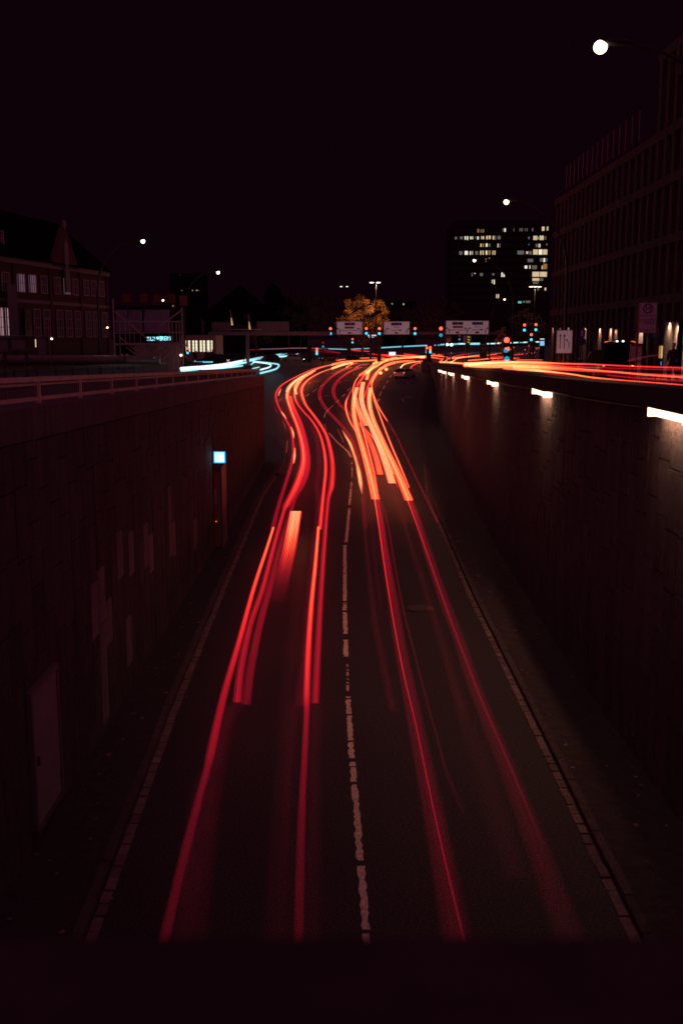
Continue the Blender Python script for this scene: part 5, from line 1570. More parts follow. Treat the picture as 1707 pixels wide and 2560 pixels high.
# bus stop sign
d = 43
a, b = px(1598, 757, d), px(1638, 832, d)
t = thing('bus_stop_sign', 'bus stop sign with letter H in a ring above timetable rows', 'sign', (a.x, d, zs(d)))
MB().box(a.x, b.x, d, d + .06, b.z, a.z).build('panel', pm('bus_sign_face', (.50, .42, .46), .5), t)
MB().box(a.x - .06, a.x - .004, d - .01, d + .08, b.z - .02, a.z + .05).build('red_edge', M['sign_red'], t)
W_, H_ = b.x - a.x, a.z - b.z
cx, cz = a.x + W_ * .49, a.z - H_ * .19
vs = []; ri, ro = W_ * .225, W_ * .285
for i in range(N_):
    an = 2 * math.pi * i / N_
    vs += [(cx + ri * math.cos(an), d - .006, cz + ri * math.sin(an)), (cx + ro * math.cos(an), d - .006, cz + ro * math.sin(an))]
MB().add(vs, [(2 * i, 2 * i + 1, (2 * i + 3) % (2 * N_), (2 * i + 2) % (2 * N_)) for i in range(N_)]).build('ring', M['sign_ink'], t)
text('H', t, Vector((cx, d - .008, cz)) - t.location, W_ * .46, M['sign_ink'])
mb = MB()
for (x0, x1, y0) in ((.05, .95, .42), (.68, .9, .495), (.27, .95, .555), (.27, .95, .60), (.27, .8, .645), (.27, .95, .69), (.27, .95, .89), (.27, .7, .935)):
    mb.box(a.x + W_ * x0, a.x + W_ * x1, d - .006, d - .002, a.z - H_ * (y0 + .016), a.z - H_ * y0)
mb.build('timetable_print', M['sign_ink'], t)
mb = MB()
for y0 in (.54, .61, .88, .95):
    for x0 in (.05, .15): mb.box(a.x + W_ * x0, a.x + W_ * (x0 + .07), d - .006, d - .002, a.z - H_ * (y0 + .03), a.z - H_ * y0)
mb.build('line_number', M['sign_red'], t)
px_ = a.x - .03
MB().tube([(px_, d + .04, zs(d)), (px_, d + .04, a.z + .05)], .045, 10).build('post', M['sign_red'], t)
a, b = px(1577, 866, d + 1), px(1603, 903, d + 1)
t = thing('timetable_case', 'dark framed timetable case beside the bus stop sign', 'sign', ((a.x + b.x) / 2, d + 1, zs(44)))
MB().box(a.x - .03, b.x + .03, d + 1, d + 1.08, b.z - .05, a.z + .12).build('case', M['sign_red'], t)
MB().box(a.x + .01, b.x - .03, d + .985, d + .997, b.z, a.z).build('sheet', M['sign_white'], t)
mb = MB()
for i in range(9): mb.box(a.x + .06, b.x - .1 - .08 * (i % 3), d + .98, d + .984, a.z - .08 - i * .06, a.z - .06 - i * .06)
mb.build('print', M['steel'], t)
for x in (a.x, b.x): MB().tube([(x, d + 1.04, zs(44)), (x, d + 1.04, b.z - .05)], .03, 8).build('leg', M['steel'], t)
d = 45
a, b = px(1633, 818, d), px(1645, 846, d)
t = thing('blue_sign', 'small dark blue taxi sign on a post right of the bus stop', 'sign', ((a.x + b.x) / 2, d, zs(d)))
MB().box(a.x, b.x, d, d + .03, (a.z + b.z) / 2 - .05, a.z).build('plate', M['sign_red'], t)
MB().box(a.x - .06, b.x, d, d + .03, b.z, (a.z + b.z) / 2 - .06).build('plate', M['sign_blue'], t)
text('TAXI', t, Vector(((a.x + b.x) / 2 - .03, d - .004, b.z + .11)) - t.location, .085, M['sign_white'])
MB().tube([(b.x - .05, d + .06, zs(d)), (b.x - .05, d + .06, a.z)], .03, 8).build('post', M['darkmetal'], t)

# ================================================================== PEOPLE
def person(loc, H, face, label, coat, legs, shoes, pose=0, hold=False):
    t = thing('person', label, 'person', loc, face)
    s = H / 1.75
    verts = [(0, 0, .93), (0, .0, 1.15), (0, .01, 1.38), (0, .0, 1.48), (0, -.03, 1.56),
             (-.19, .0, 1.40), (-.25, .02, 1.13), (-.20, -.16, .98 if not hold else 1.05), (.19, .0, 1.40), (.25, .03, 1.13), (.22, -.08 if not hold else -.22, .92 if not hold else 1.12),
             (-.10, 0, .88), (-.12, -.02 - .1 * pose, .48), (-.12, .04, .09), (-.12, -.14, .04), (.10, 0, .88), (.13, .02 + .1 * pose, .48), (.15, .06 + .1 * pose, .09), (.16, -.10 + .1 * pose, .04)]
    edges = [(0, 1), (1, 2), (2, 3), (3, 4), (2, 5), (5, 6), (6, 7), (2, 8), (8, 9), (9, 10), (0, 11), (11, 12), (12, 13), (13, 14), (0, 15), (15, 16), (16, 17), (17, 18)]
    rad = [.15, .145, .16, .065, .06, .075, .055, .04, .075, .055, .04, .10, .068, .048, .04, .10, .068, .048, .04]
    me = bpy.data.meshes.new('body')
    me.from_pydata([tuple(c * s for c in v) for v in verts], edges, [])
    o = bpy.data.objects.new('body', me); COL.objects.link(o)
    sk = o.modifiers.new('skin', 'SKIN')
    for i, v in enumerate(me.skin_vertices[0].data):
        v.radius = (rad[i] * s * (1.15 if i in (1, 2) else 1), rad[i] * s * (.75 if i in (0, 1, 2) else 1)); v.use_root = i == 0
    sd = o.modifiers.new('smooth', 'SUBSURF'); sd.levels = 1; sd.render_levels = 2
    me.materials.append(coat)
    o.parent = t
    hd = MB().ball((0, -.04 * s, 1.65 * s), .082 * s, .10 * s, .12 * s, 14, 10)
    hd.ball((0, -.145 * s, 1.64 * s), .014 * s, .02 * s, .02 * s, 6, 5)
    for e in (-1, 1): hd.ball((e * .083 * s, -.03 * s, 1.645 * s), .012 * s, .022 * s, .03 * s, 6, 5)
    hd.build('head', M['skin'], t, world=False, smooth=True)
    ey = MB()
    for e in (-1, 1): ey.ball((e * .032 * s, -.132 * s, 1.665 * s), .010 * s, .008 * s, .008 * s, 6, 4)
    ey.box(-.025 * s, .025 * s, -.138 * s, -.128 * s, 1.59 * s, 1.598 * s)
    ey.build('face', M['hair'], t, world=False)
    MB().ball((0, -.01 * s, 1.69 * s), .09 * s, .105 * s, .095 * s, 14, 8).build('hair', M['hair'], t, world=False, smooth=True)
    for e, (hx, hy, hz) in ((-1, verts[7]), (1, verts[10])):
        hb = MB().ball((hx * s, (hy - .03) * s, (hz - .05) * s), .028 * s, .035 * s, .05 * s, 8, 6)
        for f in range(4): hb.tube([((hx + (f - 1.5) * .014) * s, (hy - .04) * s, (hz - .08) * s), ((hx + (f - 1.5) * .015) * s, (hy - .06) * s, (hz - .115) * s), ((hx + (f - 1.5) * .014) * s, (hy - .045) * s, (hz - .14 + abs(f - 1.5) * .008) * s)], .008 * s, 6)
        hb.tube([((hx - e * .03) * s, (hy - .04) * s, (hz - .05) * s), ((hx - e * .045) * s, (hy - .06) * s, (hz - .085) * s)], .009 * s, 6)
        hb.build('hand', M['skin'], t, world=False, smooth=True)
    lg = MB()
    for i0, i1, i2 in ((11, 12, 13), (15, 16, 17)):
        lg.tube([tuple(c * s for c in verts[i0]), tuple(c * s for c in verts[i1]), tuple(c * s for c in verts[i2])], [.115 * s, .085 * s, .068 * s], 12)
    lg.build('trousers', legs, t, world=False, smooth=True)
    for i1, i2 in ((13, 14), (17, 18)):
        a, b = verts[i1], verts[i2]
        sh = MB().ball(((a[0] + b[0]) / 2 * s, (a[1] + b[1]) / 2 * s - .02 * s, .05 * s), .055 * s, .15 * s, .052 * s, 12, 8)
        sh.build('shoe', shoes, t, world=False, smooth=True)
    return t
p = px(1682, 900, 44)
person((p.x, 44, zs(44)), 1.8, R(-35), 'person in dark coat and white shoes standing by the lit niche at right', M['cloth'], M['jeans'], M['shoe'], 1.0, True)
a = px(1651, 910, 43.8)
t = thing('glow_stick', 'short upright blue glowing light in front of the standing person', 'light', (a.x, 43.8, zs(44)))
MB().tube([(a.x, 43.8, px(0, 913, 43.8).z), (a.x, 43.8, px(0, 904, 43.8).z)], .02, 8).build('tube', E['blue_stick'], t)
MB().tube([(a.x, 43.8, zs(44)), (a.x, 43.8, px(0, 913, 43.8).z)], .012, 6).build('stem', M['darkmetal'], t)
for i, (sx, sy, sc, lab) in enumerate(((486, 878, 1.7, 'dark person nearest the left windows of the pavilion'), (491, 878, 1.65, 'dark person beside another before the pavilion windows'), (514, 876, 1.75, 'dark person before the middle window of the pavilion'), (521, 878, 1.7, 'dark person walking before the right pavilion window'), (531, 878, 1.8, 'dark person at the right edge of the pavilion windows'))):
    p = px(sx, 870, 166)
    person((p.x, 166, zs(166) + .45), sc, R(random.uniform(-90, 90)), lab, M['cloth'], M['jeans'], M['black'], random.uniform(.3, 1.5))
sk_ = struct(MB().box(px(440, 900, 160).x, px(560, 900, 160).x, 160, 170, 3.2, zs(166) + .45).build('pavement_pavilion', M['pave']))

# ================================================================== CARS
def car(loc, rz, label, paint, L=4.3, Wd=1.78, H=1.48, rear='tail', front=None, hatch_open=False, group='cars at the junction', roof_lamps=False, plates=True):
    """forward is +y in local space"""
    t = thing('car', label, 'car', loc, rz, group)
    hw = Wd / 2
    secs = [  # y, half width at sill, at waist, z bottom, z waist, z top, half width top
        (-L * .5, .80, .86, .38, .80, .82, .74), (-L * .485, .92, .96, .30, .88, .90, .84), (-L * .40, .97, 1.0, .24, .93, .95, .9), (-L * .2, .97, 1.0, .20, .95, .97, .9), (L * .05, .97, 1.0, .20, .95, .97, .9),
        (L * .20, .97, 1.0, .22, .93, .95, .88), (L * .36, .95, .97, .24, .84, .87, .82), (L * .46, .86, .9, .28, .74, .78, .72), (L * .5, .70, .74, .38, .62, .64, .6)]
    mb = MB(); vs = []
    for (y, a, b, z0, z1, z2, c) in secs:
        for sx in (-1, 1):
            pass
        vs += [(-a * hw, y, z0), (-b * hw, y, (z0 + z1) / 2), (-b * hw * .985, y, z1), (-c * hw, y, z2), (c * hw, y, z2), (b * hw * .985, y, z1), (b * hw, y, (z0 + z1) / 2), (a * hw, y, z0)]
    fs = []
    for j in range(len(secs) - 1):
        for i in range(8):
            k = j * 8
            fs.append((k + i, k + (i + 1) % 8, k + 8 + (i + 1) % 8, k + 8 + i))
    fs += [tuple(range(7, -1, -1)), tuple(range(len(vs) - 8, len(vs)))]
    mb.add(vs, fs).build('body', paint, t, world=False, smooth=False)
    # greenhouse: glass and roof
    gz = .95
    ring0 = [(-L * .46, .86), (-L * .30, .90), (L * .08, .90), (L * .24, .84)]
    top = [(-L * .36, .70), (-L * .26, .73), (L * .0, .72), (L * .08, .68)]
    vs = []
    for (y, w) in ring0: vs += [(-w * hw, y, gz), (w * hw, y, gz)]
    for (y, w) in top: vs += [(-w * hw, y, H - .05), (w * hw, y, H - .05)]
    fs = []
    for i in range(3):
        fs += [(2 * i, 8 + 2 * i, 8 + 2 * i + 2, 2 * i + 2), (2 * i + 1, 2 * i + 3, 8 + 2 * i + 3, 8 + 2 * i + 1)]
    fs += [(0, 1, 9, 8), (6, 14, 15, 7), (8, 9, 11, 10), (10, 11, 13, 12), (12, 13, 15, 14)]
    MB().add(vs, fs).build('window', M['glass_dark'], t, world=False)
    rv = []
    for (y, w), dz in zip([(-L * .37, .72), (-L * .27, .75), (L * .0, .74), (L * .085, .70)], (-.02, .03, .03, -.03)):
        rv += [(-w * hw, y, H - .045 + dz * .3), (w * hw, y, H - .045 + dz * .3), (-w * hw * .8, y, H + dz), (w * hw * .8, y, H + dz)]
    fs = []
    for i in range(3):
        k = 4 * i
        fs += [(k, k + 2, k + 6, k + 4), (k + 2, k + 3, k + 7, k + 6), (k + 3, k + 1, k + 5, k + 7)]
    fs += [(0, 1, 3, 2), (12, 14, 15, 13)]
    rf_ = MB().add(rv, fs)
    for sx in (-1, 1):
        for (y0, w0), (y1, w1) in ((ring0[0], top[0]), (ring0[3], top[3]), ((-L * .1, .905), (-L * .12, .735))):
            rf_.tube([(sx * w0 * hw, y0, gz), (sx * w1 * hw, y1, H - .04)], .035, 6)
    rf_.build('roof', paint, t, world=False)
    wh = None
    for sx in (-1, 1):
        for y in (-L * .31, L * .31):
            w = MB().tube([(sx * (hw - .20), y, .31), (sx * (hw - .01), y, .31)], .31, 18).build('wheel', M['tyre'], t, world=False)
            MB().tube([(sx * (hw - .03), y, .31), (sx * (hw + .005), y, .31)], .20, 12).build('rim', M['rim'], w, world=False)
        MB().ball((sx * (hw + .08), L * .17, 1.0), .10, .06, .07, 8, 6).build('mirror', paint, t, world=False)
    for sx in (-1, 1):
        MB().ball((sx * .74 * hw, -L * .487, .80), .14, .06, .07, 10, 6).build('taillight', E[rear] if rear in E else M[rear], t, world=False)
        MB().ball((sx * .72 * hw, L * .472, .68), .15, .07, .075, 10, 6).build('headlight', E[front] if front else M['steel'], t, world=False)
    MB().box(-.26, .26, -L * .5 - .02, -L * .5 - .003, .55, .66).build('number_plate', M['sign_white'], t, world=False)
    MB().box(-hw * .9, hw * .9, -L * .495, -L * .47, .32, .46).build('bumper', M['black'], t, world=False)
    if hatch_open:
        # raised tailgate hinged at the rear of the roof
        y0, y1 = -L * .35, -L * .52
        z0, z1 = H + .01, H + .42
        hv = [(-.74 * hw, y0, z0), (.74 * hw, y0, z0), (.82 * hw, y1, z1), (-.82 * hw, y1, z1)]
        hv += [(x, y + .02, z - .07) for x, y, z in hv]
        hg = MB().add(hv, [(0, 1, 2, 3), (7, 6, 5, 4), (0, 4, 5, 1), (1, 5, 6, 2), (2, 6, 7, 3), (3, 7, 4, 0)]).build('tailgate', paint, t, world=False)
        for sx in (-1, 1):
            MB().tube([(sx * .80 * hw, y1 - .03, z1 - .02), (sx * .70 * hw, y1 - .03, z1 + .01), (sx * .55 * hw, y1 - .03, z1 + .03)], [.02, .022, .012], 6).build('tail_bar', E['tailbar'], hg, world=False)
            MB().ball((sx * .14, y1 - .03, z1 + .03), .055, .03, .035, 8, 6).build('tailgate_lamp', E['head'], hg, world=False)
            MB().tube([(sx * .78 * hw, -L * .45, .98), (sx * .74 * hw, y1 * .93, z1 - .16)], .014, 6).build('strut', M['black'], t, world=False)
    return t
p = px(1538, 900, 48)
car((p.x, 50, zs(48) - .02), R(2), 'black car with its tailgate raised and white lamps on it, parked by the bus stop', M['carblack'], 4.4, 1.8, 1.52, 'tail', None, True)
cfar = [(727, 895, 226, 95, 'silver small hatchback crossing left of the oncoming headlights', 'carsilver', 'tailbar', 'win_warm'),
        (770, 897, 214, 176, 'dark car facing the bridge with blazing white headlights', 'carblack', 'sign_red', 'head'),
        (676, 893, 218, 95, 'dark car waiting left of the silver hatchback', 'carblack', 'sign_red', 'win_warm'),
        (822, 893, 224, 120, 'dark car behind the low signal post', 'carblack', 'sign_red', 'win_white'),
        (876, 893, 210, 80, 'dark estate car behind the first bright streaks, below the black column', 'carblack', 'sign_red', 'win_white'),
        (530, 902, 128, 85, 'dark car with bright headlights left of the thick gantry post', 'carblack', 'tail', 'win_white'),
        (572, 900, 135, 95, 'dark red lit car right beside the other near the thick gantry post', 'carblack', 'tail', 'head')]
for sx, sy, d, rz, lab, pt, rear, front in cfar:
    p = px(sx, sy, d)
    z = max(zr(d), 0) if d > 150 else zs(d)
    car((p.x, d, z), R(rz), lab, M[pt], 4.1, 1.75, 1.5, rear, front)
p = px(1014, 919, 136)
car((p.x, 138, zr(136)), R(-25), 'small pale car with glowing tail lamps leaving in the right turn lane', M['carsilver'], 4.0, 1.75, 1.35, 'tail')

# bicycle
d = 66
c1 = px(1440, 930, d)
t = thing('bicycle', 'white glinting parked bicycle behind the red streaks before the round sign', 'bicycle', (c1.x + .5, d, zs(d)))
R_ = .30
def ringtube(cx, cy, cz, r, th, n=24):
    mb = MB()
    mb.tube([(cx + r * math.cos(2 * math.pi * i / n), cy, cz + r * math.sin(2 * math.pi * i / n)) for i in range(n + 1)], th, 6, False)
    return mb
zc_ = zs(d) + R_ + .16
for cx in (c1.x, c1.x + 1.02):
    w = ringtube(cx, d, zc_, R_, .02).build('wheel', M['bikewhite'] if cx == c1.x else M['tyre'], t)
    sp = MB()
    for i in range(8):
        a = math.pi * i / 8 * 2; sp.tube([(cx, d, zc_), (cx + R_ * math.cos(a), d, zc_ + R_ * math.sin(a))], .003, 4)
    sp.build('spoke', M['steel'], w)
x0, x1 = c1.x, c1.x + 1.02
fr = MB()
bb = (x0 + .58, d, zc_ - .03); hd_ = (x0 + .16, d, zc_ + .46); st_ = (x0 + .70, d, zc_ + .42)
for a, b in ((hd_, bb), (bb, st_), (hd_, st_), (bb, (x1, d, zc_)), (st_, (x1, d, zc_)), (hd_, (x0, d, zc_))): fr.tube([a, b], .018, 6)
fr.build('frame', M['steel'], t)
MB().tube([(x0 + .16, d, zc_ + .46), (x0 + .13, d, zc_ + .62), (x0 + .08, d - .25, zc_ + .64)], .014, 6).tube([(x0 + .13, d, zc_ + .62), (x0 + .08, d + .25, zc_ + .64)], .014, 6).build('handlebar', M['bikewhite'], t)
MB().ball((x0 + .74, d, zc_ + .52), .13, .07, .035, 10, 6).build('saddle', M['black'], t)
MB().tube([(st_[0], d, st_[2]), (st_[0] + .03, d, zc_ + .5)], .014, 6).build('seat_post', M['steel'], t)
MB().box(x1 - .2, x1 + .2, d - .07, d + .07, zc_ + R_ + .08, zc_ + R_ + .10).build('luggage_rack', M['bikewhite'], t)

# warning beacons along the right carriageway
bk = None
def beacon(sx, sy0, sy1, d, label):
    global bk
    p = px(sx, sy1, d)
    if bk is None:
        t = thing('warning_beacon', label, 'beacon', p, 0, 'red and white beacons on the right street')
        MB().box(-.16, .16, -.2, .2, 0, .06).build('foot', M['black'], t, world=False)
        MB().box(-.125, .125, -.02, .02, .12, .95).build('panel', M['bag'], t, world=False)
        mb = MB()
        for i in range(4):
            z = .16 + i * .2
            mb.add([(-.125, -.024, z), (.125, -.024, z + .12), (.125, -.024, min(z + .22, .94)), (-.125, -.024, z + .10)], [(0, 1, 2, 3)])
        mb.build('red_stripe', M['sign_red'], t, world=False)
        MB().tube([(0, 0, .06), (0, 0, .12)], .03, 6).build('stem', M['black'], t, world=False)
        MB().ball((0, 0, 1.02), .06).build('lamp', E['tailbar'], t, world=False)
        bk = t
    else:
        t = copy_tree(bk); t['label'] = label
        t.location = p
    return t
bl = [(1285, 905, 928, 84, 'white beacon nearest the wall top, closest of the row'), (1244, 912, 924, 96, 'white beacon second in the row along the wall top'), (1231, 912, 923, 102, 'white beacon third in the row along the wall top'), (1220, 911, 922, 108, 'white beacon fourth in the row along the wall top'), (1210, 911, 921, 114, 'farthest white beacon in the row along the wall top'),
      (1339, 884, 895, 110, 'striped beacon left of three before the display pillar'), (1345, 883, 894, 112, 'striped beacon in the middle of three before the display pillar'), (1354, 881, 893, 110, 'striped beacon right of three before the display pillar'), (1311, 886, 897, 116, 'lone striped beacon between the signals and the display pillar'), (1283, 879, 890, 124, 'faint beacon right of the lower red signal'), (1275, 884, 896, 120, 'faint beacon beside the lower red signal mast'), (1321, 873, 885, 130, 'far beacon above the lone striped one'), (1127, 887, 900, 150, 'round topped white beacon where the streaks fork')]
for b in bl: beacon(*b)

# ================================================================== LIGHT STREAKS (luminous ribbons at lamp height above the road)
ZM = {'a': (640, 900, 3.4087), 'b': (500, 1240, 2.24), 'c': (0, 1700, 1.8233), 'e': (850, 1700, 1.8296), 'f': (830, 770, 6.817), 'g': (1050, 780, 7.84),
      'h': (1220, 780, 7.84), 'k': (1400, 740, 5.107), 'm': (450, 760, 6.272), 'n': (690, 790, 7.467)}
def streak(label, group, mat, pts, h=.75, zf=zr, round_=False, per=8, th=.04, wk=1.0, cat='light streak'):
    """pts: (view, X, Y, width in m, power)"""
    C = []
    for p in pts:
        o = ZM[p[0]]
        C.append((o[0] + p[1] / o[2], o[1] + p[2] / o[2], p[3] * wk, p[4]))
    cv = catmull([(c[0], c[1]) for c in C], per)
    path, ww, pw = [], [], []
    for i, q in enumerate(cv):
        f = i / per; j = min(int(f), len(C) - 2); f -= j
        ww.append(C[j][2] + (C[j + 1][2] - C[j][2]) * f)
        pw.append(C[j][3] + (C[j + 1][3] - C[j][3]) * f)
        path.append(on(q.x, q.y, zf, h, 700))
    vs, fs, A_, P_ = [], [], [], []
    n = 6 if round_ else 4
    for i, p in enumerate(path):
        t = path[min(i + 1, len(path) - 1)] - path[max(i - 1, 0)]
        if t.length < 1e-6: t = Vector((0, 1, 0))
        t.normalize()
        s = Vector((t.y, -t.x, 0))
        if s.length < 1e-6: s = Vector((1, 0, 0))
        s.normalize(); up = Vector((0, 0, 1)); w = ww[i]
        if round_:
            for k in range(6):
                an = math.pi * 2 * k / 6
                vs.append(p + s * math.cos(an) * w / 2 + up * math.sin(an) * w / 2); A_.append(.5); P_.append(pw[i])
        else:
            for a, b in ((-1, 1), (1, 1), (1, -1), (-1, -1)):
                vs.append(p + s * a * w / 2 + up * b * th / 2); A_.append((a + 1) / 2); P_.append(pw[i])
    for i in range(len(path) - 1):
        for k in range(n):
            fs.append((i * n + k, i * n + (k + 1) % n, (i + 1) * n + (k + 1) % n, (i + 1) * n + k))
    fs += [tuple(range(n - 1, -1, -1)), tuple(range(len(vs) - n, len(vs)))]
    o = MB().add(vs, fs).build('light_streak', mat)
    for nm, dat in (('across', A_), ('power', P_)):
        at = o.data.attributes.new(nm, 'FLOAT', 'POINT'); at.data.foreach_set('value', dat)
    tag(o, label, cat, group)
    return o
GL, GRT, GM, GJ, GS, GB = 'streaks in the left lane', 'streaks in the right lane', 'thin streaks between the two lanes', 'streaks crossing the junction', 'streaks on the right street', 'blue white streaks on the left street'
# ---- left lane
streak('leftmost long red streak, orange from its square start and fading to the bottom edge', GL, S_CORE,
       [('b', 411, 176, 0.127, .93), ('b', 372, 300, 0.140, .88), ('b', 300, 520, 0.152, .78), ('b', 215, 830, 0.172, .62), ('b', 130, 1130, 0.184, .52), ('b', 60, 1440, 0.191, .44), ('c', 940, 420, 0.154, .38), ('c', 845, 780, 0.154, .31), ('c', 735, 1240, 0.159, .22), ('c', 690, 1400, 0.159, .16)], .8)
streak('dim red outer streak continuing the leftmost one around the bend', GL, S_RED,
       [('a', 140, 1440, .26, .45), ('a', 200, 1215, .26, .46), ('a', 262, 1020, .26, .50), ('a', 310, 850, .26, .55), ('a', 318, 720, .26, .58), ('a', 296, 590, .27, .60), ('a', 245, 490, .28, .62), ('a', 195, 400, .30, .62), ('a', 170, 320, .32, .64), ('a', 180, 265, .34, .68), ('a', 225, 210, .36, .74), ('a', 300, 165, .4, .8), ('a', 400, 115, .4, .84), ('a', 520, 66, .4, .84), ('a', 680, 30, .4, .86)], .8)
for i, (p0, p1, p2) in enumerate((((300, 570), (316, 620), (322, 665)), ((331, 750), (328, 820), (320, 880)), ((215, 440), (235, 465), (258, 500)), ((215, 245), (200, 275), (190, 305)))):
    streak(['short yellow dash on the outer left bend, upper of two', 'short yellow dash on the outer left bend, lower of two', 'short pale dash on the left bend above the yellow dashes', 'short pale dash at the far top of the outer left bend'][i], 'amber flashes on the outer left streak', S_YEL,
           [('a', *p0, .10, .7), ('a', *p1, .2, 1), ('a', *p2, .10, .7)], .82)
streak('broad bright red streak through the whole left bend', GL, S_RED,
       [('b', 208, 1150, 0.223, .50), ('b', 230, 960, 0.223, .50), ('b', 282, 720, 0.223, .52), ('b', 350, 520, 0.223, .55), ('b', 408, 300, 0.229, .58), ('b', 468, 90, 0.248, .60), ('a', 262, 1235, .43, .66), ('a', 335, 1085, .46, .72), ('a', 386, 945, .47, .75), ('a', 404, 830, .46, .76), ('a', 388, 700, .44, .76), ('a', 350, 560, .42, .78), ('a', 310, 460, .42, .80), ('a', 280, 370, .42, .84), ('a', 268, 300, .44, .90), ('a', 290, 235, .46, .94), ('a', 340, 180, .48, .96), ('a', 430, 120, .48, .96), ('a', 560, 62, .5, .98), ('a', 760, 24, .5, 1.0)], .85)
streak('second dimmer red band beside the broad left streak, ending square', GL, S_HARD,
       [('b', 258, 1162, 0.209, .34), ('b', 285, 960, 0.209, .37), ('b', 335, 720, 0.209, .40), ('b', 397, 490, 0.209, .40), ('b', 452, 270, 0.209, .40), ('b', 530, 20, 0.209, .42), ('a', 378, 1085, .38, .48), ('a', 422, 980, .4, .52), ('a', 440, 860, .4, .54), ('a', 425, 720, .4, .56), ('a', 385, 560, .4, .58), ('a', 340, 450, .4, .62), ('a', 305, 370, .4, .68), ('a', 290, 310, .4, .74)], .9)
streak('orange highlight running inside the broad left streak', GL, S_RED,
       [('a', 395, 985, .12, .6), ('a', 408, 850, .14, .82), ('a', 392, 700, .15, .85), ('a', 352, 560, .16, .88), ('a', 305, 440, .18, .92), ('a', 268, 340, .22, .97), ('a', 262, 285, .24, 1), ('a', 300, 215, .28, 1), ('a', 390, 140, .3, 1), ('a', 500, 85, .3, 1)], .95)
streak('dark red twin streak on the right of the left lane', GL, S_RED,
       [('b', 645, 1155, 0.198, .48), ('b', 660, 850, 0.198, .50), ('b', 676, 560, 0.198, .53), ('b', 695, 280, 0.211, .58), ('b', 716, 30, 0.224, .62), ('a', 642, 1080, .38, .68), ('a', 652, 930, .38, .68), ('a', 640, 800, .38, .70), ('a', 605, 660, .36, .74), ('a', 560, 570, .36, .76), ('a', 490, 470, .36, .80), ('a', 425, 385, .36, .84), ('a', 393, 305, .40, .90), ('a', 388, 255, .42, .92), ('a', 405, 210, .44, .92), ('a', 455, 160, .44, .94), ('a', 560, 102, .44, .95), ('a', 720, 52, .44, .97)], .85)
streak('orange straight streak left of the centre line from its square start to the bottom', GL, S_CORE,
       [('b', 663, 174, 0.136, .93), ('b', 645, 390, 0.148, .87), ('b', 622, 620, 0.161, .80), ('b', 606, 860, 0.174, .70), ('b', 597, 1110, 0.174, .60), ('c', 1395, 200, 0.140, .44), ('c', 1372, 700, 0.145, .32), ('c', 1360, 1230, 0.145, .21), ('c', 1352, 1400, 0.145, .16)], .8)
streak('red streak left of the twin streak, feeding the bend from the square end', GL, S_RED,
       [('a', 545, 1440, .22, .70), ('a', 575, 1130, .24, .74), ('a', 592, 960, .26, .76), ('a', 588, 820, .28, .76), ('a', 562, 690, .28, .74), ('a', 528, 600, .28, .72), ('a', 470, 510, .28, .70), ('a', 405, 440, .28, .68), ('a', 355, 375, .28, .72), ('a', 330, 310, .3, .84), ('a', 345, 235, .34, .97), ('a', 400, 160, .36, .98), ('a', 480, 110, .36, .95)], .8)
streak('thin red line on the left edge of the orange streak', GL, S_SOFT,
       [('b', 570, 1170, .5, .30), ('b', 600, 900, .5, .33), ('b', 620, 620, .5, .33), ('b', 645, 330, .5, .33), ('b', 670, 60, .5, .34), ('a', 520, 1080, .5, .32), ('a', 540, 880, .5, .32), ('a', 520, 680, .5, .32), ('a', 470, 560, .5, .30)], .7)
streak('ribbed orange lamp bar with a square top in the left lane', GL, S_RIB,
       [('b', 536, 86, .50, .94), ('b', 518, 190, .50, .86), ('b', 500, 290, .49, .70), ('b', 478, 390, .48, .50), ('b', 452, 500, .46, .28), ('b', 430, 590, .44, .12)], .95, th=.02)
streak('pale orange wedge at the top of the left bend, left one', GL, S_HARD,
       [('a', 262, 268, .3, .95), ('a', 290, 220, .5, .97), ('a', 345, 170, .5, .97), ('a', 420, 125, .4, .96)], .95)
streak('pale orange wedge at the top of the left bend, right one', GL, S_HARD,
       [('a', 343, 290, .35, .95), ('a', 332, 250, .35, .95), ('a', 345, 205, .4, .97), ('a', 395, 150, .4, .98), ('a', 500, 92, .4, .96)], .95)
for i, (q, w_, pw_) in enumerate((([('b', 205, 1170), ('c', 1010, 250), ('c', 950, 620), ('c', 870, 1220)], .5, .19), ([('b', 160, 1180), ('b', 110, 1440), ('c', 930, 480), ('c', 860, 860), ('c', 800, 1220)], .45, .17), ([('b', 520, 1180), ('b', 500, 1440), ('c', 1300, 500), ('c', 1270, 1200)], .5, .16), ([('b', 650, 1170), ('b', 640, 1440), ('c', 1430, 500), ('c', 1420, 1200)], .35, .16), ([('b', 600, 100), ('b', 560, 500), ('b', 520, 900), ('b', 480, 1400)], .55, .15))):
    streak(['faint red veil right of the leftmost streak near the bottom', 'faintest red veil hugging the leftmost streak near the bottom', 'faint red veil left of the orange centre streak', 'faint red veil right of the orange centre streak', 'faint long red veil in the middle of the left lane'][i], 'faint veils in the left lane', S_SOFT,
           [(v, x, y, w_, pw_ * (1 if k < len(q) - 1 else .6)) for k, (v, x, y) in enumerate(q)], .7)
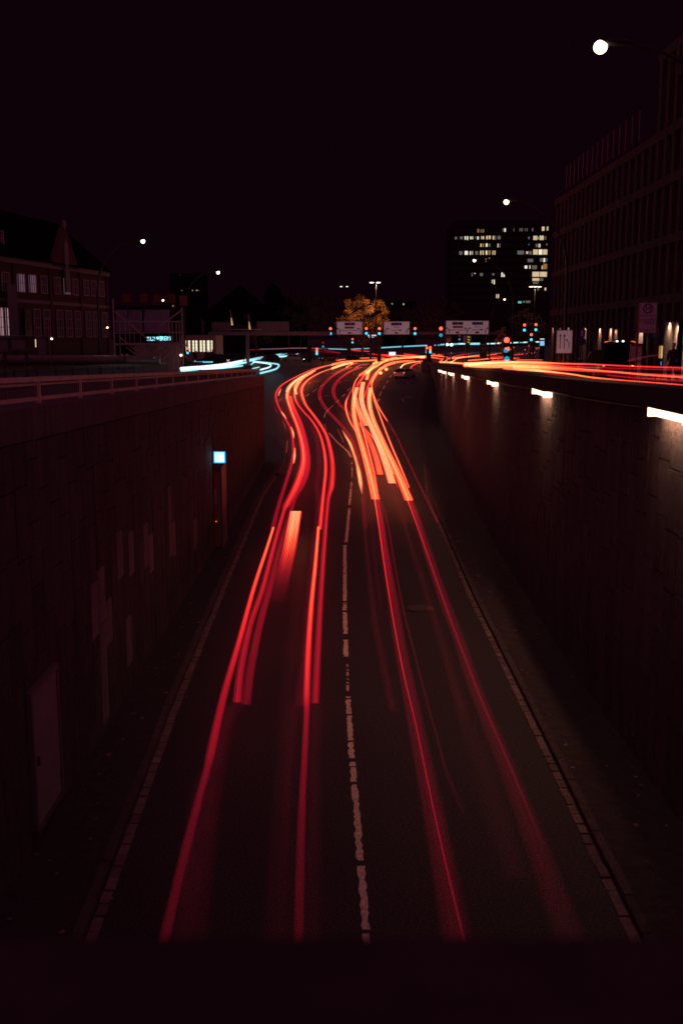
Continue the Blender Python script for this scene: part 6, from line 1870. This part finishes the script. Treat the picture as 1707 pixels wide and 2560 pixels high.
# ---- thin streaks between lanes
for i, dx in enumerate((0, 17)):
    streak(['left one of the thin red double line curving between the lanes', 'right one of the thin red double line curving between the lanes'][i], GM, S_RED,
           [('a', 780 + dx * 2, 60, .24, .85), ('a', 690 + dx, 105, .22, .7), ('a', 610 + dx, 165, .20, .58), ('a', 555 + dx, 225, .18, .54), ('a', 532 + dx, 285, .17, .52), ('a', 545 + dx, 345, .16, .52), ('a', 600 + dx, 430, .16, .52), ('a', 680 + dx, 515, .16, .50), ('a', 755 + dx, 600, .16, .48), ('a', 815 + dx, 700, .16, .46), ('a', 850 + dx, 800, .16, .42), ('a', 880 + dx, 950, .16, .36), ('a', 905 + dx, 1150, .16, .26), ('a', 925 + dx, 1430, .16, .2)], .75)
for i, dx in enumerate((0, 16)):
    streak(['left one of the second thin double line joining the right lane', 'right one of the second thin double line joining the right lane'][i], GM, S_RED,
           [('a', 870 + dx * 2, 60, .24, .85), ('a', 780 + dx, 105, .22, .72), ('a', 705 + dx, 160, .20, .6), ('a', 660 + dx, 220, .19, .56), ('a', 650 + dx, 275, .18, .54), ('a', 670 + dx, 330, .17, .52), ('a', 715 + dx, 390, .16, .5), ('a', 770 + dx, 440, .16, .5), ('a', 825 + dx, 495, .16, .5)], .75)
streak('amber yellow streak between the lanes ending in a point', GM, S_YEL,
       [('a', 735, 598, .06, .5), ('a', 765, 650, .22, .85), ('a', 800, 710, .26, 1), ('a', 830, 790, .24, .8), ('a', 858, 880, .24, .75), ('a', 876, 960, .28, 1), ('a', 890, 1050, .26, .95), ('a', 902, 1140, .06, .4)], .8)
# ---- right lane
streak('broad orange lamp bar, left one of the right lane, ending square', GRT, S_HARD,
       [('a', 1018, 1182, .44, .88), ('a', 985, 1040, .44, .90), ('a', 945, 880, .44, .91), ('a', 900, 720, .44, .92), ('a', 862, 590, .44, .92), ('a', 838, 480, .44, .94), ('a', 832, 390, .46, .96), ('a', 840, 310, .50, .98), ('a', 860, 236, .54, 1)], .9)
streak('broad orange lamp bar, right one of the right lane, ending square', GRT, S_HARD,
       [('a', 1302, 1192, .44, .89), ('a', 1246, 1060, .44, .90), ('a', 1180, 910, .44, .92), ('a', 1108, 760, .44, .92), ('a', 1050, 630, .44, .92), ('a', 1002, 520, .44, .94), ('a', 972, 420, .46, .96), ('a', 963, 330, .50, .98), ('a', 973, 238, .54, 1)], .9)
streak('ribbed pale orange lamp bar in the middle of the right lane', GRT, S_RIB,
       [('a', 1160, 1048, .42, .93), ('a', 1120, 920, .42, .94), ('a', 1070, 780, .42, .95), ('a', 1018, 650, .42, .96), ('a', 962, 520, .42, .97), ('a', 915, 410, .44, .98), ('a', 897, 310, .48, 1), ('a', 912, 188, .5, 1)], 1.0, th=.02)
streak('short red orange block between the right lane bars', GRT, S_HARD,
       [('a', 1056, 972, .40, .82), ('a', 1030, 860, .40, .80), ('a', 990, 740, .40, .78), ('a', 940, 630, .38, .76), ('a', 885, 535, .32, .72)], .8)
streak('ribbed short block high in the right lane bend', GRT, S_RIB,
       [('a', 940, 558, .42, .86), ('a', 895, 470, .42, .86), ('a', 862, 390, .40, .84), ('a', 848, 320, .38, .82)], .95, th=.02)
streak('narrow orange bar ending beside the ribbed middle bar', GRT, S_HARD,
       [('a', 1170, 970, .16, .84), ('a', 1110, 820, .16, .82), ('a', 1040, 680, .16, .8), ('a', 980, 600, .12, .7)], .85)
streak('thin pale line weaving across the left bar of the right lane', GRT, S_RED,
       [('a', 885, 128, .20, .98), ('a', 845, 185, .20, .97), ('a', 825, 260, .18, .95), ('a', 838, 360, .16, .94), ('a', 880, 490, .15, .95), ('a', 925, 650, .15, .96), ('a', 965, 800, .15, .96), ('a', 1005, 960, .14, .92), ('a', 1030, 1120, .14, .8)], 1.0)
streak('thin pale line along the right edge of the right bar', GRT, S_RED,
       [('a', 1062, 62, .22, 1), ('a', 1010, 130, .21, 1), ('a', 985, 220, .20, .98), ('a', 1000, 320, .18, .97), ('a', 1045, 450, .17, .97), ('a', 1105, 610, .16, .97), ('a', 1165, 760, .16, .96), ('a', 1225, 900, .15, .95), ('a', 1300, 1085, .14, .85)], 1.0)
streak('thin orange line branching right into the outer lane with a long faint red tail', GRT, S_RED,
       [('a', 985, 250, .18, .9), ('a', 1020, 350, .18, .96), ('a', 1060, 430, .18, .96), ('a', 1112, 512, .16, .88), ('a', 1125, 535, .10, .5), ('a', 1190, 640, .10, .44), ('a', 1280, 830, .10, .40), ('a', 1400, 1080, .10, .38), ('a', 1540, 1370, .10, .34), ('b', 1320, 130, .1, .26)], .9)
streak('bright left edge line of the right lane bend', GRT, S_RED,
       [('a', 852, 612, .20, .85), ('a', 800, 525, .20, .92), ('a', 768, 430, .22, .95), ('a', 766, 360, .24, .97), ('a', 790, 300, .2, .7), ('a', 820, 250, .2, .62), ('a', 880, 180, .22, .66)], .85)
streak('red streak under the bars crossing to the far junction, left one', GRT, S_RED,
       [('a', 845, 330, .3, .62), ('a', 862, 230, .36, .68), ('a', 900, 160, .4, .82), ('a', 950, 100, .4, .92), ('a', 1010, 60, .4, .95), ('a', 1060, 30, .4, .97)], .75)
streak('red streak under the bars crossing to the far junction, right one', GRT, S_RED,
       [('a', 915, 330, .3, .66), ('a', 945, 250, .36, .68), ('a', 980, 170, .4, .84), ('a', 1030, 100, .4, .92), ('a', 1095, 55, .4, .96), ('a', 1180, 30, .4, .97)], .75)
streak('short pale block at the far top of the right lane', GRT, S_HARD, [('a', 942, 166, .42, .96), ('a', 962, 100, .45, .97), ('a', 1000, 55, .45, .97)], .95)
streak('thin orange line low across the right lane bars', GRT, S_RED,
       [('a', 930, 590, .12, .8), ('a', 985, 650, .14, .9), ('a', 1040, 730, .14, .9), ('a', 1120, 880, .13, .8), ('a', 1205, 1085, .10, .5)], .7)
# near part of the right lane: dim bands
streak('wide dim red band below the left bar of the right lane to the bottom edge', GRT, S_CORE,
       [('a', 1025, 1184, .34, .52), ('b', 1010, 140, .34, .46), ('b', 1040, 350, .36, .40), ('b', 1085, 620, .36, .34), ('b', 1113, 800, .36, .31), ('e', 305, 0, .36, .285), ('e', 370, 325, .38, .255), ('e', 435, 650, .40, .23), ('e', 485, 915, .42, .205), ('e', 532, 1190, .42, .17), ('e', 566, 1400, .42, .12)], .55)
streak('wide dim red band below the right bar of the right lane, fading out', GRT, S_CORE,
       [('a', 1308, 1196, .34, .48), ('b', 1208, 110, .34, .41), ('b', 1270, 300, .36, .34), ('b', 1368, 590, .36, .28), ('b', 1448, 800, .36, .25), ('e', 605, 0, .36, .23), ('e', 700, 245, .38, .205), ('e', 800, 500, .40, .19), ('e', 915, 810, .42, .165), ('e', 1030, 1120, .42, .13), ('e', 1090, 1280, .42, .1)], .55)
streak('hair thin bright red line inside the left dim band, down to the bottom', GRT, S_HARD,
       [('a', 1010, 1190, .05, .86), ('b', 1000, 160, .03, .74), ('b', 1040, 440, .026, .68), ('b', 1090, 740, .022, .64), ('b', 1143, 1010, .02, .6), ('e', 345, 200, .017, .54), ('e', 397, 450, .016, .52), ('e', 450, 700, .015, .48), ('e', 508, 950, .015, .44), ('e', 566, 1190, .014, .36)], .9)
streak('hair thin red line inside the right dim band', GRT, S_HARD,
       [('a', 1290, 1196, .04, .78), ('b', 1220, 180, .026, .64), ('b', 1308, 430, .022, .56), ('b', 1405, 700, .02, .5), ('b', 1500, 950, .018, .46), ('e', 645, 90, .016, .44), ('e', 745, 320, .015, .42), ('e', 850, 570, .014, .36), ('e', 925, 750, .013, .28)], .9)
streak('faint red line between the two dim bands of the right lane', GRT, S_SOFT,
       [('a', 1045, 1184, .12, .46), ('b', 1040, 110, .10, .42), ('b', 1080, 330, .09, .37), ('b', 1130, 600, .08, .33), ('b', 1200, 880, .08, .29), ('b', 1270, 1150, .08, .26), ('b', 1340, 1400, .08, .24), ('e', 480, 400, .10, .2), ('e', 560, 600, .14, .14)], .8)
for i, (q, w_, pw_) in enumerate((([('a', 905, 1180), ('b', 915, 120), ('b', 945, 420), ('b', 990, 760), ('b', 1080, 1200)], .28, .2), ([('a', 1160, 1060), ('b', 1100, 20), ('b', 1190, 300), ('b', 1290, 620), ('b', 1400, 980), ('b', 1480, 1250)], .32, .18), ([('a', 960, 1200), ('b', 960, 180), ('b', 1010, 640)], .2, .17), ([('e', 530, 60), ('e', 660, 420), ('e', 800, 900)], .5, .12))):
    streak(['faint brownish veil just right of the centre line', 'faint veil between the right lane bands above the manhole', 'second faint veil right of the centre line', 'faintest veil low between the right lane bands'][i], 'faint veils in the right lane', S_SOFT, [(v, x, y, w_, pw_) for v, x, y in q], .7)
# thin whitish scratches beside the left bend
for i, q in enumerate(([('a', 160, 400), ('a', 170, 425), ('a', 188, 450)], [('a', 228, 518), ('a', 245, 555), ('a', 255, 592)], [('a', 266, 685), ('a', 265, 730), ('a', 258, 790)], [('a', 695, 590), ('a', 715, 630), ('a', 745, 700)])):
    streak(['uppermost thin faint line outside the left bend', 'middle thin faint line outside the left bend', 'lowest thin faint line outside the left bend', 'thin faint line beside the centre line bend'][i], 'thin faint lines by the bends', S_YEL, [(v, x, y, .05, .42) for v, x, y in q], .9)

# ---- junction
J = [
 ('bright broad streak sweeping from the left bend to the far junction', [(0, 965, .3, .97), (200, 918, .3, 1), (450, 902, .3, 1), (700, 890, .3, 1), (900, 872, .3, 1), (1100, 862, .3, 1), (1568, 832, .34, 1)], 'f'),
 ('second bright streak below the sweeping one', [(0, 1030, .3, .9), (120, 985, .3, .95), (260, 948, .3, .95), (360, 928, .2, .85)], 'f'),
 ('thin orange streak above the sweeping one', [(80, 893, .16, .85), (300, 865, .18, .9), (600, 852, .18, .88), (900, 852, .16, .8)], 'f'),
 ('pale streak from the right lane bend to the far junction, left', [(470, 1145, .3, .92), (600, 1062, .36, 1), (720, 960, .36, 1), (850, 922, .36, 1), (1000, 885, .36, 1), (1200, 850, .36, 1), (1568, 828, .36, 1)], 'f'),
 ('pale streak from the right lane bend to the far junction, right', [(660, 1280, .3, .95), (780, 1095, .36, 1), (900, 990, .4, 1), (1050, 930, .4, 1), (1250, 906, .36, 1), (1400, 898, .2, .9)], 'f'),
 ('pale streak crossing between the two right lane ones', [(560, 1130, .25, .9), (690, 1030, .3, 1), (800, 965, .3, 1), (920, 890, .3, 1), (1100, 845, .3, .97)], 'f'),
 ('red streak entering the junction above the dark estate car', [(450, 762, .2, .6), (700, 790, .22, .66), (950, 822, .24, .8), (1110, 850, .24, .95)], 'f'),
 ('topmost red streak of the junction tangle', [(560, 745, .2, .72), (800, 742, .24, .8), (1050, 765, .26, .86), (1300, 792, .28, .95), (1568, 825, .3, .98)], 'f'),
 ('red streak under the parked looking tail lamps of the tangle', [(640, 775, .2, .5), (900, 800, .24, .72), (1200, 815, .26, .9), (1568, 845, .3, .98)], 'f'),
 ('left tail lamp streak of the car in the right turn lane', [(1166, 1018, .2, .97), (1222, 962, .16, .93), (1330, 932, .15, .9), (1450, 915, .14, .88), (1568, 905, .14, .85)], 'f'),
 ('right tail lamp streak of the car in the right turn lane', [(1338, 1022, .2, .97), (1390, 970, .16, .93), (1470, 938, .15, .9), (1568, 924, .14, .88)], 'f'),
 ('left tail lamp streak of the car at the stop line', [(245, 1010, .2, .97), (330, 965, .14, .8), (430, 935, .14, .76), (545, 945, .1, .5)][:3], 'f'),
 ('right tail lamp streak of the car at the stop line', [(408, 1010, .2, .97), (500, 970, .14, .8), (640, 955, .14, .72)], 'f'),
 ('upper red streak left of the wall end pillar running on to the right', [(0, 815, .26, .95), (80, 812, .26, .98), (250, 820, .2, .9), (440, 847, .15, .8)], 'g'),
 ('middle pale streak right of the wall end pillar', [(0, 880, .36, .98), (240, 852, .3, .98), (400, 868, .24, .95), (540, 888, .16, .85)], 'g'),
 ('lower pale streak right of the wall end pillar', [(0, 900, .3, .98), (200, 888, .3, .97), (330, 905, .24, .95), (430, 925, .2, .9)], 'g'),
 ('low long streak from the fork towards the right street', [(385, 985, .28, .98), (500, 985, .3, 1), (620, 992, .3, 1), (860, 1010, .26, .98), (1010, 1000, .16, .85)], 'g'),
 ('fork streak rising right to the far street, upper', [(480, 912, .22, .95), (640, 880, .2, .95), (800, 842, .18, .9), (1000, 818, .14, .82), (1110, 808, .1, .7)], 'g'),
 ('fork streak rising right to the far street, middle', [(590, 915, .22, .95), (750, 890, .2, .95), (900, 878, .2, .93), (1150, 845, .18, .9)], 'g'),
 ('fork streak curling up from the low streak', [(600, 990, .26, .98), (650, 960, .2, .95), (720, 912, .2, .95), (900, 882, .2, .93), (1150, 868, .16, .85), (1500, 825, .14, .8)], 'g'),
 ('short loop streak left of the fork', [(380, 980, .2, .9), (420, 950, .18, .9), (445, 915, .16, .85)], 'g'),
 ('second short loop streak at the fork', [(470, 985, .2, .95), (510, 950, .18, .93), (560, 915, .16, .9), (690, 880, .16, .85)], 'g'),
 ('low pale streak on the asphalt left of the wall end pillar', [(0, 1000, .24, .85), (60, 975, .2, .85), (110, 955, .2, .8)], 'g'),
]
for lab, q, v in J:
    streak(lab, GJ, S_RED, [(v, x, y, w_ * .95, pw_) for x, y, w_, pw_ in q], .75, lambda y: min(zr(y), 3.45), True, 6)
# far tangle filling (blobs of tail lamps standing at the crossing)
for i, (sx, sy, r) in enumerate(((928, 878, .22), (940, 877, .18), (950, 891, .28), (1016, 883, .25), (1031, 883, .2), (1043, 884, .2), (974, 884, .22), (934, 909, .2), (965, 923, .25), (951, 932, .25), (917, 930, .25), (878, 908, .25), (940, 905, .28), (966, 900, .2))):
    p = on(sx, sy, lambda y: min(zr(y), 3.45), .7, 420)
    o = MB().ball(p, r, r, r * .8, 10, 6).build('tail_lamp_glow', E['tail'])
    tag(o, ['first red orange lamp glow of the upper row in the junction tangle, leftmost', 'second lamp glow of the upper row, touching the leftmost', 'lamp glow just under the upper row beside the dark mast', 'lamp glow of the upper row right of the pale van board', 'small lamp glow of the upper row, second from the right end', 'small lamp glow at the right end of the upper row', 'lamp glow left of the pale board in the upper row', 'small lamp glow where the middle lane streaks start', 'large lamp glow on the right lane streaks by the stop line, right', 'lamp glow below the stop line on the right lane bend', 'lamp glow left on the right lane bend by the stop line', 'lamp glow on the sweeping left streak', 'large pale lamp glow between the two lane bundles', 'lamp glow where the bundles meet the junction'][i], 'lamp glow', 'lamp glows in the junction')
p0, p1 = px(972, 880, 200), px(988.5, 888.5, 200)
t = thing('lit_board', 'pale glowing white board in the junction tangle below the Altona sign', 'sign', ((p0.x + p1.x) / 2, 200, zr(200)))
MB().box(p0.x, p1.x, 200, 200.1, p1.z, p0.z).build('face', E['disp_white'], t)
for x in (p0.x + .15, p1.x - .15): MB().tube([(x, 200.05, zr(200)), (x, 200.05, p1.z - .003)], .04, 6).build('leg', M['darkmetal'], t)
# ---- right street
RS = [
 ('topmost long red streak along the right street to the frame edge', [('g', 880, 1022, .22, .98), ('h', 0, 995, .22, .98), ('h', 500, 985, .22, .97), ('h', 1000, 993, .20, .9), ('k', 0, 862, .18, .8), ('k', 400, 872, .14, .68), ('k', 800, 892, .13, .62), ('k', 1200, 906, .12, .62), ('k', 1620, 918, .12, .62)], .95),
 ('second long red streak just under the topmost on the right street', [('g', 870, 1050, .26, 1), ('h', 0, 1030, .26, 1), ('h', 500, 1035, .26, 1), ('h', 1000, 1040, .22, .95), ('k', 100, 902, .16, .7), ('k', 500, 915, .12, .6), ('k', 900, 928, .11, .55), ('k', 1620, 945, .11, .55)], .85),
 ('brightest orange streak along the right street', [('g', 960, 1050, .3, 1), ('h', 0, 1065, .34, 1), ('h', 500, 1060, .36, 1), ('h', 1000, 1075, .28, .98), ('k', 0, 918, .20, .93), ('k', 300, 937, .16, .90), ('k', 700, 970, .14, .90), ('k', 1100, 1006, .13, .88), ('k', 1620, 1040, .13, .86)], .75),
 ('red streak right under the brightest orange one', [('h', 500, 1085, .3, .98), ('h', 1000, 1100, .28, .95), ('k', 0, 938, .20, .85), ('k', 300, 955, .16, .75), ('k', 700, 975, .11, .58), ('k', 1100, 992, .10, .58), ('k', 1620, 1016, .10, .6)], .7),
 ('lowest long red streak falling to the right frame edge', [('h', 300, 1105, .15, .75), ('h', 600, 1125, .18, .85), ('h', 1000, 1150, .18, .92), ('k', 0, 982, .15, .86), ('k', 200, 1008, .13, .84), ('k', 400, 1040, .12, .80), ('k', 800, 1080, .12, .72), ('k', 1200, 1110, .11, .70), ('k', 1620, 1145, .10, .68)], .65),
 ('soft dim red streak hugging the wall top on the right street', [('h', 1110, 1212, .2, .5), ('h', 1300, 1225, .2, .6), ('k', 60, 1022, .16, .55), ('k', 300, 1048, .12, .36)], .6),
 ('pale short streak above the beacons on the right street', [('g', 940, 952, .18, .9), ('g', 1200, 930, .2, .95), ('h', 0, 915, .22, .98), ('h', 300, 900, .2, .95), ('h', 610, 905, .14, .85)], .9),
 ('thin pale straight streak right of the beacons', [('h', 60, 958, .16, .9), ('h', 400, 948, .18, .95), ('h', 700, 940, .16, .93), ('h', 1060, 940, .12, .9)], .9),
 ('upper red streak running to the display pillar', [('h', 0, 890, .2, .9), ('h', 300, 868, .22, .9), ('h', 600, 835, .22, .82), ('h', 850, 800, .26, .75), ('h', 1088, 755, .3, .7)], .9),
 ('second red streak running to the display pillar', [('h', 0, 835, .14, .75), ('h', 330, 800, .14, .8), ('h', 600, 830, .14, .6), ('h', 1088, 790, .26, .62)], .8),
 ('dim red middle streak at the right frame edge', [('k', 600, 1010, .12, .45), ('k', 1000, 1050, .12, .48), ('k', 1620, 1085, .12, .45)], .7),
 ('dim wide red veil over the right street', [('k', 350, 960, .5, .27), ('k', 800, 1000, .6, .25), ('k', 1620, 1060, .6, .24)], .72),
]
for lab, q, h_ in RS: streak(lab, GS, S_RED, [(a, b, c, d * (.36 if a == 'k' else .55), e * .97) for a, b, c, d, e in q], h_, zs, True, 6)
# thin arc line over the person
o = streak('thin faint arc line rising from the car to the standing person', GS, S_YEL, [('k', 865, 825, .008, .2), ('k', 1000, 795, .008, .2), ('k', 1150, 765, .008, .18), ('k', 1310, 750, .008, .15)], 1.45, lambda y: zs(y), True, 4)
# ---- blue white streaks
BL = [
 ('longest blue white streak on the left street, top of the bundle', [('m', 20, 1012, .30, .95), ('m', 400, 985, .34, .97), ('m', 700, 950, .36, .97), ('m', 900, 905, .36, .95), ('m', 1035, 877, .34, .95)], .7),
 ('second blue white streak of the left bundle', [('m', 100, 1012, .3, .9), ('m', 400, 1003, .34, 1), ('m', 700, 975, .36, 1), ('m', 900, 938, .36, .97), ('m', 1035, 915, .34, .95)], .65),
 ('third blue white streak of the left bundle, nearest the railing', [('m', 350, 1016, .2, .85), ('m', 600, 1003, .26, .95), ('m', 800, 985, .28, .95), ('m', 980, 968, .2, .85)], .6),
 ('lower blue white streak cut into dashes by the railing bars', [('m', 20, 1046, .24, .9), ('m', 140, 1042, .18, .85), ('m', 290, 1036, .10, .6)], .5),
 ('blue white streak right of the gantry post, upper', [('m', 1095, 872, .4, .95), ('m', 1200, 848, .4, .97), ('m', 1300, 830, .36, .9)], .7),
 ('blue white streak right of the gantry post, lower', [('m', 1095, 892, .4, .95), ('m', 1200, 868, .36, .95), ('m', 1298, 852, .3, .85)], .65),
 ('blue white streak knot behind the gantry post', [('m', 1115, 950, .3, .85), ('m', 1150, 920, .4, .95), ('m', 1165, 890, .3, .9)], .65),
 ('outer loop of the blue white U turn', [('m', 1150, 895, .3, .9), ('m', 1300, 912, .34, .93), ('m', 1440, 930, .36, .95), ('m', 1530, 945, .38, .97), ('m', 1552, 968, .38, .97), ('m', 1510, 1015, .36, .95), ('m', 1420, 1045, .36, .97), ('m', 1330, 1068, .36, .97), ('m', 1262, 1085, .36, .97)], .7),
 ('inner loop of the blue white U turn', [('m', 1150, 908, .3, .85), ('m', 1300, 925, .3, .88), ('m', 1400, 942, .3, .9), ('m', 1428, 965, .3, .92), ('m', 1390, 995, .3, .9), ('m', 1320, 1015, .3, .95), ('m', 1262, 1032, .3, .95)], .7),
 ('short blue white streak left of the U turn over the railing', [('m', 1130, 1012, .15, .8), ('m', 1200, 1000, .2, .9), ('m', 1250, 985, .15, .8)], .6),
 ('thin violet white streak above the left bundle', [('m', 215, 905, .14, .55), ('m', 365, 905, .16, .62), ('m', 372, 910, .24, .9), ('m', 515, 910, .22, .95)], .7),
]
for lab, q, h_ in BL: streak(lab, GB, S_CYAN, [(a, b, c, d * .55, e) for a, b, c, d, e in q], h_, (lambda y: 4.0) if 'U turn' in lab or 'knot' in lab else (lambda y: min(6.0, max(3.45, 6.3 - (y - 44) * .0165))), True, 6)
for i, q in enumerate(([('n', -10, 705, .4, .92), ('n', 200, 670, .4, .92), ('n', 400, 648, .36, .88), ('n', 575, 638, .3, .8)], [('n', -20, 745, .34, .88), ('n', 120, 722, .34, .9), ('n', 300, 690, .34, .85), ('n', 550, 652, .3, .85)], [('n', 0, 765, .34, .9), ('n', 150, 752, .34, .92), ('n', 320, 730, .3, .85), ('n', 500, 685, .3, .85)], [('n', 0, 725, .3, .85), ('n', 200, 695, .3, .85), ('n', 420, 665, .3, .85)])):
    streak(['far blue white streak left of the black column, highest', 'far blue white streak left of the black column, third from the top', 'far blue white streak left of the black column, lowest above the silver car', 'far blue white streak left of the black column, second from the top'][i], GB, S_CYAN, q, .7, lambda y: 3.45, True, 6)
# far cross street streaks (fixed distance rising road)
def far_streak(label, mat, pts, d0, d1, w, pw, grp='streaks on the far cross street'):
    n_ = len(pts); P_ = []
    cv = catmull(pts, 5)
    path = [dep(q.x, q.y, d0 + (d1 - d0) * i / (len(cv) - 1)) for i, q in enumerate(cv)]
    mb = MB().tube(path, w * .32, 6)
    o = mb.build('light_streak', mat)
    for nm, val in (('across', .5), ('power', pw)):
        at = o.data.attributes.new(nm, 'FLOAT', 'POINT'); at.data.foreach_set('value', [val] * len(o.data.vertices))
    tag(o, label, 'light streak', grp)
def S_(v, x, y): o = ZM[v]; return (o[0] + x / o[2], o[1] + y / o[2])
far_streak('long red line on the far cross street, left half', S_RED, [S_('m', 1100, 718), S_('m', 1568, 706), S_('n', 300, 600), S_('n', 700, 606), S_('n', 1200, 690)], 262, 262, .22, .56)
far_streak('violet white line just above the long red far line', S_CYAN, [S_('n', -300, 615), S_('n', 200, 604), S_('n', 580, 600), S_('n', 1050, 606), S_('n', 1250, 600)], 266, 266, .16, .42)
far_streak('lower red line on the far cross street behind the dark cars', S_RED, [S_('n', 660, 650), S_('n', 900, 670), S_('n', 1190, 692)], 250, 246, .18, .5)
far_streak('pale red line crossing right from the tallest black column', S_RED, [S_('f', 330, 720), S_('f', 480, 730), S_('f', 640, 738)], 246, 246, .3, .6)
far_streak('blue white line on the far cross street left of the dark mast', S_CYAN, [S_('f', -60, 695), S_('f', 230, 705), S_('f', 450, 695), S_('f', 640, 688)], 268, 268, .22, .8)
far_streak('long bright white line on the far rising road, right half', S_CYAN, [S_('f', 800, 680), S_('f', 1100, 662), S_('f', 1568, 640), S_('g', 120, 660)], 300, 300, .55, .95)
far_streak('bright white line segment behind the wide sign posts', S_CYAN, [S_('g', 275, 652), S_('g', 370, 650)], 300, 300, .5, .9)
far_streak('bright white line segment with a flare beside the parking board', S_CYAN, [S_('g', 390, 642), S_('g', 560, 632), S_('g', 735, 628)], 300, 300, .7, .97)
far_streak('bright white line segment crossing the parking board post', S_CYAN, [S_('g', 745, 625), S_('g', 885, 622)], 300, 300, .7, .97)
far_streak('bright white line segment left of the letter board', S_CYAN, [S_('g', 975, 624), S_('g', 1165, 622)], 300, 300, 1.0, .97)
far_streak('bright white line segment right of the letter board', S_CYAN, [S_('g', 1270, 624), S_('g', 1470, 618)], 300, 300, .6, .95)
far_streak('bright white line segment left of the red signals', S_CYAN, [S_('h', 155, 608), S_('h', 265, 606)], 300, 300, .8, .97)
far_streak('bright white line segment right of the red signals', S_CYAN, [S_('h', 430, 606), S_('h', 600, 598), S_('h', 840, 590), S_('h', 1000, 585)], 300, 300, .5, .9)
for i, (sx, sy) in enumerate(((1117.5, 861.5), (1128, 862))):
    p = px(sx, sy, 292)
    t = thing('distant_headlight', ['left one of two blazing headlights on the white far line', 'right one of two blazing headlights on the white far line'][i], 'headlight', p)
    MB().ball(p, .42, .3, .36, 12, 8).build('lens', E['head'], t)
    MB().tube([(p.x, 292.1, p.z), (p.x, 292.7, p.z)], .46, 10).build('housing', M['black'], t)
streak('blue white streak seen through the second railing bars at far left', GB, S_CYAN, [('m', -2700, 1205, .08, .52), ('m', -2400, 1185, .08, .56), ('m', -1900, 1155, .08, .5), ('m', -1780, 1148, .08, .4)], .35, zs, True, 6)
